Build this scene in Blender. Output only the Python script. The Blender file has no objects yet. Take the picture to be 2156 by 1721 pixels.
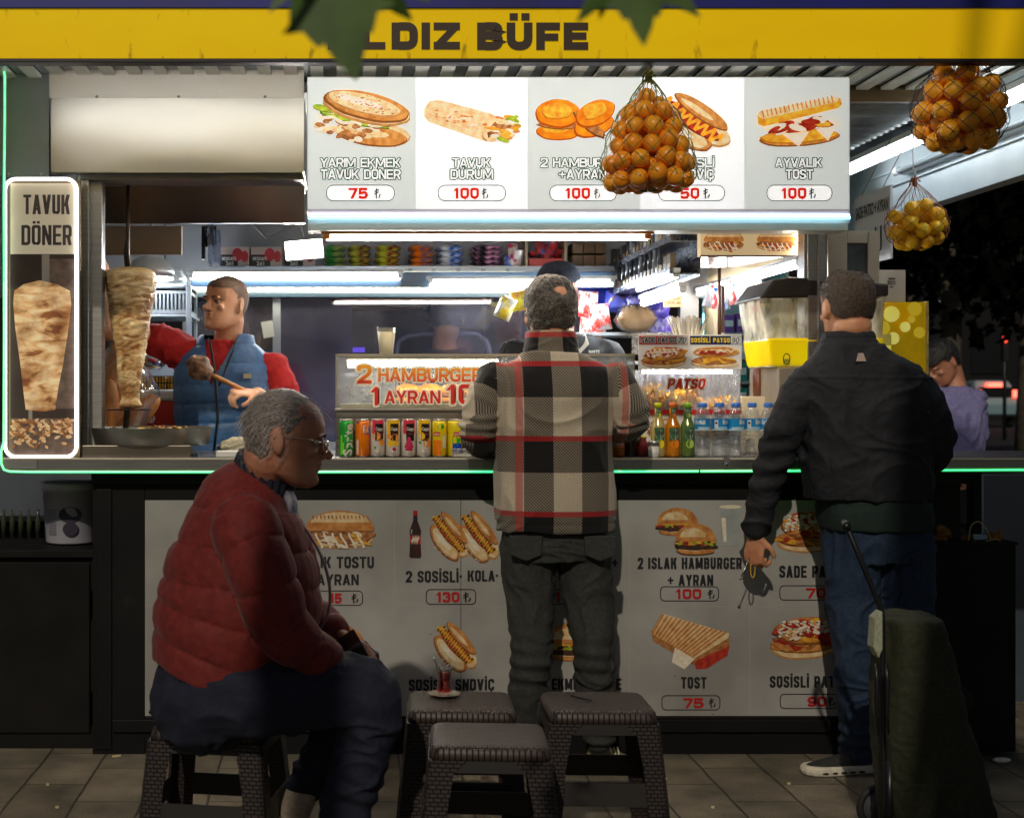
import bpy, math, random
import numpy as np
from mathutils import Vector, Matrix, noise as mnoise
random.seed(7); rng = np.random.default_rng(7)
SC = bpy.context.scene; COL = SC.collection
R = math.radians
# ---------------------------------------------------------------- camera
D = 5.28; FPX = 3000.0; CX, CY = 720.0, 830.0; CAMZ = 1.33     # photograph measured 2155 units wide
cam = bpy.data.cameras.new('camera'); cam_o = bpy.data.objects.new('camera', cam); COL.objects.link(cam_o)
cam_o.location = (0, -D, CAMZ); cam_o.rotation_euler = (R(90), 0, 0)
cam.sensor_width = 36; cam.lens = 36 * FPX / 2155
cam.shift_x = (1077.5 - CX) / 2155; cam.shift_y = -(860.5 - CY) / 2155
cam.clip_start = 0.05; cam.clip_end = 400
cam.dof.use_dof = True; cam.dof.focus_distance = 4.9; cam.dof.aperture_fstop = 4.5
SC.camera = cam_o
# ---------------------------------------------------------------- sky, sun, exposure
SUN_DIR = Vector((0.22, 0.86, -0.56)).normalized()             # the way the light travels
w = bpy.data.worlds.new('World'); SC.world = w; w.use_nodes = True
nt = w.node_tree; bg = nt.nodes['Background']; sk = nt.nodes.new('ShaderNodeTexSky')
sk.sky_type = 'NISHITA'; sk.sun_disc = False
sk.sun_elevation = math.asin(-SUN_DIR.z); sk.sun_rotation = math.atan2(-SUN_DIR.x, -SUN_DIR.y)
nt.links.new(sk.outputs[0], bg.inputs[0]); bg.inputs[1].default_value = 0.015
sl = bpy.data.lights.new('sun', 'SUN'); sl.energy = 1.3; sl.angle = R(0.8); sl.color = (1.0, 0.89, 0.72)
so = bpy.data.objects.new('sun', sl); COL.objects.link(so); so.location = (-3, -6, 5)
so.rotation_euler = SUN_DIR.to_track_quat('-Z', 'Y').to_euler()
SC.view_settings.view_transform = 'Standard'; SC.view_settings.look = 'None'
SC.view_settings.exposure = 0; SC.view_settings.gamma = 1
SC.render.engine = 'CYCLES'; SC.cycles.use_denoising = True
SC.cycles.max_bounces = 7; SC.cycles.transparent_max_bounces = 16; SC.cycles.caustics_reflective = False
SC.cycles.caustics_refractive = False; SC.cycles.sample_clamp_indirect = 6
# ---------------------------------------------------------------- helpers
def S(Y): return FPX / (Y + D)
def W(px, py, Y): s = S(Y); return Vector(((px - CX) / s, Y, CAMZ - (py - CY) / s))
def XW(px, Y): return (px - CX) / S(Y)
def ZW(py, Y): return CAMZ - (py - CY) / S(Y)
def lin(c): c /= 255; return c / 12.92 if c < .04045 else ((c + .055) / 1.055) ** 2.4
def C(r, g, b): return (lin(r), lin(g), lin(b), 1)
MATS = {}
def mat(key, c=None, c2=None, sc=8, rough=.6, metal=0., bump=0., bsc=None, emit=0., stretch=(1, 1, 1), detail=4, lo=.35, hi=.65, spec=.5, trans=0., coat=0., sheen=0., ecol=None):
    if key in MATS: return MATS[key]
    m = bpy.data.materials.new(key); m.use_nodes = True; MATS[key] = m
    N = m.node_tree.nodes; L = m.node_tree.links; p = N['Principled BSDF']
    p.inputs['Roughness'].default_value = rough; p.inputs['Metallic'].default_value = metal
    p.inputs['Specular IOR Level'].default_value = spec
    p.inputs['Transmission Weight'].default_value = trans; p.inputs['Coat Weight'].default_value = coat
    p.inputs['Sheen Weight'].default_value = sheen
    def tex(scale):
        tc = N.new('ShaderNodeTexCoord'); mp = N.new('ShaderNodeMapping'); mp.inputs['Scale'].default_value = stretch
        L.new(tc.outputs['Object'], mp.inputs[0]); t = N.new('ShaderNodeTexNoise'); t.inputs['Scale'].default_value = scale
        t.inputs['Detail'].default_value = detail; L.new(mp.outputs[0], t.inputs[0]); return t
    col = None
    if c2 is not None:
        t = tex(sc); cr = N.new('ShaderNodeValToRGB'); cr.color_ramp.elements[0].position = lo; cr.color_ramp.elements[1].position = hi
        cr.color_ramp.elements[0].color = c; cr.color_ramp.elements[1].color = c2
        L.new(t.outputs['Fac'], cr.inputs[0]); col = cr.outputs[0]
        L.new(col, p.inputs['Base Color'])
    else: p.inputs['Base Color'].default_value = c
    if emit:
        p.inputs['Emission Strength'].default_value = emit
        if col is not None and ecol is None: L.new(col, p.inputs['Emission Color'])
        else: p.inputs['Emission Color'].default_value = ecol or c
        if emit >= .2: 
            p.inputs['Specular IOR Level'].default_value = .1
    if bump:
        t = tex(bsc or sc * 3); b = N.new('ShaderNodeBump'); b.inputs['Strength'].default_value = min(1, bump); b.inputs['Distance'].default_value = .004 * max(1, bump)
        L.new(t.outputs['Fac'], b.inputs['Height']); L.new(b.outputs[0], p.inputs['Normal'])
    return m
def lamp_mat(key, c, e):
    if key in MATS: return MATS[key]
    m = bpy.data.materials.new(key); m.use_nodes = True; MATS[key] = m; N = m.node_tree.nodes
    p = N['Principled BSDF']; p.inputs['Base Color'].default_value = (.8, .8, .8, 1); p.inputs['Emission Color'].default_value = c; p.inputs['Emission Strength'].default_value = e
    return m
def glass_mat(key, tint=(1, 1, 1, 1), gloss=.1, rough=.03, frost=0., fcol=(.8, .8, .8, 1), bump=0, bsc=60, stretch=(1, 1, 1)):
    if key in MATS: return MATS[key]
    m = bpy.data.materials.new(key); m.use_nodes = True; MATS[key] = m; N = m.node_tree.nodes; L = m.node_tree.links
    out = N['Material Output']; N.remove(N['Principled BSDF'])
    tr = N.new('ShaderNodeBsdfTransparent'); tr.inputs[0].default_value = tint
    gl = N.new('ShaderNodeBsdfGlossy'); gl.inputs['Roughness'].default_value = rough; gl.inputs[0].default_value = (1, 1, 1, 1)
    lw = N.new('ShaderNodeLayerWeight'); lw.inputs[0].default_value = .25
    mr = N.new('ShaderNodeMapRange'); mr.inputs['To Min'].default_value = gloss * .4; mr.inputs['To Max'].default_value = min(1, gloss * 6)
    L.new(lw.outputs['Facing'], mr.inputs['Value'])
    mx = N.new('ShaderNodeMixShader'); L.new(mr.outputs[0], mx.inputs[0]); L.new(tr.outputs[0], mx.inputs[1]); L.new(gl.outputs[0], mx.inputs[2])
    last = mx.outputs[0]
    tc = N.new('ShaderNodeTexCoord'); mp = N.new('ShaderNodeMapping'); mp.inputs['Scale'].default_value = stretch
    L.new(tc.outputs['Object'], mp.inputs[0]); t = N.new('ShaderNodeTexNoise'); t.inputs['Scale'].default_value = bsc; L.new(mp.outputs[0], t.inputs[0])
    if bump:
        b = N.new('ShaderNodeBump'); b.inputs['Strength'].default_value = bump; b.inputs['Distance'].default_value = .003
        L.new(t.outputs['Fac'], b.inputs['Height']); L.new(b.outputs[0], gl.inputs['Normal']); L.new(b.outputs[0], lw.inputs['Normal'])
    if frost:
        d = N.new('ShaderNodeBsdfDiffuse'); d.inputs[0].default_value = fcol
        r2 = N.new('ShaderNodeMapRange'); r2.inputs['From Min'].default_value = .35; r2.inputs['From Max'].default_value = .7; r2.inputs['To Min'].default_value = frost * .3; r2.inputs['To Max'].default_value = frost * 1.6
        L.new(t.outputs['Fac'], r2.inputs['Value'])
        m2 = N.new('ShaderNodeMixShader'); L.new(r2.outputs[0], m2.inputs[0]); L.new(last, m2.inputs[1]); L.new(d.outputs[0], m2.inputs[2]); last = m2.outputs[0]
    L.new(last, out.inputs[0]); return m

class MB:
    """collects shapes; obj() links them as one mesh"""
    def __init__(s): s.v = []; s.f = []; s.m = []; s.sm = []
    def add(s, vs, fs, mi=0, smooth=False):
        o = len(s.v); s.v.extend(Vector(v) for v in vs)
        for f in fs: s.f.append([i + o for i in f]); s.m.append(mi); s.sm.append(smooth)
        return s
    def box(s, x0, x1, y0, y1, z0, z1, mi=0, rot=None, c=None):
        vs = [Vector((x, y, z)) for x in (x0, x1) for y in (y0, y1) for z in (z0, z1)]
        if rot is not None:
            cc = Vector(c) if c is not None else Vector(((x0 + x1) / 2, (y0 + y1) / 2, (z0 + z1) / 2))
            vs = [cc + rot @ (v - cc) for v in vs]
        return s.add(vs, [(0, 1, 3, 2), (4, 6, 7, 5), (0, 4, 5, 1), (2, 3, 7, 6), (0, 2, 6, 4), (1, 5, 7, 3)], mi)
    def loft(s, rings, mi=0, smooth=True, caps=True, closed=True):
        n = len(rings[0]); vs = [p for r in rings for p in r]; fs = []
        for k in range(len(rings) - 1):
            for i in range(n if closed else n - 1):
                j = (i + 1) % n; fs.append((k * n + i, k * n + j, (k + 1) * n + j, (k + 1) * n + i))
        if caps:
            fs.append(tuple(range(n))[::-1]); fs.append(tuple((len(rings) - 1) * n + i for i in range(n)))
        return s.add(vs, fs, mi, smooth)
    def lathe(s, prof, c=(0, 0, 0), n=24, mi=0, smooth=True, caps=True, sq=None):
        c = Vector(c); rings = []
        for r, z in prof:
            ring = []
            for i in range(n):
                a = 2 * math.pi * i / n; k = 1
                if sq: k = (abs(math.cos(a)) ** sq + abs(math.sin(a)) ** sq) ** (-1 / sq)
                ring.append(c + Vector((r * k * math.cos(a), r * k * math.sin(a), z)))
            rings.append(ring)
        return s.loft(rings, mi, smooth, caps)
    def tube(s, path, r, n=8, mi=0, closed=False, caps=True, ref=None, smooth=True):
        P = [Vector(p) for p in path]; rr = r if isinstance(r, (list, tuple)) else [r] * len(P); rings = []; A = None
        for i, p in enumerate(P):
            if closed: t = P[(i + 1) % len(P)] - P[i - 1]
            else: t = P[min(i + 1, len(P) - 1)] - P[max(i - 1, 0)]
            if t.length < 1e-9: t = Vector((0, 0, 1))
            t.normalize()
            if A is None:
                A = Vector(ref) if ref is not None else (Vector((1, 0, 0)) if abs(t.x) < .8 else Vector((0, 1, 0)))
            A = (A - t * A.dot(t)); A.normalize(); B = t.cross(A)
            q = rr[i]; a, b = q if isinstance(q, (tuple, list)) else (q, q)
            rings.append([p + A * (a * math.cos(2 * math.pi * k / n)) + B * (b * math.sin(2 * math.pi * k / n)) for k in range(n)])
        if closed: rings.append(rings[0]); caps = False
        return s.loft(rings, mi, smooth, caps)
    def cyl(s, p0, p1, r0, r1=None, n=16, mi=0): return s.tube([p0, p1], [r0, r0 if r1 is None else r1], n, mi)
    def ball(s, c, r, n=12, mi=0, rot=None):
        rx, ry, rz = r if isinstance(r, (tuple, list)) else (r, r, r); c = Vector(c); rings = []
        for k in range(n // 2 + 1):
            ph = math.pi * (k + .02) / (n // 2 + .04); ring = []
            for i in range(n):
                a = 2 * math.pi * i / n; v = Vector((rx * math.sin(ph) * math.cos(a), ry * math.sin(ph) * math.sin(a), -rz * math.cos(ph)))
                ring.append(c + (rot @ v if rot is not None else v))
            rings.append(ring)
        return s.loft(rings, mi, True, True)
    def quad(s, a, b, c, d, mi=0): return s.add([a, b, c, d], [(0, 1, 2, 3)], mi)
    def poly(s, pts, mi=0): return s.add(pts, [tuple(range(len(pts)))], mi)
    def prism(s, pts, dv, mi=0, smooth=False):
        """extrude polygon pts by vector dv"""
        n = len(pts); dv = Vector(dv); vs = [Vector(p) for p in pts] + [Vector(p) + dv for p in pts]
        return s.add(vs, [tuple(range(n))[::-1], tuple(range(n, 2 * n))] + [(i, (i + 1) % n, n + (i + 1) % n, n + i) for i in range(n)], mi, smooth)
ORG = {}
def props(o, label=None, cat=None, group=None, kind=None):
    if label: o['label'] = label
    if cat: o['category'] = cat
    if group: o['group'] = group
    if kind: o['kind'] = kind
    return o
def thing(name, label, cat, loc, group=None):
    o = bpy.data.objects.new(name, None); COL.objects.link(o); o.location = loc; o.empty_display_size = .1
    ORG[o.name] = Vector(loc); return props(o, label, cat, group)
def obj(name, mb, mats, parent=None, label=None, cat=None, group=None, kind=None, bev=0, sub=0, org=None, autos=None):
    if not isinstance(mats, (list, tuple)): mats = [mats]
    if parent is not None: o0 = ORG[parent.name]
    elif org is not None: o0 = Vector(org)
    else:
        a = np.array([tuple(v) for v in mb.v]); lo = a.min(0); hi = a.max(0); o0 = Vector(((lo[0] + hi[0]) / 2, (lo[1] + hi[1]) / 2, lo[2]))
    me = bpy.data.meshes.new(name); me.from_pydata([v - o0 for v in mb.v], [], mb.f)
    for m in mats: me.materials.append(m)
    me.polygons.foreach_set('material_index', mb.m); me.polygons.foreach_set('use_smooth', mb.sm); me.update()
    return link(name, me, o0, parent, label, cat, group, kind, bev, sub)
def link(name, me, o0, parent=None, label=None, cat=None, group=None, kind=None, bev=0, sub=0):
    o = bpy.data.objects.new(name, me); COL.objects.link(o); ORG[o.name] = Vector(o0)
    if parent is not None: o.parent = parent; o.location = Vector(o0) - ORG[parent.name]
    else: o.location = o0
    if bev:
        b = o.modifiers.new('bevel', 'BEVEL'); b.width = bev; b.segments = 2; b.limit_method = 'ANGLE'; b.angle_limit = R(40)
    if sub:
        b = o.modifiers.new('subdivision', 'SUBSURF'); b.levels = sub; b.render_levels = sub
    return props(o, label, cat, group, kind)
KIDS = {}
def children(o): return [c for c in COL.objects if c.parent == o]
def copy_tree(o, loc=None, rot=None, label=None, parent=None):
    c = o.copy(); COL.objects.link(c); c.parent = parent
    if loc is not None: c.location = loc; ORG[c.name] = Vector(loc)
    if rot is not None: c.rotation_euler = rot
    if label: c['label'] = label
    for ch in list(o.children): copy_tree(ch, parent=c)
    return c
_T = {}
def glyphs(body, bold=0.0, shear=0.0):
    k = (body, bold, shear)
    if k not in _T:
        c = bpy.data.curves.new('lettering', 'FONT'); c.body = body; c.offset = bold; c.shear = shear; c.resolution_u = 3
        o = bpy.data.objects.new('lettering', c); me = o.to_mesh()
        v = np.array([tuple(q.co) for q in me.vertices]).reshape(-1, 3); f = [tuple(p.vertices) for p in me.polygons]
        o.to_mesh_clear(); bpy.data.objects.remove(o); bpy.data.curves.remove(c); _T[k] = (v, f)
    return _T[k]
def text(mb, body, x0, x1, ycap, ybase, Y, mi=0, bold=.02, wrap=None, shear=0, ref=None, outline=0):
    """letters whose outline spans photo columns x0..x1, cap height between rows ycap and ybase, on the plane Y"""
    v, f = glyphs(body, bold, shear); v0, _ = glyphs(body if ref is None else ref, .02 if outline else bold, shear)
    a, b = v0[:, 0].min(), v0[:, 0].max(); s = S(Y); zb = ZW(ybase, Y); hz = (ybase - ycap) / s / .70
    X0, X1 = XW(x0, Y), XW(x1, Y); kx = (X1 - X0) / (b - a); out = []
    for q in v:
        x = X0 + (q[0] - a) * kx; z = zb + q[1] * hz
        if wrap:
            cx, cy, r = wrap; t = (x - cx) / r; out.append((cx + r * math.sin(t), cy - r * math.cos(t), z))
        else: out.append((x, Y, z))
    mb.add(out, f, mi)
def prect(mb, x0, y0, x1, y1, Y, mi=0): mb.quad(W(x0, y1, Y), W(x1, y1, Y), W(x1, y0, Y), W(x0, y0, Y), mi)
def pbox(mb, x0, y0, x1, y1, Y, dY, mi=0):
    """box whose front face fills the photo rectangle on plane Y and which goes dY deeper"""
    a = W(x0, y1, Y); b = W(x1, y0, Y); mb.box(a.x, b.x, Y, Y + dY, a.z, b.z, mi)
def rrect(x0, y0, x1, y1, r, n=5):
    """rounded rectangle outline in photo units"""
    pts = []
    for cx, cy, a0 in ((x1 - r, y0 + r, -90), (x1 - r, y1 - r, 0), (x0 + r, y1 - r, 90), (x0 + r, y0 + r, 180)):
        for k in range(n + 1):
            a = R(a0 + 90 * k / n); pts.append((cx + r * math.cos(a), cy + r * math.sin(a)))
    return pts
def ppoly(mb, pts, Y, mi=0):
    P = [W(x, y, Y) for x, y in pts]
    ar = sum(P[i].x * P[(i + 1) % len(P)].z - P[(i + 1) % len(P)].x * P[i].z for i in range(len(P)))
    mb.poly(P if ar > 0 else P[::-1], mi)
def ell(cx, cy, rx, ry, rot=0, n=28, wob=0, seed=0, a0=0, a1=360):
    pts = []; c, s_ = math.cos(R(rot)), math.sin(R(rot)); full = a1 - a0 >= 360
    for k in range(n if full else n + 1):
        a = R(a0 + (a1 - a0) * k / n); w_ = 1 + wob * mnoise.noise((math.cos(a) * 2 + seed * 7.3, math.sin(a) * 2, seed)) * 2
        x, y = rx * w_ * math.cos(a), ry * w_ * math.sin(a); pts.append((cx + x * c - y * s_, cy + x * s_ + y * c))
    return pts
def ring_outline(mb, pts, wd, Y, mi=0):
    """thin line along a closed outline"""
    n = len(pts); cx = sum(p[0] for p in pts) / n; cy = sum(p[1] for p in pts) / n
    for i in range(n):
        a, b = pts[i], pts[(i + 1) % n]
        dx, dy = b[0] - a[0], b[1] - a[1]; l = math.hypot(dx, dy) or 1; nx, ny = -dy / l * wd / 2, dx / l * wd / 2; ex, ey = dx / l * wd * .3, dy / l * wd * .3
        ppoly(mb, [(a[0] + nx - ex, a[1] + ny - ey), (b[0] + nx + ex, b[1] + ny + ey), (b[0] - nx + ex, b[1] - ny + ey), (a[0] - nx - ex, a[1] - ny - ey)], Y, mi)
def pline(mb, pts, wd, Y, mi=0):
    for a, b in zip(pts, pts[1:]):
        dx, dy = b[0] - a[0], b[1] - a[1]; l = math.hypot(dx, dy) or 1; nx, ny = -dy / l * wd / 2, dx / l * wd / 2
        ppoly(mb, [(a[0] + nx, a[1] + ny), (b[0] + nx, b[1] + ny), (b[0] - nx, b[1] - ny), (a[0] - nx, a[1] - ny)], Y, mi)
def steel(key, c=.5, rough=.32, bsc=3, bump=.0, stretch=(1, 1, 30), metal=1.):
    return mat(key, (c, c, c * .98, 1), (c * .8, c * .8, c * .78, 1), sc=6, rough=rough, metal=metal, bump=bump, bsc=bsc, stretch=stretch)
# ---------------------------------------------------------------- condensed sign lettering drawn stroke by stroke
def _path(pts, q):
    """polyline with the corners marked by a third value rounded off with radius q"""
    out = []
    for i, p in enumerate(pts):
        if len(p) == 2 or i in (0, len(pts) - 1): out.append((p[0], p[1])); continue
        a, b = pts[i - 1], pts[i + 1]; d0 = (a[0] - p[0], a[1] - p[1]); d1 = (b[0] - p[0], b[1] - p[1]); l0 = math.hypot(*d0); l1 = math.hypot(*d1); k = min(q, l0 * .5, l1 * .5)
        s0 = (p[0] + d0[0] / l0 * k, p[1] + d0[1] / l0 * k); s1 = (p[0] + d1[0] / l1 * k, p[1] + d1[1] / l1 * k)
        for j in range(6): u = j / 5; out.append(((1 - u) ** 2 * s0[0] + 2 * u * (1 - u) * p[0] + u * u * s1[0], (1 - u) ** 2 * s0[1] + 2 * u * (1 - u) * p[1] + u * u * s1[1]))
    return out
def _ribbon(pts, t, closed=False):
    n = len(pts); L_, R_ = [], []
    for i in range(n):
        a = pts[i - 1] if (i > 0 or closed) else None; b = pts[(i + 1) % n] if (i < n - 1 or closed) else None; p = pts[i]
        def nn(u, v): d = (v[0] - u[0], v[1] - u[1]); l = math.hypot(*d) or 1; return (-d[1] / l, d[0] / l)
        if a is None: nx, ny = nn(p, b); k = 1
        elif b is None: nx, ny = nn(a, p); k = 1
        else:
            n0, n1 = nn(a, p), nn(p, b); nx, ny = n0[0] + n1[0], n0[1] + n1[1]; l = math.hypot(nx, ny) or 1; nx /= l; ny /= l; k = 1 / max(.5, nx * n0[0] + ny * n0[1])
        L_.append((p[0] + nx * t / 2 * k, p[1] + ny * t / 2 * k)); R_.append((p[0] - nx * t / 2 * k, p[1] - ny * t / 2 * k))
    return [[R_[i], R_[(i + 1) % n], L_[(i + 1) % n], L_[i]] for i in range(n if closed else n - 1)]
def _glyph(ch, w, t):
    """list of strokes, each a list of polygons, in a box w wide and 1 tall"""
    l, r, b, T = t / 2, w - t / 2, t * .46, 1 - t * .46; q = min(.30, w * .42); th = t * 1.08; G = []
    rib = lambda pts, closed=False: G.append(_ribbon(_path(pts, q), t, closed)); c = 1
    rc = lambda x0, y0, x1, y1: G.append([[(x0, y0), (x1, y0), (x1, y1), (x0, y1)]])
    dg = lambda x0, y0, x1, y1, h=th: G.append([[(x0, y0), (x0 + h, y0), (x1 + h, y1), (x1, y1)]] if y0 < y1 else [[(x1, y1), (x1 + h, y1), (x0 + h, y0), (x0, y0)]])
    base = {'İ': 'I', 'Ö': 'O', 'Ü': 'U', 'Ç': 'C', 'Ş': 'S'}.get(ch, ch)
    if base == 'A': dg(0, 0, (w - th) / 2, 1); dg(w - th, 0, (w - th) / 2, 1); rc(w * .22, .2, w * .78, .2 + t * .8)
    elif base == 'V': dg((w - th) / 2, 0, 0, 1); dg((w - th) / 2, 0, w - th, 1)
    elif base == 'Y': dg((w - th) / 2, .42, 0, 1); dg((w - th) / 2, .42, w - th, 1); rc((w - t) / 2, 0, (w + t) / 2, .5)
    elif base == 'M': rc(0, 0, t, 1); rc(w - t, 0, w, 1); dg((w - t) / 2, .1, t * .1, 1, t); dg((w - t) / 2, .1, w - t * 1.1, 1, t)
    elif base == 'N': rc(0, 0, t, 1); rc(w - t, 0, w, 1); dg(w - th, 0, 0, 1)
    elif base == 'K': rc(0, 0, t, 1); dg(t * .8, .40, w - th * 1.05, 1, th * 1.05); dg(w - th, 0, t * 1.1, .62)
    elif base == 'Z': rc(0, 0, w, t * .92); rc(0, 1 - t * .92, w, 1); dg(0, t * .6, w - th * 1.1, 1 - t * .6, th * 1.1)
    elif base == 'I': rc(0, 0, t, 1)
    elif base == 'L': rc(0, 0, t, 1); rc(t, 0, w, t * .92)
    elif base == 'T': rc(0, 1 - t * .92, w, 1); rc((w - t) / 2, 0, (w + t) / 2, 1 - t * .92)
    elif base == 'E': rc(0, 0, t, 1); rc(t, 0, w, t * .92); rc(t, 1 - t * .92, w, 1); rc(t, .5 - t * .42, w * .93, .5 + t * .45)
    elif base == 'F': rc(0, 0, t, 1); rc(t, 1 - t * .92, w, 1); rc(t, .46 - t * .42, w * .93, .46 + t * .45)
    elif base == 'H': rc(0, 0, t, 1); rc(w - t, 0, w, 1); rc(t, .52 - t * .45, w - t, .52 + t * .45)
    elif base in 'O0': rib([(w / 2, T), (l, T, c), (l, b, c), (r, b, c), (r, T, c), (w / 2 + .001, T)])
    elif base == 'U': rib([(l, 1), (l, b, c), (r, b, c), (r, 1)])
    elif base == 'D': rc(0, 0, t, 1); rib([(t * .9, T), (r, T, c), (r, b, c), (t * .9, b)])
    elif base in 'PR':
        rc(0, 0, t, 1); m_ = .44; rib([(t * .9, T), (r, T, c), (r, m_, c), (t * .9, m_)])
        if base == 'R': dg(w - th, 0, w * .42, .46)
    elif base == 'B': rc(0, 0, t, 1); rib([(t * .9, T), (r - .01, T, c), (r - .01, .53, c), (t * .9, .53)]); rib([(t * .9, .53), (r, .53, c), (r, b, c), (t * .9, b)])
    elif base == 'C': rib([(r, .66), (r, T, c), (l, T, c), (l, b, c), (r, b, c), (r, .34)])
    elif base == 'G': rib([(r, .68), (r, T, c), (l, T, c), (l, b, c), (r, b, c), (r, .46), (w * .52, .46)])
    elif base == 'S': rib([(r, .69), (r, T, c), (l, T, c), (l, .54, c), (r, .46, c), (r, b, c), (l, b, c), (l, .31)])
    elif base == '1': rc(w * .45, 0, w * .45 + t, 1); dg(w * .02, .70, w * .45, .97, t * .9); 
    elif base == '2': rib([(l, .68), (l, T, c), (r, T, c), (r, .56, c), (l + t * .1, b * 1.6), (l, b), (w, b)])
    elif base == '3': rib([(l, .70), (l, T, c), (r, T, c), (r, .53, c), (w * .4, .53)]); rib([(w * .4, .53), (r, .53, c), (r, b, c), (l, b, c), (l, .30)])
    elif base == '5': rib([(w * .96, T), (l + .02, T), (l, .50), (r, .62, c), (r, b, c), (l, b, c), (l, .28)])
    elif base == '7': rc(0, 1 - t * .92, w, 1); dg(w * .2, 0, w - th * 1.1, 1 - t * .9, th * 1.1)
    elif base == '8': rib([(w / 2, T), (l, T, c), (l, .52, c), (r, .52, c), (r, T, c), (w / 2 + .001, T)]); rib([(w / 2, .52), (l, .52, c), (l, b, c), (r, b, c), (r, .52, c), (w / 2 + .001, .52)])
    elif base == '9': rib([(l, .28), (l, b, c), (r, b, c), (r, T, c), (l, T, c), (l, .42, c), (r, .42)])
    elif base == '6': rib([(r, .72), (r, T, c), (l, T, c), (l, b, c), (r, b, c), (r, .58, c), (l, .58)])
    elif base == '+': rc(0, .42, w, .42 + t * .8); rc(w / 2 - t * .4, .15, w / 2 + t * .4, .42); rc(w / 2 - t * .4, .42 + t * .8, w / 2 + t * .4, .78)
    elif base == '·': rc(0, .42, t, .42 + t)
    if ch in 'İ': rc(0, 1.07, t, 1.07 + t * .85)
    if ch in 'ÖÜ': rc(w / 2 - t * 1.15, 1.07, w / 2 - t * .2, 1.07 + t * .85); rc(w / 2 + t * .2, 1.07, w / 2 + t * 1.15, 1.07 + t * .85)
    if ch in 'ÇŞ': rc(w / 2 - t * .3, -.12, w / 2 + t * .4, 0); rc(w / 2 - t * .8, -.22, w / 2 + t * .4, -.12)
    return G
_KW = {'I': 0, 'İ': 0, '·': 0, 'M': 1.38, ' ': .55, '1': .72, 'L': .9, 'F': .92, 'E': .95, 'T': 1., 'A': 1.1, 'V': 1.1, 'Y': 1.08, 'N': 1.05, 'H': 1.04, '+': 1.0, 'K': 1.08, 'G': 1.04}
def sign_text(body, A, t):
    """strokes of the whole line, laid out to be A wide for a cap height of 1"""
    gap = t * .42; n = len(body); fixed = sum(t for ch in body if _KW.get(ch, 1) == 0) + gap * (n - 1); k = sum(_KW.get(ch, 1) for ch in body)
    if k: 
        w = (A - fixed) / k
        if w < t * 2.3:
            t2 = t * .8
            if t2 > .07: return sign_text(body, A, t2)
        w = max(w, t * 1.6)
    else: w = t
    x = 0; out = []
    for ch in body:
        cw = w * _KW.get(ch, 1) or t
        if ch != ' ': out += [[[(px + x, py) for px, py in poly] for poly in st] for st in _glyph(ch, cw, t)]
        x += cw + gap
    f = A / (x - gap)
    return [[[(px * f, py) for px, py in poly] for poly in st] for st in out]
_text_old = text
_OK = set('ABCDEFGHIKLMNOPRSTUVYZİÖÜÇŞ0123567890+· ')
def text(mb, body, x0, x1, ycap, ybase, Y, mi=0, bold=.02, wrap=None, shear=0, ref=None, outline=0):
    if not set(body) <= _OK or bold <= .001: return _text_old(mb, body, x0, x1, ycap, ybase, Y, mi, min(bold, .03), wrap, shear, ref, 0)
    h = ybase - ycap; s = S(Y); t = .18 if outline else .135 + bold * 1.9
    st = sign_text(body, (x1 - x0) / h, t); o = .11 * h if outline else 0; k = 0
    for dx, dy in ([(o * math.cos(a), o * math.sin(a)) for a in [i * math.pi / 4 for i in range(8)]] if outline else [(0, 0)]):
        for stroke in st:
            k += 1; yy = Y - .00002 * (k % 12)
            for poly in stroke:
                P = []
                for u, v in poly:
                    x = XW(x0 + u * h + v * h * shear + dx, Y); z = ZW(ybase - v * h + dy, Y)
                    if wrap: cx, cy, r = wrap; a = (x - cx) / r; rr = r + .00002 * (k % 12); P.append((cx + rr * math.sin(a), cy - rr * math.cos(a), z))
                    else: P.append((x, yy, z))
                ar = sum(P[i][0] * P[(i + 1) % len(P)][2] - P[(i + 1) % len(P)][0] * P[i][2] for i in range(len(P)))
                mb.poly(P if ar > 0 else P[::-1], mi)
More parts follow.
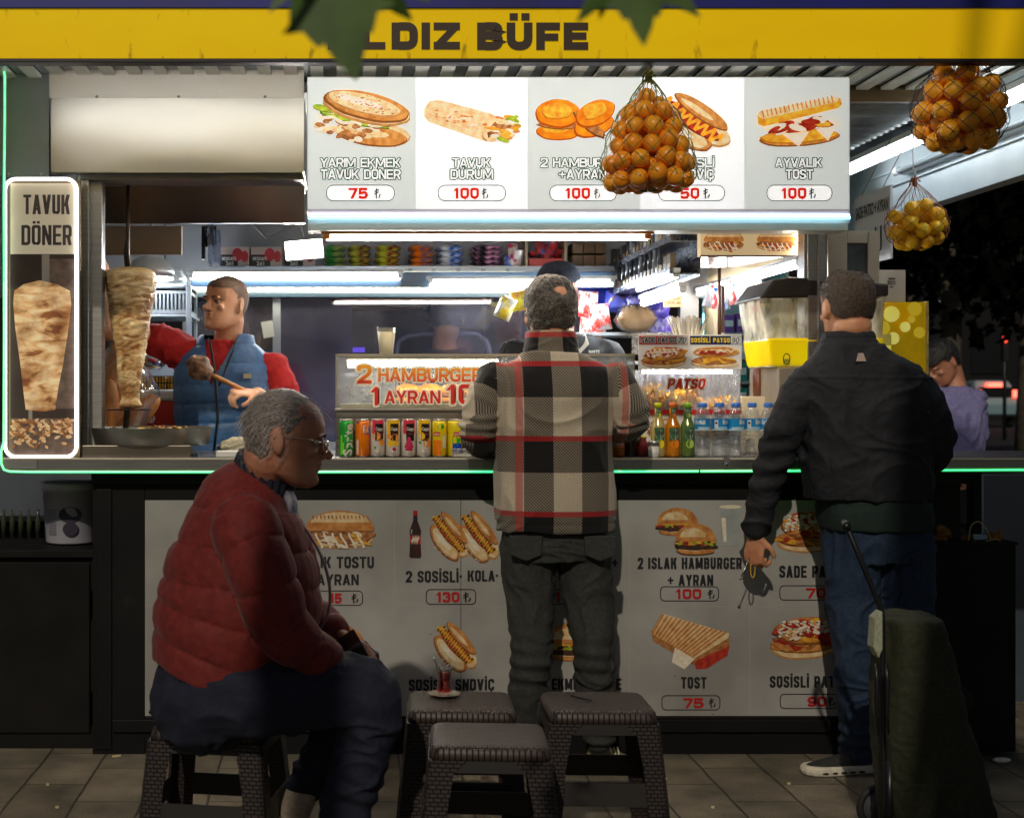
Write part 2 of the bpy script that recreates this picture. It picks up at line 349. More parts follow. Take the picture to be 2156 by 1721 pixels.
# ================================================================ the setting
def paving_mat():
    m = bpy.data.materials.new('paving'); m.use_nodes = True; N = m.node_tree.nodes; L = m.node_tree.links; p = N['Principled BSDF']
    tc = N.new('ShaderNodeTexCoord'); mp = N.new('ShaderNodeMapping'); mp.inputs['Rotation'].default_value = (0, 0, R(90)); L.new(tc.outputs['Object'], mp.inputs[0])
    b = N.new('ShaderNodeTexBrick'); b.inputs['Scale'].default_value = 1; b.inputs['Brick Width'].default_value = .42; b.inputs['Row Height'].default_value = .215
    b.inputs['Mortar Size'].default_value = .005; b.inputs['Mortar Smooth'].default_value = .4; b.inputs['Color1'].default_value = (.165, .138, .095, 1); b.inputs['Color2'].default_value = (.25, .21, .15, 1); b.inputs['Mortar'].default_value = (.07, .06, .045, 1)
    b.inputs['Bias'].default_value = .1
    wn = N.new('ShaderNodeTexNoise'); wn.inputs['Scale'].default_value = 3; L.new(tc.outputs['Object'], wn.inputs[0])
    wv = N.new('ShaderNodeVectorMath'); wv.operation = 'MULTIPLY_ADD'; wv.inputs[1].default_value = (.02, .02, 0); L.new(wn.outputs['Color'], wv.inputs[0]); L.new(mp.outputs[0], wv.inputs[2]); L.new(wv.outputs[0], b.inputs['Vector'])
    n1 = N.new('ShaderNodeTexNoise'); n1.inputs['Scale'].default_value = 5; n1.inputs['Detail'].default_value = 8; L.new(tc.outputs['Object'], n1.inputs[0])
    n2 = N.new('ShaderNodeTexNoise'); n2.inputs['Scale'].default_value = 160; n2.inputs['Detail'].default_value = 3; L.new(tc.outputs['Object'], n2.inputs[0])
    mr = N.new('ShaderNodeMapRange'); mr.inputs['From Min'].default_value = .3; mr.inputs['From Max'].default_value = .7; mr.inputs['To Min'].default_value = .42; mr.inputs['To Max'].default_value = 1.2; L.new(n1.outputs['Fac'], mr.inputs['Value'])
    m2 = N.new('ShaderNodeMapRange'); m2.inputs['From Min'].default_value = .3; m2.inputs['From Max'].default_value = .7; m2.inputs['To Min'].default_value = .75; m2.inputs['To Max'].default_value = 1.2; L.new(n2.outputs['Fac'], m2.inputs['Value'])
    mu = N.new('ShaderNodeMath'); mu.operation = 'MULTIPLY'; L.new(mr.outputs[0], mu.inputs[0]); L.new(m2.outputs[0], mu.inputs[1])
    mx = N.new('ShaderNodeVectorMath'); mx.operation = 'SCALE'; L.new(b.outputs['Color'], mx.inputs[0]); L.new(mu.outputs[0], mx.inputs['Scale']); L.new(mx.outputs[0], p.inputs['Base Color'])
    bm = N.new('ShaderNodeBump'); bm.inputs['Strength'].default_value = .8; bm.inputs['Distance'].default_value = .006
    ad = N.new('ShaderNodeMath'); ad.operation = 'MULTIPLY_ADD'; ad.inputs[1].default_value = -1.2; L.new(b.outputs['Fac'], ad.inputs[0]); L.new(n2.outputs['Fac'], ad.inputs[2]); L.new(ad.outputs[0], bm.inputs['Height']); L.new(bm.outputs[0], p.inputs['Normal'])
    p.inputs['Roughness'].default_value = .75; return m
g = MB(); g.quad((-60, -30, 0), (60, -30, 0), (60, 7, 0), (-60, 7, 0)); obj('pavement', g, paving_mat(), kind='structure', org=(0, 0, 0))
g = MB(); g.quad((-150, 7, -.12), (200, 7, -.12), (200, 250, -.12), (-150, 250, -.12)); g.box(-60, 60, 7, 7.15, -.119, .004)
obj('road', g, mat('asphalt', (.016, .016, .018, 1), (.024, .024, .026, 1), sc=40, rough=.8, bump=.4), kind='structure', org=(0, 0, 0))
# ---------------------------------------------------------------- kiosk
BLK = mat('black_paint', (.006, .0062, .007, 1), (.009, .009, .009, 1), sc=5, rough=.5, bump=.08, bsc=90, spec=.15)
CAB = mat('dark_cabinet', (.007, .0068, .0066, 1), (.012, .011, .0105, 1), sc=4, rough=.6, bump=.1, bsc=120, spec=.12)
STL = steel('brushed_steel', .52, .34)
STLD = steel('dull_steel', .30, .45, metal=.85)
WHT = mat('white_panel', C(214, 214, 210), C(190, 190, 186), sc=3, rough=.5)
GRYP = mat('grey_panel', C(140, 150, 152), C(116, 126, 128), sc=2, rough=.34, metal=.3)
CTY = -.10; CTZ = ZW(963, CTY)                    # front edge and height of the counter
K = thing('kiosk', 'black and steel snack kiosk with long counter under a yellow canopy', 'kiosk', (.6, .9, 0))
KR = 1.80; BW = 1.75                               # right wall, back wall
m = MB()
m.box(XW(195, 0), 2.30, .02, 1.8, .0, CTZ - .10)                                            # body below the counter
m.box(XW(195, 0), XW(305, 0), -.004, .019, .0, CTZ - .10)
m.box(XW(305, 0), XW(1960, 0), -.004, .019, 0, ZW(1507, 0)); m.box(XW(305, 0), XW(1960, 0), -.004, .019, ZW(1052, 0), CTZ - .10)
m.box(XW(1832, 0), XW(1960, 0), -.004, .019, ZW(1507, 0), ZW(1052, 0))
m.box(XW(203, 0), XW(236, 0), -.012, -.0045, ZW(1575, 0), CTZ - .12); m.box(XW(238, 0), XW(1830, 0), -.02, -.0045, ZW(1538, 0), ZW(1512, 0))
m.cyl((XW(275, 0), -.0052, ZW(1270, 0)), (XW(275, 0), -.001, ZW(1270, 0)), .028, n=24, mi=1)
obj('base_cabinet', m, [BLK, mat('hole_black', (.003, .003, .003, 1), rough=.9)], K, bev=.003)
m = MB(); xl = XW(4, CTY); m.box(xl, 2.95, CTY, .55, CTZ - .05, CTZ)
ct = obj('counter', m, [mat('counter_steel', (.30, .30, .30, 1), (.22, .22, .22, 1), sc=6, rough=.33, metal=.9, stretch=(1, 1, 40))], K, bev=.003)
m = MB(); m.box(xl + .01, 2.95, CTY - .003, CTY, ZW(967, CTY), ZW(963.5, CTY)); obj('edge_trim', m, mat('trim_light', C(235, 225, 205), rough=.25, metal=.4), ct)
m = MB(); m.box(xl + .002, XW(78, CTY), CTY - .004, CTY - .0005, ZW(986, CTY), ZW(968, CTY)); obj('bracket', m, STLD, ct); m = MB(); m.box(XW(1522, CTY), XW(1534, CTY), CTY - .012, CTY, ZW(984, CTY), ZW(961, CTY)); m.cyl((XW(1527, CTY), CTY - .02, ZW(976, CTY)), (XW(1527, CTY), CTY, ZW(976, CTY)), .006); obj('bracket', m, STLD, ct)
m = MB(); m.box(XW(195, 0), 2.3, -.03, .02, CTZ - .10, CTZ - .0505); obj('counter_beam', m, BLK, K)
# left wing cabinet and right cabinet
m = MB(); zt = ZW(1155, .08)
m.box(-2.2, XW(195, .03), .08, .75, 0, zt - .035); m.box(-2.2, XW(195, .03), .05, .76, zt - .03, zt); m.box(-1.4, XW(188, .06), .068, .0795, .06, zt - .05); m.box(XW(186, .06), XW(190, .06), .05, .0795, .1, .22); m.box(XW(186, .06), XW(190, .06), .05, .0795, .5, .6)
obj('side_cabinet', m, CAB, thing('cabinet', 'low black metal cabinet left of the kiosk with a white bucket on it', 'cabinet', (-1.4, .4, 0)), bev=.004)
rc = thing('cabinet', 'low black cabinet right of the kiosk under a tan cloth bag', 'cabinet', (2.25, .2, 0))
m = MB(); zr = ZW(1147, -.05); m.box(1.98, XW(2138, -.05), -.05, .5, .02, zr); m.box(2.0, XW(2130, -.05), -.056, -.0505, .08, zr - .03); m.box(1.975, XW(2141, -.05), -.058, .51, zr, zr + .012)
obj('cabinet_body', m, CAB, rc, bev=.003)
m = MB(); m.box(XW(2048, .3), XW(2066, .3), .3, .36, 0, CTZ - .06); obj('corner_post', m, BLK, K)
m = MB(); m.box(XW(2070, .9), 3.4, .9, .95, 0, .98); obj('side_screen', m, mat('screen_blue', (.05, .065, .085, 1), (.035, .045, .06, 1), sc=2, rough=.4), thing('screen', 'blue grey metal panel behind the right hand cabinet', 'panel', (2.8, .9, 0)))
# walls and roof of the kiosk
m = MB()
m.box(-1.75, XW(103, 0), .0, .05, ZW(372, 0), 2.62); k1 = obj('front_wall', m, GRYP, K)
m = MB(); 
for a, b in ((18, 366), (86, 367), (20, 165), (96, 300)): m = MB(); m.ball(W(a, b, -.002), (.006, .004, .006), 8); obj('screw', m, STL, k1)
m = MB(); m.box(XW(165, 0), XW(184, 0), -.01, .06, CTZ, ZW(370, 0)); m.box(XW(189, .04), XW(217, .04), .02, .09, CTZ, ZW(370, .02)); m.box(XW(184, .0), XW(188, .0), -.018, .05, CTZ, ZW(370, 0)); obj('post', m, STL, K, bev=.003)
m = MB(); m.box(XW(1700, .05), XW(1738, .05), .05, .12, CTZ, 2.45); m.box(XW(1692, .06), XW(1700, .06), .06, .14, CTZ, 2.45); m.box(XW(1721, .04), XW(1726, .04), .038, .05, CTZ, 2.45); obj('post', m, STL, K, bev=.003)
m = MB(); bz = ZW(626, BW); m.box(-1.75, KR, BW, BW + .06, bz, 2.5); m.box(-1.75, KR, BW, BW + .06, .0, ZW(930, BW))
for a, b in ((384, 398), (574, 590), (1255, 1275), (1432, 1470)): m.box(XW(a, BW), XW(b, BW), BW, BW + .06, ZW(930, BW), bz)
obj('back_wall', m, mat('inner_wall', C(178, 182, 190), C(150, 155, 165), sc=2, rough=.35), K)
m = MB(); m.box(XW(398, BW), XW(1255, BW), BW + .025, BW + .031, ZW(930, BW), bz); obj('window_glass', m, glass_mat('pane', (.74, .75, .80, 1), .12, frost=.085, fcol=(.52, .50, .70, 1), bsc=3), K)  # lavender film put into the pane stands in for haze and reflections
m = MB(); m.box(-1.80, -1.75, .02, BW + .06, 0, 2.5); obj('side_wall', m, WHT, K)
m = MB(); m.box(KR, KR + .05, .15, BW, 1.84, 2.5); m.box(KR, KR + .05, 1.2, BW, 0, 1.02); m.box(KR, KR + .05, 1.62, BW + .06, 1.02, 1.84); obj('side_wall', m, mat('cream_wall', C(215, 200, 170), rough=.4), K)
m = MB(); m.box(-1.75, KR, .06, BW, 2.46, 2.5); obj('ceiling', m, WHT, K)
m = MB(); m.box(-1.72, 1.78, .56, BW - .005, .0, .012); obj('kiosk_floor', m, CAB, K)
# canopy
FY = -1.0
can = MB(); can.box(-2.6, 2.70, FY, 2.6, 2.56, 2.62); can.box(-2.6, 3.0, FY - .02, FY + .05, 2.484, 2.80, 1); can.box(-2.6, 3.0, FY - .012, FY + .04, ZW(133.5, FY), ZW(125.5, FY), 2)
cano = obj('canopy', can, [CAB, mat('canopy_blue', C(12, 22, 140), C(8, 14, 110), sc=3, rough=.5), mat('navy_edge', C(22, 22, 40), C(14, 12, 16), sc=3, rough=.45)], K, bev=.002)
s1 = MB(); x = -2.3; k = 0; zs = 2.50; pit = .047
while x < 2.66:
    x1 = min(x + pit, 2.66); z0 = zs if k % 2 == 0 else zs + .018
    s1.box(x, x1, FY + .055, .2, z0, z0 + .012, k % 2); x = x1 + .0005; k += 1
obj('soffit', s1, [mat('soffit_lit', C(246, 246, 238), C(236, 236, 228), sc=5, rough=.3), mat('soffit_shaded', C(170, 180, 186), C(150, 160, 166), sc=5, rough=.3)], cano)  # white and grey ribs carry the light and shade of the corrugation in their paint
s2 = MB(); y = .30; k = 0; pitch = .07
while y < 2.55:
    for n_ in range(6):
        a0 = n_ / 6 * 2 * math.pi; a1 = (n_ + 1) / 6 * 2 * math.pi
        s2.quad((KR + .051, y + pitch * n_ / 6, 2.50 + .013 * math.cos(a0)), (2.66, y + pitch * n_ / 6, 2.50 + .013 * math.cos(a0)), (2.66, y + pitch * (n_ + 1) / 6, 2.50 + .013 * math.cos(a1)), (KR + .051, y + pitch * (n_ + 1) / 6, 2.50 + .013 * math.cos(a1)))
    y += pitch
obj('corrugated_roof', s2, mat('zinc', C(150, 156, 158), C(96, 98, 98), sc=5, rough=.3, metal=.7), cano)
m = MB(); m.box(KR - .02, 2.66, .205, .235, 2.455, 2.56); m.box(KR - .02, 2.66, .25, .285, 2.47, 2.56); obj('cross_beam', m, mat('beam_brown', C(120, 96, 60), C(60, 48, 30), sc=6, rough=.4, stretch=(.2, 1, 1), metal=.3), cano)
m = MB(); m.box(2.66, 2.70, -.9, 3.0, 2.20, 2.555); m.box(2.645, 2.66, -.9, 3.0, 2.40, 2.41); m.box(2.645, 2.66, -.9, 3.0, 2.33, 2.335); m.box(2.648, 2.72, -.9, 3.0, 2.185, 2.20); obj('side_fascia', m, mat('fascia_white', C(205, 215, 220), C(180, 192, 200), sc=2, rough=.4), cano)
# shop sign
sg = thing('shop_sign', 'long yellow fascia sign with black lettering along the canopy edge', 'sign', (.3, FY, 2.336))
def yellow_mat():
    m = mat('sign_yellow', C(252, 212, 14), C(244, 196, 12), sc=1.6, rough=.5, stretch=(.6, 1, 2), emit=.24); N = m.node_tree.nodes; L = m.node_tree.links; p = N['Principled BSDF']  # faint self-glow put into the yellow to brighten the sign
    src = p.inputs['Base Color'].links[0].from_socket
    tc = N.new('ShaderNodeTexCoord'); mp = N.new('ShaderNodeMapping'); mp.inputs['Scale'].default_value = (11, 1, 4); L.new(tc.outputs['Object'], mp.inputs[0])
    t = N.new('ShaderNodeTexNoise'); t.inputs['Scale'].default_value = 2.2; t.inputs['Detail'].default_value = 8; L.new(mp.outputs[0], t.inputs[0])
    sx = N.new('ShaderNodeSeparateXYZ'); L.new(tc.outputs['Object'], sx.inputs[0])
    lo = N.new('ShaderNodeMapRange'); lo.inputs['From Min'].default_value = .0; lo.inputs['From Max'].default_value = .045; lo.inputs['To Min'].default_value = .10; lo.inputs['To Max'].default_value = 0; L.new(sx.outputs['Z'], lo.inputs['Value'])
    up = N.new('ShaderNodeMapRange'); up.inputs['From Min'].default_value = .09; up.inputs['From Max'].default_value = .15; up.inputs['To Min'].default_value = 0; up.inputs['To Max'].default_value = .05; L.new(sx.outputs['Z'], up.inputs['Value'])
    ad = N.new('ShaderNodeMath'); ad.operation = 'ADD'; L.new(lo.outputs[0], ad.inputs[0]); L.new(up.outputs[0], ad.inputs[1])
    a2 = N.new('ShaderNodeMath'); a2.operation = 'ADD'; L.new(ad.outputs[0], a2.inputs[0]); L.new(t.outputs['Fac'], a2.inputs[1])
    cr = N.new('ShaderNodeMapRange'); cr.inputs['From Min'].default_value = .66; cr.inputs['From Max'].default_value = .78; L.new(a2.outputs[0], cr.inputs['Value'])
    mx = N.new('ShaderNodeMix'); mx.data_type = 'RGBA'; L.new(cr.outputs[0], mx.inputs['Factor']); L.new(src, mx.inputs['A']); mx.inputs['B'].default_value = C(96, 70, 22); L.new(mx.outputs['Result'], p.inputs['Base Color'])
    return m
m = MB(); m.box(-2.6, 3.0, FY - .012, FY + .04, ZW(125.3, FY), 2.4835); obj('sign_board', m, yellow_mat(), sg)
m = MB(); yy = FY - .0145
text(m, 'YIL', 668, 811, 50, 105, yy, bold=.095); text(m, 'DIZ', 824, 968, 48, 105, yy, bold=.095); text(m, 'BÜFE', 1004, 1238, 48, 106, yy, bold=.095)
obj('lettering', m, mat('letter_brown', C(62, 44, 26), rough=.5), sg)
# hood over the spit
hd = thing('extractor_hood', 'wide stainless steel extractor hood over the doner spit', 'hood', (XW(370, 0), .1, ZW(470, .2)))
hm = mat('hood_steel', C(182, 182, 178), C(172, 172, 167), sc=2, rough=.33, metal=.97, bump=.25, bsc=1.6, stretch=(.7, 1, 1.6), detail=1)
m = MB(); m.box(XW(103, -.06), XW(640, -.06), -.06, -.052, ZW(207, -.06), 2.55); obj('upper_panel', m, mat('hood_upper', C(222, 220, 214), C(214, 210, 202), sc=2, rough=.4, metal=.35, bump=.6, bsc=1.5, detail=1), hd, bev=.002)
m = MB()
# slightly dented front sheet
nx, nz = 40, 14; x0, x1, z0, z1 = XW(107, -.07), XW(640, -.07), ZW(361, -.07), ZW(206.5, -.07); vs = []
for j in range(nz + 1):
    for i in range(nx + 1):
        u, v = i / nx, j / nz; d = .004 * mnoise.noise((u * 2.2, v * 1.2, 3.3)); d *= min(1, 6 * u, 6 * (1 - u), 5 * v, 5 * (1 - v)); vs.append((x0 + (x1 - x0) * u, -.07 + d, z0 + (z1 - z0) * v))
m.add(vs, [(j * (nx + 1) + i, j * (nx + 1) + i + 1, (j + 1) * (nx + 1) + i + 1, (j + 1) * (nx + 1) + i) for j in range(nz) for i in range(nx)], 0, True)
m.box(x0, x1, -.05, -.045, z0, z1); m.box(x0, x0 + .004, -.07, .4, z0, z1); m.box(x1 - .004, x1, -.07, .4, z0, z1); m.box(x0 + .004, x1 - .004, -.072, -.03, z0 - .004, z0 - .0005)
obj('front_panel', m, hm, hd)
m = MB(); m.box(XW(168, -.03), XW(638, -.03), -.03, .34, ZW(378, -.03), ZW(366, -.03)); obj('lower_lip', m, STLD, hd, bev=.002)
m = MB(); m.quad(W(218, 470, .34), W(641, 470, .34), W(641, 374, .10), W(218, 374, .10)); m.box(XW(200, .34), XW(641, .34), .34, .36, ZW(470, .34), ZW(380, .34)); obj('inner_panel', m, mat('inner_steel', C(120, 112, 102), C(105, 97, 88), sc=3, rough=.3, metal=.9, bump=.6, bsc=2, detail=1), hd)
m = MB()
for a in (204, 376, 558): m = MB(); m.ball(W(a, 204, -.062), (.006, .004, .006), 8); obj('screw', m, STLD, hd)
# ================================================================ printed food
def foodmats(tag, e, k=1.0):
    def m(n, a, b, sc=40): 
        a = tuple(v * k for v in a[:3]) + (1,); b = tuple(v * k for v in b[:3]) + (1,)
        return mat(n + tag, a, b, sc=sc, rough=.5, emit=e, lo=.3, hi=.7, detail=5)
    return [m('crust', C(226, 160, 84), C(176, 100, 40)), m('crumb', C(246, 226, 186), C(220, 176, 110)), m('meat', C(206, 140, 80), C(130, 70, 34), 55), m('tomato', C(205, 60, 30), C(150, 24, 14), 60),
            m('mayo', C(250, 244, 228), C(236, 214, 184), 60), m('leaf', C(196, 206, 60), C(110, 150, 30), 50), m('fries', C(248, 196, 60), C(214, 130, 30), 45), m('patty', C(84, 50, 30), C(46, 26, 18), 60),
            m('bun', C(250, 160, 24), C(216, 104, 8), 25), m('cola', C(60, 12, 14), C(28, 6, 8), 20), m('milk', C(176, 182, 184), C(150, 158, 160), 20), m('sausage', C(196, 60, 34), C(136, 30, 18), 50), m('red', C(190, 20, 26), C(160, 12, 18), 10)] + [mat('rim%d' % i + tag, tuple(v * k for v in C(*c)[:3]) + (1,), tuple(v * k * .7 for v in C(*c)[:3]) + (1,), sc=60, rough=.5, emit=e) for i, c in enumerate(((150, 84, 34), (206, 150, 84), (110, 56, 26), (120, 26, 14), (214, 190, 150), (90, 120, 30), (200, 120, 20), (40, 22, 14), (190, 84, 6), (30, 6, 8), (130, 136, 138), (120, 26, 16), (120, 10, 14)))]
def food(mb, kind, x0, y0, x1, y1, Y, seed=1):
    r = random.Random(seed); lay = [0]; wd, ht = x1 - x0, y1 - y0
    def put(pts, mi):
        lay[0] += 1; ppoly(mb, [(x0 + u * wd, y0 + v * ht) for u, v in pts], Y - .00006 * lay[0], mi)
    def E(cx, cy, rx, ry, mi, rot=0, wob=.03, n=26, **k):
        sd = r.randint(0, 99)
        if rx > .03: put(ell(cx, cy, rx, ry, rot, n, wob, sd, **k), mi + 13); put(ell(cx + rx * .02, cy - ry * .09, rx * .96, ry * .92, rot, n, wob, sd, **k), mi)
        else: put(ell(cx, cy, rx, ry, rot, n, wob, sd, **k), mi)
        if rx > .2 and mi in (0, 8, 1): put(ell(cx - rx * .1, cy - ry * .3, rx * .6, ry * .36, rot, n, .06, sd + 1, **k), {0: 1, 8: 6, 1: 4}[mi])
    def squig(u0, v0, u1, v1, amp, nn, mi, wdt=.05, fr=3.):
        pts = []
        for i in range(nn * 4 + 1):
            t = i / (nn * 4); a = amp * math.sin(t * nn * 2 * math.pi); dx, dy = u1 - u0, v1 - v0; l = math.hypot(dx, dy)
            pts.append((x0 + (u0 + dx * t - dy / l * a) * wd, y0 + (v0 + dy * t + dx / l * a) * ht))
        lay[0] += 1; pline(mb, pts, wdt * ht, Y - .00006 * lay[0], mi)
    def bits(cx, cy, rx, ry, n, mis, sz=.05, rot=0, el=2.2):
        for _ in range(n):
            a = r.random() * 6.283; q = math.sqrt(r.random()); u, v = rx * q * math.cos(a), ry * q * math.sin(a); c, s_ = math.cos(R(rot)), math.sin(R(rot))
            E(cx + u * c - v * s_, cy + u * s_ + v * c, sz * r.uniform(.7, el), sz * r.uniform(.6, 1.1), r.choice(mis), r.uniform(-50, 50), .08, 10)
    if kind == 'sub':
        E(.62, .76, .38, .2, 1, 14); E(.60, .80, .36, .17, 0, 14); bits(.36, .66, .32, .2, 34, (2, 1, 2, 4), .05, 15); E(.42, .5, .4, .1, 5, 24, .2); bits(.40, .48, .36, .07, 12, (5, 4, 6), .05, 24)
        E(.48, .46, .40, .09, 3, 26, .1); squig(.02, .45, .5, .62, .03, 2, 4, .05); E(.55, .34, .48, .25, 1, 24); E(.55, .31, .46, .22, 0, 24, .02); E(.52, .27, .40, .15, 1, 24); bits(.55, .26, .36, .13, 46, (2,), .009, 24)
    elif kind == 'wrap':
        put([(.0, .2), (.06, .05), (.16, .02), (.72, .30), (.80, .42), (.78, .70), (.70, .86), (.6, .84), (.05, .48), (.0, .36)], 1); bits(.38, .42, .34, .1, 40, (0, 1, 1, 4), .028, 24); bits(.3, .36, .28, .12, 14, (0, 2), .012, 24)
        E(.75, .62, .10, .26, 1, 20); E(.77, .62, .075, .2, 2, 20, .1); bits(.84, .62, .14, .26, 34, (2, 1, 6, 5, 4, 1, 0), .045, 20)
    elif kind == 'buns':
        E(.30, .78, .29, .2, 8); E(.30, .62, .27, .1, 2, 6, .1); E(.30, .36, .30, .34, 8, 4); E(.28, .30, .2, .2, 6, 4, .1); E(.76, .64, .22, .32, 8, 38); E(.7, .62, .09, .36, 2, -32, .1); E(.78, .36, .22, .36, 8, 28); E(.78, .3, .13, .22, 6, 28, .1)
    elif kind == 'hotdog':
        E(.62, .58, .5, .24, 1, 42); E(.38, .66, .5, .22, 0, 42); E(.38, .68, .44, .16, 1, 42); E(.5, .5, .50, .13, 11, 42); squig(.12, .12, .88, .84, .10, 8, 6, .05); E(.64, .36, .46, .12, 0, 42); bits(.3, .8, .3, .1, 14, (4,), .012, 42)
    elif kind == 'tost':
        E(.5, .80, .47, .17, 0, -7); E(.5, .77, .46, .13, 6, -7); bits(.5, .56, .44, .12, 30, (4, 4, 3, 6, 11), .06, -12); put([(.30, .72), (.62, .68), (.5, .97)], 4); put([(.7, .64), (.93, .58), (.84, .86)], 4)
        put([(.02, .36), (.05, .30), (.92, .0), (.98, .03), (1., .15), (.96, .22), (.1, .58), (.03, .54)], 6); put([(.02, .36), (.05, .28), (.92, .0), (.97, .03), (.94, .10), (.08, .44)], 1)
        for i in range(17): u = .07 + .05 * i; v = .33 - .315 * (u - .05) / .87; put([(u, v - .055), (u + .016, v - .06), (u + .034, v + .07), (u + .018, v + .08)], 0)
    elif kind == 'patso':
        E(.5, .74, .47, .23, 1, -4); E(.5, .64, .48, .2, 0, -4); bits(.48, .62, .42, .15, 40, (6, 2, 6, 0, 3), .05, -6, 3.2); E(.53, .36, .45, .30, 0, -8, .06); bits(.54, .34, .4, .24, 30, (3, 3, 6, 0), .07, -8)
        for i in range(7): squig(.14 + .1 * i, .48 - .02 * i, .24 + .1 * i, .16, .05, 2, 4, .05)
        bits(.55, .32, .38, .2, 22, (4, 4, 3), .035, -8, 2.5)
    elif kind == 'patso2':
        E(.5, .80, .48, .17, 1, 2); E(.48, .68, .46, .14, 0, 2); bits(.5, .62, .44, .12, 24, (6, 6, 2, 0), .06, 2, 3.4); put([(.25, .56), (.6, .52), (.62, .64), (.27, .70)], 6); E(.52, .28, .46, .22, 6, 0, .05); E(.52, .27, .42, .17, 0, 0, .05); squig(.12, .28, .92, .22, .07, 6, 4, .05); bits(.52, .30, .36, .1, 12, (3,), .045)
    elif kind == 'burger':
        E(.5, .86, .44, .13, 0); E(.5, .72, .49, .13, 7, 0, .1); E(.5, .62, .47, .09, 6, 0, .2); bits(.5, .64, .44, .05, 14, (5, 3, 7), .04); put(ell(.5, .56, .47, .54, 0, 30, .02, 3, 180, 360), 0); put(ell(.44, .44, .3, .28, 0, 24, .03, 5, 180, 360), 1)
        bits(.45, .28, .3, .16, 18, (1,), .012)
    elif kind == 'sandwich':
        E(.5, .70, .48, .22, 1); E(.5, .62, .5, .2, 2, 0, .08); bits(.5, .66, .44, .2, 34, (3, 4, 2, 6, 2), .05, 0, 3.5); 
        for i in range(6): squig(.15 + .12 * i, .55, .25 + .12 * i, .9, .01, 1, 4, .05)
        put(ell(.5, .44, .49, .42, 0, 30, .02, 4, 180, 360) + [(.98, .5), (.02, .5)], 0); put(ell(.5, .30, .42, .24, 0, 30, .02, 4, 180, 360), 1)
        for i in range(15): u = .1 + .056 * i; put([(u, .14), (u + .02, .13), (u + .03, .22), (u + .01, .22)], 2)
    elif kind == 'toast':
        put([(.12, .05), (.97, .40), (.99, .62), (.55, .92), (.03, .50), (.0, .34)], 2); put([(.30, .60), (.55, .8), (.42, .98), (.26, .86)], 4); put([(.55, .84), (.98, .58), (.96, .74), (.7, .97), (.56, .98)], 3)
        put([(.14, .02), (.98, .36), (.97, .44), (.54, .80), (.0, .36)], 1)
        for i in range(15):
            t = i / 15; put([(.14 + .84 * t, .03 + .33 * t), (.165 + .84 * t, .04 + .33 * t), (.03 + .53 * t, .39 + .42 * t), (.0 + .53 * t, .37 + .42 * t)], 0)
    elif kind == 'coke':
        put([(.36, .0), (.64, .0), (.66, .1), (.34, .1)], 12); put([(.36, .1), (.64, .1), (.66, .22), (.90, .42), (.86, .62), (.92, .96), (.84, 1.), (.16, 1.), (.08, .96), (.14, .62), (.1, .42), (.34, .22)], 9); put([(.12, .52), (.88, .52), (.87, .70), (.13, .70)], 12); squig(.25, .61, .75, .61, .1, 3, 4, .025); put([(.2, .4), (.3, .4), (.26, .5), (.2, .5)], 10)
    elif kind == 'ayran':
        put([(.0, .0), (1., .0), (.86, 1.), (.14, 1.)], 10); E(.5, .03, .5, .05, 4); put([(.1, .3), (.3, .3), (.34, .9), (.2, .9)], 4)
def price(mb, x0, y0, x1, y1, num, nx0, nx1, tx0, tx1, Y, dark, red, white=None, lw=1.8, bold=.055, tl=None):
    o = rrect(x0, y0, x1, y1, min((y1 - y0) / 2 - .5, 15) if white is not None else 9)
    if white is not None: ppoly(mb, o, Y, white)
    ring_outline(mb, o, lw, Y - .0006, dark); h = y1 - y0
    text(mb, num, nx0, nx1, y0 + h * .17, y1 - h * .13, Y - .0012, red, bold)
    text(mb, '₺', tx0, tx1, y0 + h * .2, y1 - h * .14, Y - .0012, tl if tl is not None else dark, .0)
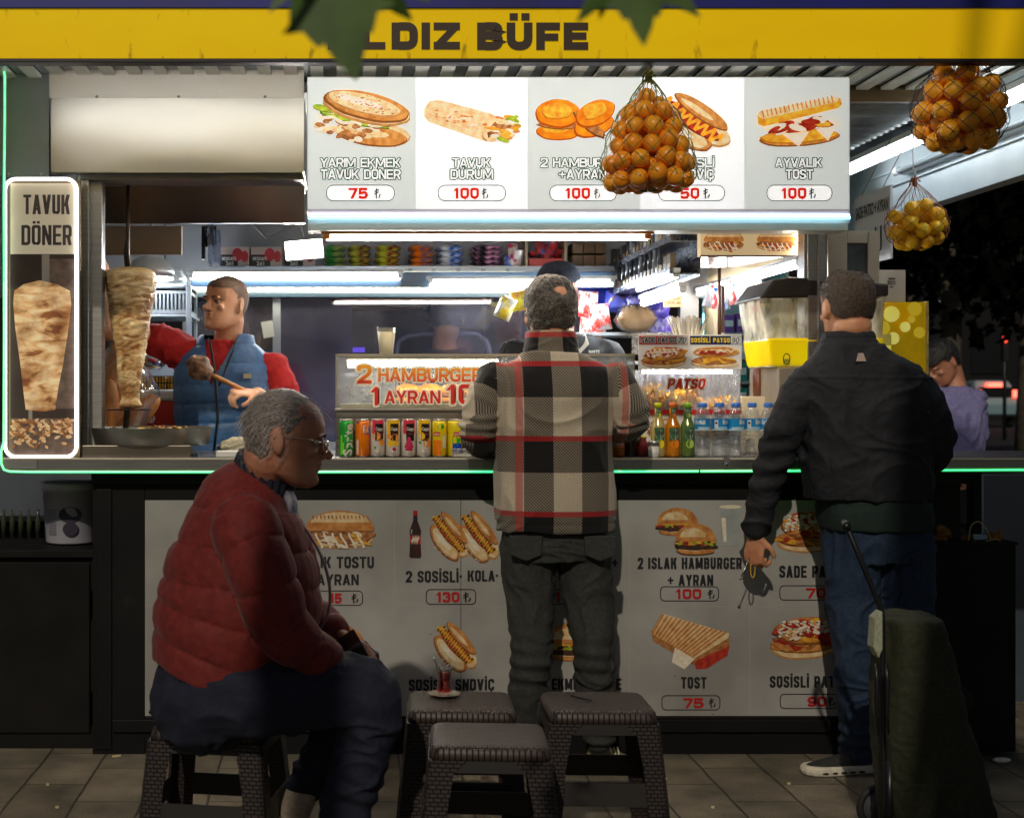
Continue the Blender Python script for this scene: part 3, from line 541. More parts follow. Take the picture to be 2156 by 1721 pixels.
# ================================================================ backlit menu over the counter
MY = -.12
ml = thing('menu_lightbox', 'long backlit white menu board with five dishes and prices under the yellow sign', 'menu board', (XW(1217, MY), MY, ZW(445, MY)))
m = MB(); pbox(m, 646, 162, 1789, 447, MY + .004, .15); obj('box_frame', m, mat('frame_white', C(225, 225, 220), rough=.4), ml, bev=.002)
PG = mat('lit_grey', C(216, 223, 222), rough=.4, emit=.56); PW = mat('lit_white', C(246, 249, 252), rough=.4, emit=.70)
LG = mat('lit_green_ink', C(30, 84, 58), rough=.5, emit=.06); LW = mat('lit_text_white', C(255, 255, 255), rough=.4, emit=.70); LR = mat('lit_red_ink', C(214, 40, 26), rough=.5, emit=.5); LD = mat('lit_dark_ink', C(24, 56, 46), rough=.5, emit=.1)
FL = foodmats('_lit', .52, 1.0)
cells = [(648, 875, PG, 'sub', (656, 185, 866, 312), [('YARIM EKMEK', 674, 843, 333, 352), ('TAVUK DÖNER', 675, 843, 357, 377)], (687, 390, 830, 423), ('75', 733, 774, 788, 801)),
 (875, 1110, PW, 'wrap', (892, 208, 1090, 312), [('TAVUK', 952, 1033, 333, 352), ('DÜRÜM', 948, 1038, 357, 377)], (922, 390, 1064, 423), ('100', 953, 1008, 1014, 1028)),
 (1110, 1347, PG, 'buns', (1126, 208, 1288, 298), [('2 HAMBURGER', 1138, 1316, 333, 352), ('+AYRAN', 1176, 1276, 357, 377)], (1157, 390, 1297, 423), ('100', 1188, 1242, 1250, 1263)),
 (1347, 1566, PW, 'hotdog', (1372, 190, 1534, 316), [('SOSİSLİ', 1406, 1503, 333, 352), ('SANDVİÇ', 1400, 1502, 357, 377)], (1386, 390, 1525, 423), ('50', 1432, 1472, 1480, 1494)),
 (1566, 1787, PG, 'tost', (1590, 204, 1772, 312), [('AYVALIK', 1632, 1730, 333, 352), ('TOST', 1654, 1711, 357, 377)], (1614, 390, 1751, 423), ('100', 1643, 1697, 1703, 1717))]
for i, (a, b, pm, kind, fr, tx, pr, pn) in enumerate(cells):
    m = MB(); prect(m, a + (.3 if i else 0), 164.5, b, 440, MY); pn_o = obj('menu_panel', m, pm, ml)
    m = MB(); food(m, kind, *fr, MY - .001, 5 + i); obj('food_picture', m, FL, pn_o)
    m = MB()
    for (t, x0, x1, yc, yb) in tx:
        text(m, t, x0, x1, yc, yb, MY - .0012, 0, .075, outline=1); text(m, t, x0, x1, yc, yb, MY - .0022, 1, .012)
    obj('lettering', m, [LG, LW], pn_o)
    m = MB(); price(m, *pr, *pn, MY - .0015, 0, 1, 2); obj('price_tag', m, [LD, LR, LW], pn_o)
m = MB(); pbox(m, 648, 470, 1785, 485, MY + .01, .12); pbox(m, 648, 447.5, 1788, 469.5, MY + .03, .1); obj('lower_trim', m, mat('trim_white', C(215, 218, 212), rough=.35), ml)
def neon(name, label, path, r, matl, group=None, cat='neon tube', closed=False, core=None, parent=None):
    m = MB(); m.tube(path, r, 8, closed=closed, smooth=True)
    return obj(name, m, matl, parent, label, cat if parent is None else None, group)
CYAN = lamp_mat('neon_cyan', (.25, .80, 1, 1), 2.6); LILAC = lamp_mat('neon_lilac', (.72, .60, 1, 1), 2.2)
neon('neon_tube', 'pale lilac neon strip right under the backlit menu', [W(648, 450, MY), W(1788, 452, MY)], .0045, LILAC, 'neon strips under the menu')
neon('neon_tube', 'cyan neon strip lower of the two under the backlit menu', [W(648, 458, MY), W(1789, 458.5, MY)], .006, CYAN, 'neon strips under the menu')
# ================================================================ printed board under the counter
lb = thing('menu_board', 'white printed menu board with dishes and prices on the lower kiosk front', 'menu board', (XW(1068, 0), -.008, ZW(1505, 0)))
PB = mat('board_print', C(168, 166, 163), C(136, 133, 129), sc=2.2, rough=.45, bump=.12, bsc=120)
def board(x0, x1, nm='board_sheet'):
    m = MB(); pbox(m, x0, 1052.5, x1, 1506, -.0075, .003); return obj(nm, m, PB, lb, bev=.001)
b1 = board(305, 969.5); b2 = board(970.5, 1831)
INK = mat('ink_black', C(22, 22, 26), rough=.5); RED = mat('ink_red', C(176, 18, 20), rough=.5); SEAM = mat('seam_grey', C(168, 166, 162), rough=.6)
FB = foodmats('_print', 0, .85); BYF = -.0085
m = MB()
for x in (580, 830, 1325, 1578): pline(m, [(x, 1054), (x, 1505)], .8, BYF, 0)
pline(m, [(306, 1274), (1830, 1276)], .8, BYF, 0); obj('print_lines', m, SEAM, lb)
for kind, fr in (('sandwich', (642, 1072, 788, 1162)), ('coke', (859, 1074, 889, 1174)), ('hotdog', (905, 1072, 985, 1178)), ('hotdog', (966, 1070, 1048, 1182)), ('burger', (1380, 1067, 1472, 1128)), ('burger', (1418, 1100, 1510, 1168)), ('ayran', (1513, 1064, 1561, 1148)), ('patso', (1632, 1070, 1770, 1166)),
                 ('burger', (645, 1310, 772, 1400)), ('hotdog', (914, 1304, 1002, 1412)), ('burger', (1146, 1308, 1262, 1392)), ('toast', (1370, 1288, 1538, 1410)), ('patso', (1618, 1292, 1764, 1390))):
    m = MB(); food(m, kind, *fr, BYF - (.006 if fr[0] == 1418 else 0), int(fr[0])); obj('food_picture', m, FB, lb)
LET = [('AYVALIK TOSTU', 590, 787, 1171, 1195), ('+ AYRAN', 640, 755, 1208, 1231), ('2 SOSİSLİ·', 854, 972, 1201, 1225), ('KOLA·', 984, 1048, 1200, 1223), ('+', 1288, 1300, 1172, 1196), ('2 ISLAK HAMBURGER', 1342, 1561, 1173, 1197), ('+ AYRAN', 1405, 1501, 1209, 1232), ('SADE PATSO', 1640, 1782, 1190, 1215),
       ('SOSİSLİ', 860, 946, 1429, 1453), ('SNDVİÇ', 958, 1040, 1428, 1452), ('YARIM EKMEK KÖFTE', 1085, 1308, 1427, 1451), ('TOST', 1433, 1487, 1424, 1448), ('SOSİSLİ PATSO', 1620, 1785, 1422, 1446)]
for t, a, b, yc, yb in LET:
    m = MB(); text(m, t, a, b, yc, yb, BYF - .0005, 0, .035); obj('lettering', m, INK, lb)
for pr, pn in (((640, 1243, 763, 1273), ('15', 692, 719, 740, 754)), ((897, 1240, 1001, 1271), ('130', 917, 967, 975, 991)), ((1140, 1240, 1262, 1271), ('1', 1168, 1178, 1236, 1250)), ((1390, 1234, 1512, 1264), ('100', 1421, 1476, 1490, 1504)), ((1641, 1232, 1775, 1262), ('70', 1696, 1738, 1752, 1766)),
               ((1393, 1463, 1515, 1493), ('75', 1438, 1480, 1492, 1506)), ((1642, 1460, 1763, 1490), ('90', 1700, 1739, 1742, 1758)), ((1132, 1462, 1240, 1492), None)):
    m = MB()
    if pn: price(m, *pr, *pn, BYF, 0, 1)
    else: ring_outline(m, rrect(*pr, 9), 1.8, BYF, 0)
    obj('price_tag', m, [INK, RED], lb)
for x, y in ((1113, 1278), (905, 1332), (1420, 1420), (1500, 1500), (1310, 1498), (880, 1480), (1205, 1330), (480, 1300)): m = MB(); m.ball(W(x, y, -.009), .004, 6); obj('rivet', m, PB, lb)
# ================================================================ doner sign with neon frame on the left
DY = -.085
ds = thing('neon_poster', 'tall poster of a chicken doner spit framed by a white neon tube', 'sign', (XW(86, DY), DY, CTZ))
m = MB(); pbox(m, 18, 380, 168, 962, DY + .002, .03); obj('sign_board', m, mat('poster_frame', C(120, 105, 80), rough=.4, metal=.5), ds)
m = MB(); prect(m, 22, 386, 158, 535, DY); obj('poster_title', m, mat('poster_cream', C(226, 214, 188), C(210, 196, 168), sc=2, emit=.22), ds)  # poster sheet and print glow faintly in place of neon light falling on them
m = MB(); text(m, 'TAVUK', 49, 147, 410, 451, DY - .001, 0, .03); text(m, 'DÖNER', 45, 151, 474, 516, DY - .001, 0, .03); obj('lettering', m, mat('poster_ink', C(84, 74, 72), rough=.6), ds)
m = MB(); prect(m, 22, 535, 158, 955, DY); prect(m, 100, 545, 157, 860, DY - .0008, 1); prect(m, 88, 536, 104, 600, DY - .0012, 2); prect(m, 22, 880, 158, 955, DY - .001, 1); prect(m, 60, 862, 68, 890, DY - .002, 2)
def meat_mat(key, e, c1, c2, c3):
    m = bpy.data.materials.new(key); m.use_nodes = True; N = m.node_tree.nodes; L = m.node_tree.links; p = N['Principled BSDF']
    tc = N.new('ShaderNodeTexCoord'); mp = N.new('ShaderNodeMapping'); mp.inputs['Scale'].default_value = (9, 9, 26); L.new(tc.outputs['Object'], mp.inputs[0])
    t = N.new('ShaderNodeTexNoise'); t.inputs['Scale'].default_value = 1.2; t.inputs['Detail'].default_value = 7; t.inputs['Distortion'].default_value = .7; L.new(mp.outputs[0], t.inputs[0])
    t2 = N.new('ShaderNodeTexNoise'); t2.inputs['Scale'].default_value = 9; t2.inputs['Detail'].default_value = 6; L.new(tc.outputs['Object'], t2.inputs[0])
    cr = N.new('ShaderNodeValToRGB'); e_ = cr.color_ramp.elements; e_[0].position = .34; e_[0].color = c3; e_[1].position = .62; e_[1].color = c1; q = e_.new(.45); q.color = c2; L.new(t.outputs['Fac'], cr.inputs[0])
    cr2 = N.new('ShaderNodeValToRGB'); cr2.color_ramp.elements[0].position = .36; cr2.color_ramp.elements[0].color = (.45, .3, .2, 1); cr2.color_ramp.elements[1].position = .55; cr2.color_ramp.elements[1].color = (1, 1, 1, 1); L.new(t2.outputs['Fac'], cr2.inputs[0])
    mx = N.new('ShaderNodeMix'); mx.data_type = 'RGBA'; mx.blend_type = 'MULTIPLY'; mx.inputs['Factor'].default_value = 1; L.new(cr.outputs[0], mx.inputs['A']); L.new(cr2.outputs[0], mx.inputs['B']); L.new(mx.outputs['Result'], p.inputs['Base Color'])
    p.inputs['Roughness'].default_value = .38
    if e: L.new(mx.outputs['Result'], p.inputs['Emission Color']); p.inputs['Emission Strength'].default_value = e
    else:
        b = N.new('ShaderNodeBump'); b.inputs['Strength'].default_value = 1; b.inputs['Distance'].default_value = .012; L.new(t.outputs['Fac'], b.inputs['Height']); L.new(b.outputs[0], p.inputs['Normal'])
    return m
pts = [(28, 640), (30, 612), (50, 598), (84, 590), (120, 598), (147, 612), (150, 640), (143, 700), (132, 770), (122, 820), (116, 862), (90, 866), (54, 862), (50, 830), (42, 760), (32, 690)]
ppoly(m, pts, DY - .002, 3); r_ = random.Random(4)
for i in range(150):
    x, y = 24 + r_.random() * 126, 884 + abs(r_.gauss(0, 26)) % 58; ppoly(m, ell(x, y, r_.uniform(4, 9), r_.uniform(2, 4), r_.uniform(-60, 60), 8, .1, i), DY - .002 - .00003 * i, r_.choice((3, 4, 5)))
obj('poster_photo', m, [mat('poster_dark', C(66, 52, 44), C(52, 40, 34), sc=8, emit=.12), mat('poster_mesh', C(120, 100, 88), C(90, 72, 62), sc=30, emit=.14), mat('poster_rod', C(150, 140, 128), emit=.15), meat_mat('poster_meat', .34, C(240, 214, 168), C(214, 168, 112), C(140, 84, 44)), mat('flake_light', C(232, 200, 160), C(200, 150, 104), sc=60, emit=.25), mat('flake_dark', C(176, 124, 84), C(140, 90, 56), sc=60, emit=.2)], ds)
o = rrect(11, 377, 161, 961, 22, 7); m = MB(); m.tube([W(x, y, DY - .006) for x, y in o], .0062, 8, closed=True); obj('neon_tube', m, lamp_mat('neon_white', (1, .97, .95, 1), 4.2), ds)
GRN = lamp_mat('neon_green', (.005, 1, .07, 1), .75); GRC = lamp_mat('neon_green_core', (.08, .75, .62, 1), 1.15)
gy = CTY - .006
pth = [W(2, 120, gy), W(6, 136, gy), W(10, 160, gy), W(10, 260, gy), W(8, 420, gy), W(9, 700, gy), W(8, 930, gy), W(2, 950, gy), W(3, 976, gy), W(8, 988, gy), W(20, 992, gy), W(60, 993, gy), W(600, 993, gy), W(1300, 992, gy), W(1470, 991.5, gy)]
gs = thing('led_strip', 'green glowing LED strip along the front edge of the counter', 'led strip', (XW(600, gy), gy, ZW(993, gy)))
m = MB(); m.tube(pth, .0052, 8); pe = [W(1474, 991.5, gy), W(2155, 988.5, gy), W(2400, 987.5, gy)]; m.tube(pe, .0052, 8); obj('glow_sleeve', m, GRN, gs)
m = MB(); m.tube([p + Vector((0, -.0042, 0)) for p in pth], .0026, 6); m.tube([p + Vector((0, -.0042, 0)) for p in pe], .0024, 6); obj('led_core', m, GRC, gs)
# ================================================================ lamps
def tube_light(label, p0, p1, r, lm, up=.03, fix=True, wid=None, fm=None):
    p0, p1 = Vector(p0), Vector(p1); c = (p0 + p1) / 2
    t = thing('tube_lamp', label, 'tube lamp', c, 'fluorescent tubes'); m = MB(); m.cyl(p0, p1, r, n=12); obj('tube', m, lm, t)
    if fix:
        d = (p1 - p0).normalized(); m = MB(); q = Vector((0, 0, up)); sd = d.cross(Vector((0, 0, 1))).normalized() * (wid or r * 1.5)
        a, b = p0 - d * .02 + q, p1 + d * .02 + q; hh = Vector((0, 0, up * .8)); vs = [a - sd, a + sd, b + sd, b - sd]; vs += [v + hh for v in vs]
        m.add(vs, [(3, 2, 1, 0), (4, 5, 6, 7), (0, 1, 5, 4), (1, 2, 6, 5), (2, 3, 7, 6), (3, 0, 4, 7)])
        for e in (p0, p1): m.box(e.x - .012, e.x + .012, e.y - .012, e.y + .012, e.z - r * .5, e.z + up)
        obj('fixture', m, fm or mat('fixture_white', C(220, 224, 228), rough=.4), t)
    return t
COOL = lamp_mat('tube_cool', (.88, .96, 1, 1), 60); WARM = lamp_mat('tube_warm', (1, .91, .77, 1), 46); OUTL = lamp_mat('tube_outer', (.90, .97, 1, 1), 13)
wy = -.04
tube_light('long warm tube lamp with a wooden-coloured reflector under the backlit menu', W(688, 502, wy), W(1362, 501, wy), .0085, WARM, .012, wid=.03, fm=mat('reflector_wood', C(216, 150, 78), C(196, 128, 60), sc=6, rough=.4, stretch=(.2, 1, 1)))
sy = 1.40
tube_light('white tube lamp under the left half of the snack shelf', W(402, 583, sy), W(842, 583, sy), .012, COOL, .02)
tube_light('white tube lamp under the right half of the snack shelf', W(906, 598, sy), W(1288, 597, sy), .013, COOL, .02)
tube_light('yellowish tube lamp along the top of the rear window', W(398, 609, BW - .06), W(1108, 611, BW - .06), .010, lamp_mat('tube_yellow', (1, .97, .72, 1), 26), .02)
tube_light('short white tube lamp upper of the pair under the cigarette rack', (1.33, .40, 1.80), (1.33, 1.12, 1.80), .009, COOL, .018)
tube_light('short white tube lamp lower of the pair under the cigarette rack', (1.36, .42, 1.742), (1.36, 1.15, 1.742), .014, COOL, .02)
tube_light('long warm tube lamp running along the right kiosk wall', (1.745, .16, 1.825), (1.745, 1.70, 1.825), .012, WARM, .018)
tube_light('bright white tube lamp under the corrugated canopy roof at right', (2.46, -.45, 2.41), (2.46, 1.7, 2.41), .016, OUTL, .03)
tube_light('assumed white tube lamp under the soffit, unseen behind the yellow fascia, lighting the hood', W(-10, 128, -.60), W(1700, 128, -.60), .008, lamp_mat('assumed_soffit_tube', (1, .97, .93, 1), 24), .02, fix=False)  # assumed lamp, out of view; added to brighten the hood and soffit
m = MB(); m.cyl((2.60, -.5, 2.375), (2.60, 1.4, 2.375), .011, n=10); ol = thing('tube_lamp', 'unlit grey tube lamp fixed on the white side fascia of the canopy', 'tube lamp', (2.6, .5, 2.375), 'fluorescent tubes'); obj('tube', m, mat('dead_tube', C(160, 170, 176), rough=.3), ol)
m = MB(); m.box(2.615, 2.659, -.52, 1.42, 2.36, 2.39)
for y in (-.5, .45, 1.4): m.cyl((2.6, y - .02, 2.375), (2.6, y + .02, 2.375), .02, n=10)
obj('fixture', m, mat('fixture_white', C(220, 224, 228)), ol)
tube_light('warm white lamp in the neon end of the sandwich picture sign', W(1686, 490, .2), W(1686, 545, .2), .010, WARM, .01, fix=False)
# flood light on a bracket
fl = thing('flood_light', 'small square white floodlight glaring at the left of the rear shelf', 'floodlight', W(640, 525, .7)); c = W(640, 525, .7); q = Matrix.Rotation(R(-5), 3, 'Y')
m = MB(); m.box(c.x - .082, c.x + .082, c.y + .004, c.y + .04, c.z - .042, c.z + .042, 0, q); obj('lamp_housing', m, STLD, fl, bev=.003)
m = MB(); m.box(c.x - .076, c.x + .076, c.y, c.y + .0035, c.z - .036, c.z + .036, 0, q, c); obj('lamp_glass', m, lamp_mat('flood_glow', (1, .95, .84, 1), 260), fl)
m = MB(); m.tube([c + Vector((-.0, .03, .04)), c + Vector((-.02, .06, .12)), W(560, 500, .85), W(530, 470, .9)], .006, 6); obj('bracket_arm', m, STLD, fl)
for i, (x, y, YY, rr, lab) in enumerate(((318, 575, 1.1, .105, 'white dome lamp hanging behind the top of the doner spit'), (348, 592, 1.35, .10, 'white dome lamp hanging right behind the other dome lamp'))):
    c = W(x, y, YY); t = thing('dome_lamp', lab, 'lamp', c, 'dome lamps'); m = MB(); m.lathe([(rr, -.02), (rr * .97, .02), (rr * .7, .06), (.03, .075), (.02, .1)], c, 24); obj('shade', m, mat('dome_shade', C(225, 228, 230), rough=.25, metal=.3), t)
    m = MB(); m.lathe([(rr * .93, -.028), (rr * .95, -.012)], c, 24); obj('diffuser', m, lamp_mat('dome_glow', (.95, .97, 1, 1), 22), t); m = MB(); m.cyl(c + Vector((0, 0, .1)), (c.x, c.y, 2.45), .006, n=8); obj('stem', m, STLD, t)
# ================================================================ goods on the counter
def BYp(Y): return CY + (CAMZ - CTZ) * S(Y)         # photo row of the counter top at depth Y
def px_lathe(mb, px, prof, Y, mi=0, n=28, sq=None, base=None):
    """prof: (half width, height above base) in photo units"""
    s = S(Y); c = Vector((XW(px, Y), Y, (CTZ if base is None else base)))
    mb.lathe([(r / s, h / s) for r, h in prof], c, n, mi, sq=sq); return c
def wrap_patch(mb, cx, cy, r, x0, x1, z0, z1, mi=0, n=8):
    vs = []
    for k in range(n + 1):
        t = (x0 + (x1 - x0) * k / n - cx) / r; vs += [(cx + r * math.sin(t), cy - r * math.cos(t), z0), (cx + r * math.sin(t), cy - r * math.cos(t), z1)]
    mb.add(vs, [(2 * k, 2 * k + 2, 2 * k + 3, 2 * k + 1) for k in range(n)], mi, True)
def wrap_disc(mb, cx, cy, r, x, z, rad, mi=0, n=14, ry=None):
    vs = []
    for k in range(n):
        a = 2 * math.pi * k / n; t = (x + rad * math.cos(a) - cx) / r; vs.append((cx + r * math.sin(t), cy - r * math.cos(t), z + (ry or rad) * math.sin(a)))
    mb.add(vs, [tuple(range(n))], mi, True)
ALU = mat('aluminium', C(215, 215, 212), rough=.22, metal=.9)
def paint(n, a, b=None): return mat('can_' + n, C(*a), C(*(b or a)), sc=20, rough=.28, spec=.6, metal=.15)
cG, cG2, cO, cW, cP, cY, cK, cB, cLY, cOr2, cRas = paint('green', (30, 170, 50), (20, 140, 40)), paint('lime', (120, 225, 40)), paint('orange', (245, 130, 10), (230, 110, 5)), paint('white', (228, 220, 208), (214, 204, 190)), paint('pink', (222, 60, 80)), paint('yellow', (246, 196, 20)), paint('black', (26, 22, 20)), paint('blue', (20, 60, 170)), paint('lemon', (236, 214, 20), (222, 190, 10)), paint('apricot', (244, 160, 60), (226, 110, 60)), paint('berry', (206, 50, 90), (170, 30, 70))
CANY = -.03
def can(px, name_lab, body, deco):
    s = S(CANY); X = XW(px, CANY); r = 15.6 / s; h = 80 / s
    t = thing('drink_can', name_lab, 'drink can', (X, CANY, CTZ), 'drink cans in a row on the counter')
    m = MB(); px_lathe(m, px, [(12, 0), (13.4, 1.2), (15.6, 4), (15.6, 71), (14, 75.5)], CANY); obj('can_body', m, body, t)
    m = MB(); px_lathe(m, px, [(13.9, 75.3), (14.4, 77), (14.2, 79), (13.2, 79.6), (13, 78), (3, 77.6)], CANY); px_lathe(m, px, [(11.8, .1), (13.2, .1), (14.6, 2.4), (14.7, 2.6)], CANY); obj('can_rim', m, ALU, t)
    deco(t, X, r + .0004, s)
def on(t, name, mats, fn): m = MB(); fn(m); obj(name, m, mats, t)
def zc(py): return CTZ + (961 - py) / S(CANY)
def d_sprite(t, X, r, s):
    def f(m):
        wrap_patch(m, X, CANY, r, X - 14 / s, X - 9 / s, zc(955), zc(915), 1); wrap_patch(m, X, CANY, r, X - 9 / s, X - 5 / s, zc(955), zc(930), 1)
        v, fc = glyphs('Sprite', .03); k = 66 / s / v[:, 0].max(); out = []
        for q in v: 
            z = zc(957) + q[0] * k; x = X + 12 / s - q[1] * k * 1.0 + (q[0] * k) * .06; tt = (x - X) / r; out.append((X + (r + .0003) * math.sin(tt), CANY - (r + .0003) * math.cos(tt), z))
        m.add(out, fc, 0)
    on(t, 'print', [cW, cG2], f)
def d_fanta(t, X, r, s):
    def f(m):
        wrap_patch(m, X, CANY, r, X - 15 / s, X - 9 / s, zc(955), zc(925), 1); wrap_disc(m, X, CANY, r, X + 10 / s, zc(905), 8 / s, 2, ry=9 / s)
        text(m, 'FA', (X * s) + CX + 1, X * s + CX + 15, 895, 911, CANY, 0, .05, (X, CANY, r + .0006)); text(m, 'FANTA', X * s + CX - 16, X * s + CX - 8, 886, 891, CANY, 2, .03, (X, CANY, r + .0004))
    on(t, 'print', [cW, cW, cB], f)
def d_juice(top, fruits, word):
    def d(t, X, r, s):
        def f(m):
            wrap_patch(m, X, CANY, r, X - 13 / s, X + 14 / s, zc(912), zc(883), top[0]); wrap_disc(m, X, CANY, r, X - 8 / s, zc(903), 8 / s, top[0], ry=10 / s)
            wrap_patch(m, X, CANY, r + .0002, X - 6 / s, X + 12 / s, zc(927), zc(891), 0)
            text(m, 'Cappy', X * s + CX - 5, X * s + CX + 11.5, 898.5, 905, CANY, 1, .04, (X, CANY, r + .0006)); text(m, word, X * s + CX - 1, X * s + CX + 8, 911, 914, CANY, 2, .02, (X, CANY, r + .0006))
            for (u, v, q, mi) in fruits: wrap_disc(m, X, CANY, r + .0004 + .0001 * mi, X + u / s, zc(v), q / s, mi)
            wrap_patch(m, X, CANY, r + .0001, X - 5 / s, X + 6 / s, zc(954), zc(952), 6); wrap_patch(m, X, CANY, r + .0001, X - 4 / s, X + 5 / s, zc(957), zc(955.5), 6)
        on(t, 'print', [cK, cW, cP, cY, cOr2, cRas, paint('grey', (150, 145, 140)), cG], f)
    return d
def d_tea(lemon):
    def d(t, X, r, s):
        def f(m):
            if lemon: wrap_patch(m, X, CANY, r, X - 6 / s, X + 15 / s, zc(957), zc(932), 2); wrap_disc(m, X, CANY, r + .0002, X + 2 / s, zc(925), 9 / s, 3, ry=14 / s)
            else: wrap_patch(m, X, CANY, r, X - 15 / s, X + 2 / s, zc(957), zc(925), 4); wrap_patch(m, X, CANY, r + .0002, X + 6 / s, X + 14 / s, zc(942), zc(914), 1); wrap_disc(m, X, CANY, r + .0002, X + 2 / s, zc(897), 8 / s, 3, ry=5 / s)
            u = 4 if lemon else -8; wrap_disc(m, X, CANY, r + .0004, X + u / s, zc(913), 9.5 / s, 0); wrap_patch(m, X, CANY, r + .0006, X + (u - 8) / s, X + (u + 8) / s, zc(917), zc(908.5), 5)
            text(m, 'Lipton', X * s + CX + u - 7, X * s + CX + u + 7, 910, 915, CANY, 1, .04, (X, CANY, r + .0009))
        on(t, 'print', [cLY, cW, cB, cG, cO, mat('can_red', C(200, 30, 30), rough=.3)], f)
    return d
can(729, 'bright green soda can, leftmost of the row on the counter', cG, d_sprite)
can(763, 'orange soda can with a blue and white logo beside the green can', cO, d_fanta)
can(795, 'white juice can with pink top and peaches, next to the orange can', cW, d_juice((2,), [(-3, 917, 9, 4), (9, 930, 7, 4), (-6, 941, 2.5, 7)], 'Şeftali'))
can(827, 'white juice can with mixed yellow fruit and yellow top', cW, d_juice((3,), [(-9, 918, 6, 4), (5, 920, 8, 4), (-6, 932, 7, 3), (7, 932, 6, 3), (2, 944, 4, 5)], 'Karışık'))
can(860, 'white juice can with a bunch of dark pink berries', cW, d_juice((2,), [(u * 3.3, 922 + v * 5.6, 3.6, 5) for v in range(5) for u in ((0,), (-.7, .7), (-1.3, 0, 1.3), (-2, -.7, .7, 2), (-1.3, 0, 1.3))[v]], 'Vişne'))
can(892, 'white juice can with apricots and a yellow top', cW, d_juice((3,), [(-6, 917, 8, 3), (7, 931, 9, 4), (-9, 930, 3, 7)], 'Kayısı'))
can(925, 'yellow and orange iced tea can with a white label patch', cLY, d_tea(False))
can(957, 'yellow and blue lemon iced tea can at the right end', cLY, d_tea(True))
# water bottles
def water_mat():
    return glass_mat('clear_plastic', (.93, .95, .97, 1), .13, .06, frost=.10, fcol=(.85, .88, .9, 1), bump=.4, bsc=30, stretch=(1, 1, 4))
PLA = water_mat(); WCAP = mat('cap_blue', C(70, 130, 225), C(60, 120, 215), rough=.35); WL = mat('water_label', C(10, 120, 190), C(30, 150, 210), sc=30, rough=.35); WLW = mat('label_white', C(225, 230, 232), rough=.4); WLB = mat('label_pale', C(170, 205, 225), rough=.4)
wl = ['leftmost water bottle of the row, beside the green lemonade bottle', 'second water bottle from the left with a white barcode patch on its label', 'third water bottle from the left, in the middle of the row', 'fourth water bottle from the left with a white patch on its label', 'fifth water bottle from the left, near the dark jacket sleeve', 'water bottle farthest right, mostly behind the dark jacket sleeve']
for i, px in enumerate((1478, 1514, 1549, 1583, 1617, 1651)):
    Y = -.02 + .012 * (i % 2); s = S(Y); X = XW(px, Y)
    t = thing('water_bottle', wl[i], 'water bottle', (X, Y, CTZ), 'clear water bottles with blue caps')
    prof = [(10, 0), (15, 1.5), (16.6, 6)]
    for k in range(5): prof += [(16.8, 9 + k * 9), (16.8, 13 + k * 9), (15.6, 15 + k * 9), (15.6, 16.4 + k * 9)]
    prof += [(16.8, 55), (16.9, 80), (16, 86), (13, 95), (9, 101), (7.4, 104), (7.4, 107)]
    m = MB(); px_lathe(m, px, prof, Y); obj('bottle_body', m, PLA, t); m = MB(); px_lathe(m, px, [(9, 104), (9.6, 105), (9.6, 112), (9, 113.4), (4, 113.6)], Y, n=24); obj('cap', m, WCAP, t)
    m = MB(); r = 17.1 / s; cz = CTZ
    m.lathe([(r, 58 / s), (r, 80 / s)], (X, Y, cz), 28, 0, caps=False); m.lathe([(r, 55.5 / s), (r, 58 / s)], (X, Y, cz), 28, 1, caps=False); 
    wrap_patch(m, X, Y, r + .0004, X - 14 / s, X + 16 / s, cz + 55.5 / s, cz + 63 / s, 2)
    if i in (1, 3): wrap_patch(m, X, Y, r + .0006, X - 15 / s, X - 7 / s, cz + 60 / s, cz + 77 / s, 1); wrap_disc(m, X, Y, r + .0008, X - 11 / s, cz + 71 / s, 2.5 / s, 3)
    u = -9 if i in (0, 4, 5) else 13
    v, fc = glyphs('Erikli', .04); kk = 22 / s / v[:, 0].max(); out = []
    for q in v: tt = (u / s + q[0] * kk - 11 / s) / r; out.append((X + (r + .0008) * math.sin(tt), Y - (r + .0008) * math.cos(tt), cz + 69 / s + q[1] * kk * 1.1))
    m.add(out, fc, 1); obj('label', m, [WL, WLW, WLB, INK], t)
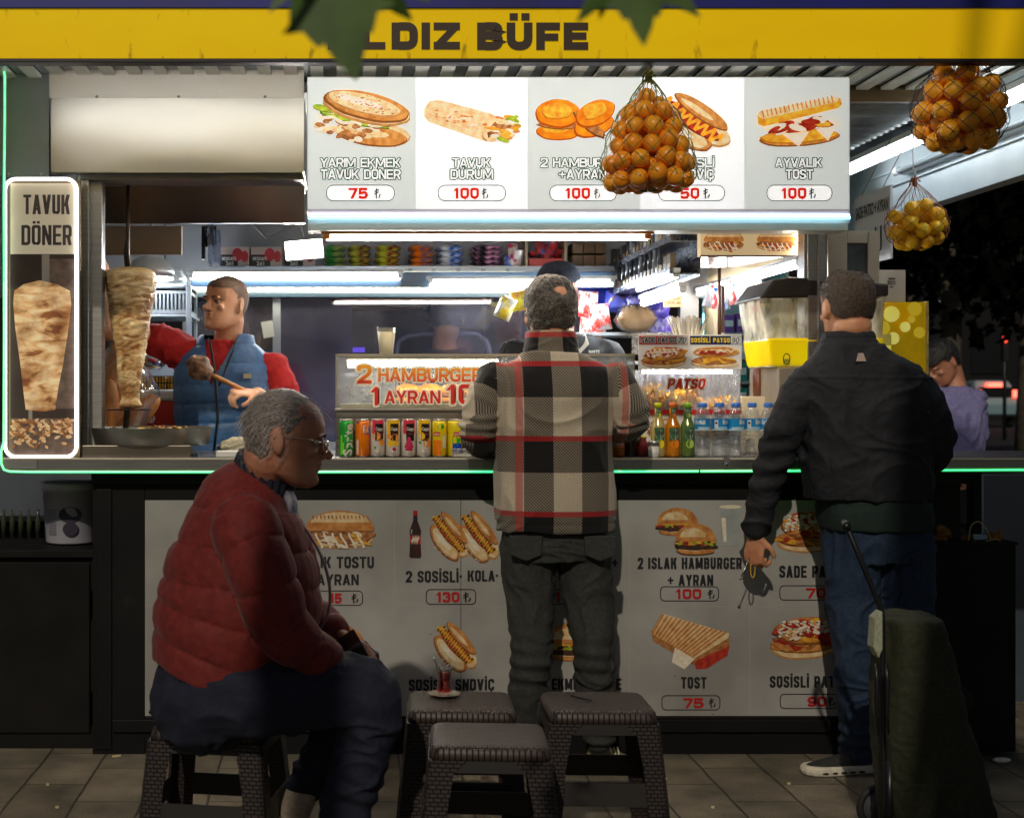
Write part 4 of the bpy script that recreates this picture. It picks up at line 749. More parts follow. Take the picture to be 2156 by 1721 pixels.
# small lemonade bottles
for px, lab, liq, cap, lc in ((1385, 'small lemonade bottle with a yellow cap, left of the orange one', (232, 208, 130), (210, 220, 40), (240, 220, 20)), (1416, 'small orange soda bottle with an orange cap between two lemonade bottles', (250, 150, 20), (240, 120, 50), (246, 130, 20)), (1447, 'small green lime soda bottle with a light green cap', (120, 150, 70), (150, 205, 50), (180, 210, 90))):
    Y = -.04; s = S(Y); X = XW(px, Y); t = thing('soda_bottle', lab, 'soda bottle', (X, Y, CTZ), 'small soda bottles')
    k = str(px); m = MB(); px_lathe(m, px, [(12, 0), (14.6, 2), (15, 6), (15, 62), (14, 68), (8.5, 80), (7.6, 88), (7, 106)], Y); obj('bottle_body', m, mat('soda' + k, C(*liq), C(*[q * .85 for q in liq]), sc=15, rough=.12, trans=.35, coat=.5), t)
    m = MB(); px_lathe(m, px, [(7.9, 104), (8, 112.5), (7.2, 114), (3, 114.2)], Y, n=20); obj('cap', m, mat('socap' + k, C(*cap), rough=.35), t)
    m = MB(); r = 15.3 / s; gl = (X, Y, r); wrap_patch(m, X, Y, r, X - 11 / s, X + 11 / s, CTZ + 34 / s, CTZ + 62 / s, 0); wrap_disc(m, X, Y, r + .0004, X, CTZ + 48 / s, 9.5 / s, 1, ry=11 / s); wrap_disc(m, X, Y, r + .0006, X + 2 / s, CTZ + 28 / s, 9 / s, 2); wrap_patch(m, X, Y, 8.6 / s, X - 6 / s, X + 6 / s, CTZ + 84 / s, CTZ + 103 / s, 0); wrap_disc(m, X, Y, 8.8 / s, X, CTZ + 88 / s, 4.5 / s, 2)
    text(m, 'Freşa', px - 8.5, px + 9, 905, 914, Y, 3, .03, (X, Y, r + .0009)); text(m, 'Freşa', px - 4, px + 4.5, 862, 866, Y, 1, .03, (X, Y, 9.0 / s)); obj('label', m, [mat('fgreen', C(50, 96, 54), rough=.5), mat('fsilver', C(176, 184, 180), rough=.3, metal=.4), mat('ffruit' + k, C(*lc), rough=.4), mat('fink', C(24, 56, 34))], t)
# half hidden bottles and the shaker
t = thing('soda_bottle', 'orange gazoz bottle with a red and pale label beside the plaid sleeve', 'soda bottle', (XW(1300, .0), .0, CTZ)); m = MB(); px_lathe(m, 1300, [(12, 0), (14.5, 2), (14.5, 50), (12, 62), (7, 80), (6.5, 98)], .0); obj('bottle_body', m, mat('gazoz', C(244, 150, 20), C(220, 120, 10), rough=.12, trans=.3), t)
m = MB(); px_lathe(m, 1300, [(7.5, 96), (7.5, 100), (6, 101)], .0, n=20); obj('cap', m, mat('redcap', C(190, 30, 30)), t)
m = MB(); r = 14.8 / S(0); X = XW(1300, 0); wrap_patch(m, X, 0, r, X - 13 / S(0), X + 13 / S(0), CTZ + 20 / S(0), CTZ + 46 / S(0), 0); wrap_patch(m, X, 0, r + .0003, X - 12 / S(0), X + 12 / S(0), CTZ + 21 / S(0), CTZ + 32 / S(0), 1); text(m, 'ÇAMLICA', 1289, 1312, 931, 937, 0, 2, .04, (X, 0, r + .0007)); obj('label', m, [mat('gz1', C(240, 205, 170)), mat('gz2', C(196, 40, 30)), WLW], t)
for px, lab, c1, hgt in ((1327, 'dark cola bottle under the bent plaid sleeve', (40, 28, 22), 96), (1353, 'dark red sauce jar under the bent plaid sleeve', (110, 24, 34), 42)):
    t = thing('bottle', lab, 'bottle', (XW(px, .02), .02, CTZ)); m = MB(); px_lathe(m, px, [(12, 0), (14, 2), (14, hgt * .5), (11, hgt * .66), (7, hgt * .8), (7, hgt * .96)], .02); obj('bottle_body', m, mat('dk' + str(px), C(*c1), rough=.1, coat=.4), t); m = MB(); px_lathe(m, px, [(8, hgt * .94), (8, hgt), (6, hgt + 1)], .02, n=20); obj('cap', m, mat('ylcap', C(220, 210, 60)), t)
t = thing('salt_shaker', 'small white salt jar with a steel lid in front of the lemonade bottle', 'salt jar', (XW(1376, -.075), -.075, CTZ)); m = MB(); px_lathe(m, 1376, [(10, 0), (11.5, 1.5), (11.5, 24)], -.075); obj('jar', m, mat('salt', C(225, 225, 222), C(205, 205, 200), sc=60, rough=.25), t); m = MB(); px_lathe(m, 1376, [(11.8, 23.6), (11.8, 33), (11, 34.5), (3, 35)], -.075); obj('lid', m, ALU, t)
# plastic tub of sugar in front of the last can
t = thing('food_tub', 'small clear tub of white cubes in front of the iced tea cans', 'tub', (XW(972, -.07), -.07, CTZ)); m = MB(); a = W(952, 957, -.07); b = W(1000, 946, -.07); m.box(a.x, b.x, -.075, -.055, CTZ + .002, b.z); m.box(a.x - .004, b.x + .004, -.083, -.048, b.z, b.z + .004); obj('tub_body', m, glass_mat('tub_plastic', (.9, .9, .88, 1), .1, frost=.3), t, bev=.002)
m = MB(); r_ = random.Random(3)
for k in range(7): x = a.x + .006 + k * .0105; m.box(x, x + .009, -.073, -.060, CTZ + .003, CTZ + .013, 0, Matrix.Rotation(r_.uniform(-.3, .3), 3, 'Y'))
obj('sugar_cube', m, mat('sugar', C(240, 232, 214), rough=.6), t, kind='stuff')
# ---------------------------------------------------------------- burger display case
GP = glass_mat('case_glass', (.96, .98, .97, 1), .09, .03, frost=.10, fcol=(.85, .85, .85, 1), bump=.15, bsc=50); GE = mat('glass_edge', C(120, 160, 146), rough=.2, emit=.0)
Y0, Y1 = .06, .42
bc = thing('display_case', 'glass burger warming case with red hamburger lettering on steel base', 'display case', (XW(1020, Y0), .24, CTZ)); x0, x1 = XW(706, Y0), XW(1336, Y0); zg0, zg1 = ZW(860, Y0), ZW(748, Y0)
m = MB(); m.box(x0, x1, Y0 - .012, Y1, CTZ, zg0 - .012); m.box(x0 - .003, x1 + .003, Y0 - .018, Y1, zg0 - .0115, zg0); obj('steel_base', m, mat('case_steel', C(150, 146, 138), C(120, 116, 110), sc=4, rough=.32, metal=.9, stretch=(1, 1, 20)), bc, bev=.003)
m = MB(); m.box(x0, x1, Y0, Y0 + .005, zg0, zg1); obj('front_glass', m, GP, bc); 
for xx in (x0, x1 - .005): m = MB(); m.box(xx, xx + .005, Y0 + .0055, Y1, zg0, zg1); obj('side_glass', m, GP, bc)
m = MB(); m.box(x0, x1, Y0 - .004, Y1, zg1, zg1 + .006); obj('top_glass', m, glass_mat('top_pane', (.85, .9, .88, 1), .25), bc)
m = MB(); m.box(x0, x0 + .005, Y0 - .002, Y0 + .001, zg0, zg1); m.box(x1 - .005, x1, Y0 - .002, Y0 + .001, zg0, zg1); m.box(x0, x1, Y0 - .006, Y0 - .001, zg1 - .002, zg1 + .006); m.box(XW(728, Y0), XW(1046, Y0), Y0 + .012, Y0 + .05, ZW(757, Y0), zg1 - .003); obj('case_trim', m, mat('case_trim', C(180, 170, 148), rough=.3, metal=.5), bc)
m = MB(); m.cyl(W(732, 762, Y0 + .03), W(1047, 762, Y0 + .03), .011, n=12); obj('tube', m, WARM, bc)
m = MB(); m.box(x0 + .02, x1 - .02, Y0 + .03, Y1 - .02, zg0 + .001, zg0 + .018); obj('warming_tray', m, mat('tray', C(200, 185, 150), rough=.3, metal=.6), bc)
m = MB(); m.box(x0 + .006, x1 - .006, Y1 - .004, Y1, zg0, zg1); obj('rear_glass', m, glass_mat('rear_frost', (.85, .86, .9, 1), .08, frost=.35, fcol=(.5, .5, .54, 1), bsc=14), bc)
m = MB(); yy = Y0 - .001; LT = [('2', 752, 782, 768, 807, 0), ('HAMBURGER', 796, 1015, 775, 803, 0), ('1', 779, 800, 814, 853, 1), ('AYRAN', 809, 927, 822, 849, 1), ('100', 938, 1034, 809, 851, 1)]
for tx, a, b, yc, yb, mi in LT: text(m, tx, a, b, yc, yb, yy - .0004, 2, .085, outline=1); text(m, tx, a, b, yc, yb, yy - .0012, mi, .03)
om = bpy.data.materials.new('letter_fade'); om.use_nodes = True; N = om.node_tree.nodes; L = om.node_tree.links; tc = N.new('ShaderNodeTexCoord'); sx = N.new('ShaderNodeSeparateXYZ'); cr = N.new('ShaderNodeValToRGB'); mr = N.new('ShaderNodeMapRange')
L.new(tc.outputs['Object'], sx.inputs[0]); L.new(sx.outputs['Z'], mr.inputs['Value']); mr.inputs['From Min'].default_value = ZW(803, yy) - CTZ; mr.inputs['From Max'].default_value = ZW(770, yy) - CTZ; L.new(mr.outputs[0], cr.inputs[0]); cr.color_ramp.elements[0].color = C(226, 70, 26); cr.color_ramp.elements[1].color = C(250, 170, 30); L.new(cr.outputs[0], N['Principled BSDF'].inputs['Base Color'])
obj('lettering', m, [om, mat('letter_red', C(214, 40, 24), rough=.4), mat('letter_rim', C(246, 238, 216), rough=.4)], bc)
r_ = random.Random(5)
for k, px in enumerate((858, 905, 952, 1000, 1050, 1100, 1250, 1300)):
    t = thing('burger', 'orange steamed burger on the tray inside the glass case', 'burger', (XW(px, .25), .25, zg0 + .019), 'burgers in the warming case'); m = MB(); cc = (XW(px, .25), .25, zg0 + .019); m.lathe([(.02, 0), (.045, .005), (.05, .02), (.046, .024)], cc, 18, 0); m.lathe([(.046, .022), (.052, .028), (.05, .036)], cc, 18, 1); m.lathe([(.05, .035), (.054, .048), (.042, .066), (.02, .075), (.002, .077)], cc, 18, 0)
    obj('bun', m, [mat('wet_bun', C(232, 160, 70), C(206, 116, 40), sc=30, rough=.3), mat('patty_meat', C(130, 70, 40), rough=.5)], t)
t = thing('drink_cup', 'clear plastic cup of ayran standing on top of the burger case', 'cup', (XW(813, .15), .15, zg1 + .006)); m = MB(); px_lathe(m, 813, [(13.5, 0), (14, .5), (18.6, 47)], .15, base=zg1 + .0065); obj('drink', m, mat('ayran', C(236, 226, 190), C(228, 216, 178), sc=30, rough=.4), t); m = MB(); px_lathe(m, 813, [(14, 0), (14.4, .5), (19.4, 54), (20.4, 54.6), (20.4, 56), (19, 56), (14, 1)], .15, base=zg1 + .0062); obj('cup', m, glass_mat('cup_plastic', (.93, .93, .9, 1), .12), t)
# ---------------------------------------------------------------- fries case with its picture sign
pc = thing('fries_case', 'glass case of yellow fries with red lettering below a picture sign', 'display case', (XW(1450, .06), .2, CTZ)); x0, x1 = XW(1346, .06), XW(1558, .06); za, zb, zcx = ZW(777, .06), ZW(862, .06), ZW(872, .06)
m = MB(); m.box(x0, x1, .062, .34, CTZ, zcx); obj('case_base', m, mat('case_white', C(226, 222, 214), rough=.35), pc, bev=.002); m = MB(); m.box(x0 - .004, x1 + .004, .058, .35, zcx + .0005, zb); obj('red_band', m, mat('band_red', C(206, 40, 26), rough=.35), pc)
m = MB(); food(m, 'patso', 1362, 878, 1424, 925, .0615, 3); food(m, 'patso2', 1470, 878, 1540, 925, .0615, 4); obj('food_picture', m, FB, pc)
m = MB(); m.box(x0, x1, .06, .065, zb, za); obj('front_glass', m, glass_mat('wet_glass', (.93, .95, .97, 1), .1, .05, frost=.42, fcol=(.72, .73, .78, 1), bump=.6, bsc=34, stretch=(2, 1, .6)), pc)
for xx in (x0, x1 - .005): m = MB(); m.box(xx, xx + .005, .0655, .34, zb, za); obj('side_glass', m, GP, pc)
m = MB(); m.box(x0 + .003, x1 - .003, .35, .36, zb, za); obj('rear_panel', m, mat('case_rear', C(150, 152, 170), C(120, 130, 160), sc=9, rough=.3, metal=.3), pc); m = MB(); m.cyl((x0 + .02, .1, za - .008), (x1 - .02, .1, za - .008), .008, n=10); obj('tube', m, WARM, pc)
m = MB()
text(m, 'PATSO', 1404, 1482, 797, 818, .0575, 1, .1, shear=.2, outline=1); text(m, 'PATSO', 1404, 1482, 797, 818, .0567, 0, .045, shear=.2); obj('lettering', m, [mat('letter_red', C(214, 40, 24)), mat('letter_rim', C(246, 238, 216))], pc)
m = MB(); r_ = random.Random(8)
for k in range(420):
    u = r_.random(); x = x0 + .012 + (x1 - x0 - .024) * u; hgt = .075 * (.35 + .65 * abs(math.sin(u * 7 + .6))) * (1 if u < .62 else .45); c = Vector((x, r_.uniform(.075, .30), zb + .004 + hgt * r_.random())); q = Matrix.Rotation(r_.uniform(0, 6.28), 3, 'Z') @ Matrix.Rotation(r_.uniform(-.9, .9), 3, 'Y'); l = r_.uniform(.02, .036)
    m.box(c.x - l, c.x + l, c.y - .0045, c.y + .0045, c.z - .0045, c.z + .0045, k % 2, q)
obj('fries', m, [mat('fry1', C(250, 206, 60), C(238, 176, 40), sc=30, rough=.5), mat('fry2', C(244, 190, 50), C(230, 160, 30), sc=30, rough=.5)], None, 'heap of yellow fries piled inside the glass fries case', 'fries', kind='stuff')
ps = thing('picture_sign', 'white sign with two sandwich pictures and handwritten prices on fries case', 'sign', (XW(1452, .05), .052, za)); m = MB(); pbox(m, 1344, 704, 1561, 778, .052, .006); obj('sign_board', m, mat('sign_white', C(232, 228, 220), rough=.4, emit=.12), ps, bev=.001)
m = MB(); yy = .0505; prect(m, 1345, 707, 1448, 725, yy, 0); prect(m, 1452, 707, 1560, 725, yy, 1); prect(m, 1424, 708, 1447, 724, yy - .0006, 2); prect(m, 1538, 708, 1560, 724, yy - .0006, 2); obj('heading', m, [mat('band_red', C(206, 40, 26)), mat('band_blue', C(24, 38, 92), rough=.4), WLW], ps)
m = MB(); text(m, 'SADE PATSO', 1349, 1422, 710, 721, yy - .001, 2, .085, outline=1); text(m, 'SADE PATSO', 1349, 1422, 710, 721, yy - .0016, 0, .03); text(m, 'SOSİSLİ PATSO', 1454, 1536, 711, 721, yy - .001, 1, .06); text(m, '70', 1427, 1445, 710, 722, yy - .0012, 0, .0, shear=.3); text(m, '90', 1541, 1556, 710, 722, yy - .0012, 0, .0, shear=.2); obj('lettering', m, [INK, mat('letter_yellow', C(246, 214, 60)), WLW], ps)
m = MB(); food(m, 'patso', 1348, 727, 1446, 776, yy, 11); food(m, 'patso2', 1452, 727, 1557, 776, yy, 12); obj('food_picture', m, foodmats('_sign', .12), ps)
m = MB(); st = thing('straw_cup', 'clear cup full of white paper straws behind the picture sign', 'straws', W(1447, 745, .22)); c = W(1447, 745, .22); r_ = random.Random(2)
m.lathe([(.05, 0), (.066, .09)], c, 20, caps=False); obj('cup', m, glass_mat('cup_plastic'), st); m = MB()
for k in range(60): a = r_.uniform(0, 6.28); q = r_.random() ** .5; b0 = c + Vector((.03 * q * math.cos(a), .03 * q * math.sin(a), .01)); b1 = c + Vector((.075 * q * math.cos(a) + r_.gauss(0, .008), .06 * q * math.sin(a), r_.uniform(.125, .148))); m.tube([b0, b1], .0032, 6)
obj('straws', m, mat('straw_white', C(232, 226, 212), rough=.5), st, kind='stuff')
t = thing('plastic_tub', 'translucent white plastic tub behind the left end of picture sign', 'tub', W(1362, 745, .2)); m = MB(); a, b = W(1340, 745, .2), W(1400, 707, .2); m.box(a.x, b.x, .17, .30, a.z, b.z); m.box(a.x - .008, b.x + .006, .16, .31, b.z, b.z + .012); obj('tub_body', m, glass_mat('tub_plastic'), t, bev=.004)
t = thing('condiment_shelf', 'cream shelf box behind the water bottles under the brown sauce bottle', 'shelf', (XW(1610, .25), .25, CTZ)); m = MB(); a, b = W(1562, 960, .22), W(1650, 834, .22); m.box(a.x, b.x + .02, .22, .5, CTZ, b.z); obj('shelf_box', m, mat('cream_wall', C(215, 200, 170)), t, bev=.004); sz = b.z
t = thing('sauce_bottle', 'brown squeeze sauce bottle with a pointed nozzle', 'sauce bottle', (XW(1600, .3), .3, sz)); m = MB(); px_lathe(m, 1600, [(14, 0), (15.5, 2), (15.5, 60), (12, 66)], .3, base=sz + .0005); obj('bottle_body', m, mat('choc', C(96, 50, 30), C(80, 40, 24), rough=.3), t); m = MB(); px_lathe(m, 1600, [(11.5, 65.5), (12, 74), (8, 77), (4.5, 82), (1.6, 97), (1, 98)], .3, base=sz); obj('nozzle', m, mat('choc2', C(84, 40, 22), rough=.35), t)
t = thing('box', 'small blue carton beside the brown sauce bottle', 'carton', (XW(1625, .42), .42, sz)); m = MB(); m.box(XW(1618, .4), XW(1636, .4), .4, .46, sz + .0005, ZW(790, .4)); obj('carton', m, mat('carton_blue', C(30, 110, 190), rough=.4), t)
# ---------------------------------------------------------------- juice dispenser
JY = .06
jd = thing('juice_dispenser', 'clear juice dispenser half full of yellow lemonade under a dark lid', 'drink dispenser', (XW(1730, JY), .2, CTZ)); zt, zb = ZW(626, JY), ZW(773, JY); xa, xb = XW(1604, JY), XW(1862, JY)
def tank(z0, z1, ins, mi, m):
    def xr(z): k = (zt - z) / (zt - zb); return xa + ins + .035 * k, xb - ins - .01 * k
    a0, b0 = xr(z0); a1, b1 = xr(z1); m.loft([[Vector((a0, JY + ins, z0)), Vector((b0, JY + ins, z0)), Vector((b0, .38 - ins, z0)), Vector((a0, .38 - ins, z0))], [Vector((a1, JY + ins - .01, z1)), Vector((b1, JY + ins - .01, z1)), Vector((b1, .39 - ins, z1)), Vector((a1, .39 - ins, z1))]], mi, False)
m = MB(); tank(zb, zt, 0, 0, m); obj('tank', m, glass_mat('tank_plastic', (.94, .95, .95, 1), .11, .05, frost=.62, fcol=(.93, .91, .76, 1), bump=.3, bsc=12, stretch=(2, 1, .8)), jd, bev=.012)
m = MB(); tank(zb + .004, ZW(711, JY), -.0012, 0, m); obj('lemonade', m, mat('lemonade', C(250, 224, 20), C(244, 206, 10), sc=4, rough=.25, emit=.22), jd, bev=.01)  # glow put into the drink to brighten it; no lamp inside
m = MB(); za2 = ZW(600, JY); pts = [(xa - .012, zt - .004), (xb + .012, zt + .004), (xb + .012, zt + .05), (XW(1660, JY), za2 + .03), (XW(1626, JY), za2 + .02)]; m.prism([(x, .05, z) for x, z in pts], (0, .35, 0)); obj('lid', m, mat('lid_dark', C(72, 66, 62), C(56, 50, 48), rough=.4), jd, bev=.008)
m = MB(); m.box(XW(1636, JY), xb - .02, .04, .42, CTZ + .01, zb - .002)
for k in range(9): m.box(XW(1656, .04), XW(1700, .04), .0365, .0405, ZW(800 + k * 7, .04), ZW(797 + k * 7, .04), 1)
obj('machine_base', m, [mat('machine_steel', C(172, 160, 142), C(150, 138, 120), sc=5, rough=.4, metal=.4), INK], jd, bev=.004)
m = MB(); prect(m, 1648, 738, 1663, 768, JY - .004, 0); ring_outline(m, ell(1655.5, 755, 7, 11), 2, JY - .0062, 1); text(m, 'LEZZET', 1650, 1661, 757, 761, JY - .0062, 1, .02); obj('badge', m, [mat('badge_yellow', C(220, 206, 50)), mat('badge_green', C(60, 96, 40))], jd)
j2 = thing('drink_dispenser', 'dispenser box printed with a blurred yellow lemonade photograph', 'drink dispenser', (XW(1905, .3), .4, CTZ)); m = MB(); x0, x1, z1 = XW(1795, .3), XW(1949, .3), ZW(636, .3); m.box(x0, x1, .3, .55, CTZ, z1); obj('printed_box', m, mat('bokeh_back', C(226, 170, 10), C(150, 140, 20), sc=5, rough=.3, emit=.25), j2, bev=.003)
m = MB(); r_ = random.Random(6)
for k, (x, y, q) in enumerate(((1876, 661, 17), (1858, 690, 15), (1905, 688, 11), (1925, 650, 15), (1880, 712, 13), (1935, 700, 12), (1848, 672, 10), (1918, 672, 8))): ppoly(m, ell(x, y, q, q, 0, 20), .2975 - .0003 * k, k % 2)
prect(m, 1857, 703, 1876, 750, .2945, 2); prect(m, 1858, 727, 1875, 750, .294, 0); obj('print', m, [mat('bokeh_light', C(244, 236, 130), C(240, 224, 90), sc=6, emit=.4), mat('bokeh_mid', C(230, 206, 60), C(224, 190, 40), sc=6, emit=.3), mat('bokeh_glass', C(196, 180, 90), emit=.2)], j2)
m = MB(); m.box(x1, x1 + .008, .295, .56, CTZ, z1 + .004); obj('box_edge', m, mat('edge_cream', C(226, 208, 150), rough=.4), j2)
t = thing('carton_box', 'white cardboard carton with a barcode on top of the lemonade box', 'carton', (XW(1875, .32), .42, z1)); m = MB(); pbox(m, 1836, 568, 1906, 636, .32, .2); obj('carton', m, mat('carton_white', C(222, 214, 204), C(206, 198, 190), sc=5, rough=.6), t, bev=.002)
m = MB(); r_ = random.Random(1)
for k in range(13): x = 1867 + k * 1.35; prect(m, x, 590, x + r_.uniform(.4, 1.0), 600, .319, 0)
prect(m, 1870, 585, 1884, 588, .319); prect(m, 1872, 603, 1880, 605, .319); obj('barcode', m, INK, t)
# hatch window at the corner
t = thing('window_hatch', 'white framed open hatch window at the right corner of the kiosk', 'window', (XW(1795, .12), .12, ZW(590, .12))); m = MB(); y0 = .12
pbox(m, 1742, 486, 1783, 700, y0, .035); pbox(m, 1827, 486, 1851, 700, y0, .035); pbox(m, 1783.5, 486, 1826.5, 512, y0, .035); pbox(m, 1783.5, 578, 1826.5, 700, y0, .035); obj('frame', m, mat('frame_cream', C(222, 212, 196), rough=.35), t, bev=.002)
m = MB(); pbox(m, 1783, 512, 1827, 578, y0 + .014, .006); obj('pane', m, mat('pane_dark', C(96, 106, 112), C(40, 46, 50), sc=6, rough=.12, spec=.8), t)
m = MB(); pbox(m, 1727, 534, 1741, 600, y0 - .004, .004)
for yy_ in (545, 552, 559, 592): m.ball(W(1734, yy_, y0 - .0045), .003, 6)
obj('hinge', m, STL, t)
# ================================================================ doner spit and its tray
sp = thing('doner_spit', 'tall cone of stacked chicken doner meat on a vertical steel spit', 'doner', (XW(270, .12), .12, ZW(905, .12))); s = S(.12); X = XW(272, .12)
m = MB(); prof = [(255, 291, 858), (250, 297, 852), (257, 292, 840), (252, 296, 810), (247, 301, 770), (241, 309, 720), (234, 316, 670), (226, 324, 620), (221, 328, 595), (219, 329, 582), (223, 326, 572), (240, 312, 565), (262, 290, 562)]
rings = []; n = 56
def meat_ring(a, b, py, k):
    cx = (a + b) / 2; r = (b - a) / 2 / s; z = ZW(py, .12); ring = []
    for i in range(n):
        t_ = 2 * math.pi * i / n; d = .006 * mnoise.noise((math.cos(t_) * 2, math.sin(t_) * 2, z * 9)) + .004 * mnoise.noise((math.cos(t_) * 5, math.sin(t_) * 5, z * 60)) + .0065 * abs(math.sin(z * 150 + 3 * math.sin(2 * t_) + 2 * mnoise.noise((t_, z * 20, 4))))
        rr = r + d - .004; ring.append(Vector((XW(cx, .12) + rr * math.cos(t_), .12 + rr * math.sin(t_), z)))
    return ring
k = 0
for (a, b, y), (a2, b2, y2) in zip(prof, prof[1:]):
    st = max(1, int((y - y2) / 4))
    for q in range(st): f = q / st; rings.append(meat_ring(a + (a2 - a) * f, b + (b2 - b) * f, y + (y2 - y) * f, k)); k += 1
rings.append(meat_ring(*prof[-1], 0)); m.loft(rings, 0, True); obj('meat', m, meat_mat('doner_meat', 0, C(250, 222, 168), C(236, 196, 134), C(164, 110, 60)), sp)
m = MB(); m.tube([W(264, 905, .12), W(268, 860, .12), W(269, 700, .12)], .012, 8); m.tube([W(269, 562, .12), W(266, 530, .12), W(269, 500, .12), W(270, 378, .12)], [.012, .012, .0075, .0075], 8); obj('spit_rod', m, mat('burnt_steel', C(70, 60, 52), C(40, 34, 30), sc=20, rough=.4, metal=.8), sp)
m = MB(); m.lathe([(.0, .0), (.085, -.002), (.088, .002), (.0, .004)], W(273, 862, .12), 24); obj('spit_plate', m, mat('burnt_steel'), sp)
m = MB(); m.box(XW(252, .12), XW(290, .12), .09, .15, ZW(378, .12), ZW(374, .12)); m.cyl(W(276, 382, .1), W(290, 384, .1), .004); obj('top_bracket', m, STLD, sp)
t = thing('pan', 'large round shallow aluminium pan under the doner spit', 'pan', (XW(314, .12), .12, ZW(934, .12))); m = MB(); pc_ = (XW(314, .12), .14, ZW(938, -.0)); r0 = 130 / S(.14); h0 = .065
m.lathe([(r0 * .9, 0), (r0 * .955, .004), (r0, h0), (r0 + .003, h0 + .002), (r0 - .006, h0), (r0 * .93, .010), (0.001, .008)], pc_, 48); obj('pan_body', m, mat('pan_alu', C(176, 172, 164), C(140, 136, 128), sc=6, rough=.35, metal=.9, bump=.15, bsc=30), t)
m = MB(); r_ = random.Random(3)
for k in range(110): a = r_.uniform(0, 6.28); q = r_.random() ** .5 * r0 * .75; c = Vector(pc_) + Vector((q * math.cos(a), q * math.sin(a) * .9, .018 + r_.random() * .05)); m.ball(c, (r_.uniform(.008, .018), r_.uniform(.006, .012), .005), 6, k % 3, Matrix.Rotation(r_.uniform(0, 3), 3, 'Z'))
obj('meat_scraps', m, [mat('scrap1', C(220, 180, 120), C(180, 120, 70), sc=40), mat('scrap2', C(232, 196, 70)), mat('scrap3', C(150, 96, 56))], None, 'small cut scraps of meat and peppers lying in the round pan', 'meat scraps', kind='stuff')
t = thing('steel_block', 'low brushed steel box under the round pan on the counter', 'steel box', (XW(290, -.05), 0, CTZ)); m = MB(); m.box(XW(166, -.06), XW(402, -.06), -.06, .3, CTZ, ZW(937, -.06)); obj('block', m, mat('block_steel', C(140, 132, 120), C(120, 112, 102), sc=3, rough=.3, metal=.9), t, bev=.003); m = MB(); m.box(XW(403, -.05), XW(416, -.05), -.05, .3, CTZ, ZW(938, -.05)); obj('end_glass', m, glass_mat('top_pane'), t)
# bread in a clear bag left of the vendor
BREAD = mat('bread', C(214, 150, 84), C(180, 110, 54), sc=18, rough=.55, bump=.2); FILM = glass_mat('film', (.97, .97, .97, 1), .16, .08, frost=.08, bump=1, bsc=9)
for k, (x, y, YY, a) in enumerate(((235, 780, .48, 72), (248, 850, .5, 60), (222, 870, .42, 82), (280, 880, .52, 40))):
    m = MB(); m.ball(W(x, y, YY), (.052, .05, .14), 18, 0, Matrix.Rotation(R(90 - a), 3, 'Y')); obj('bread_loaf', m, BREAD, None, 'golden bread loaf inside the clear bag behind the doner', 'bread', 'loaves in the clear bag')
m = MB(); c = W(250, 830, .48); rings = []
for k in range(14):
    u = k / 13; rr = .14 * (math.sin(math.pi * (.12 + .8 * u))) + .01; rings.append([Vector((c.x + rr * math.cos(a) * (1 + .15 * mnoise.noise((math.cos(a) * 2, math.sin(a) * 2, u * 5))), c.y + rr * .7 * math.sin(a), c.z - .17 + .36 * u)) for a in [2 * math.pi * i / 24 for i in range(24)]])
m.loft(rings); obj('bread_bag', m, FILM, None, 'wrinkled clear plastic bread bag left of the vendor', 'plastic bag')
t = thing('cooler_box', 'red and white plastic box behind the doner plate', 'plastic box', W(337, 960, .8)); m = MB(); pbox(m, 296, 843, 374, 960, .8, .25); obj('box_body', m, mat('box_red', C(190, 40, 34), C(170, 30, 28), sc=6, rough=.4), t, bev=.01); m = MB(); pbox(m, 292, 820, 378, 843, .79, .27); obj('lid', m, mat('box_white', C(226, 226, 222), rough=.4), t, bev=.01); m = MB(); text(m, 'AÇKAP', 300, 326, 875, 890, .798, 0, .03); obj('lettering', m, WLW, t)
t = thing('wire_basket', 'black wire basket of yellow sauce pots on the white lid', 'basket', W(333, 820, .85)); m = MB()
for k in range(13): m.cyl(W(296 + k * 6.2, 820, .85), W(296 + k * 6.2, 792, .85), .002, n=6)
for y in (792, 806, 819): m.cyl(W(296, y, .85), W(371, y, .85), .0025, n=6); m.cyl(W(296, y, .95), W(371, y, .95), .0025, n=6)
obj('wires', m, BLK, t)
for k in range(4): c = W(306 + k * 18, 819, .9); m = MB(); m.lathe([(.014, 0), (.018, .05), (.012, .056)], c, 14); obj('sauce_pot', m, mat('pot_yellow', C(244, 190, 20), rough=.4), None, 'yellow sauce pot in the black wire basket', 'sauce pot', 'sauce pots in the basket')
m = MB(); c = W(312, 778, .95); m.lathe([(.05, 0), (.075, .02), (.07, .05), (.04, .075), (.0, .08)], c, 24); obj('bowl', m, mat('bowl_metal', C(180, 184, 188), rough=.15, metal=.95), None, 'upturned shiny metal bowl above the sauce basket', 'bowl')
t = thing('dish_crate', 'grey plastic slatted crate on the shelf left of the vendor', 'crate', W(350, 660, 1.2)); m = MB(); pbox(m, 300, 612, 398, 618, 1.2, .3); pbox(m, 300, 652, 398, 660, 1.2, .3)
for k in range(12): pbox(m, 302 + k * 8.2, 618.5, 305.5 + k * 8.2, 651.5, 1.2, .01)
pbox(m, 300, 618.5, 398, 651.5, 1.35, .01); obj('crate_body', m, mat('crate_grey', C(130, 140, 148), rough=.45), t)
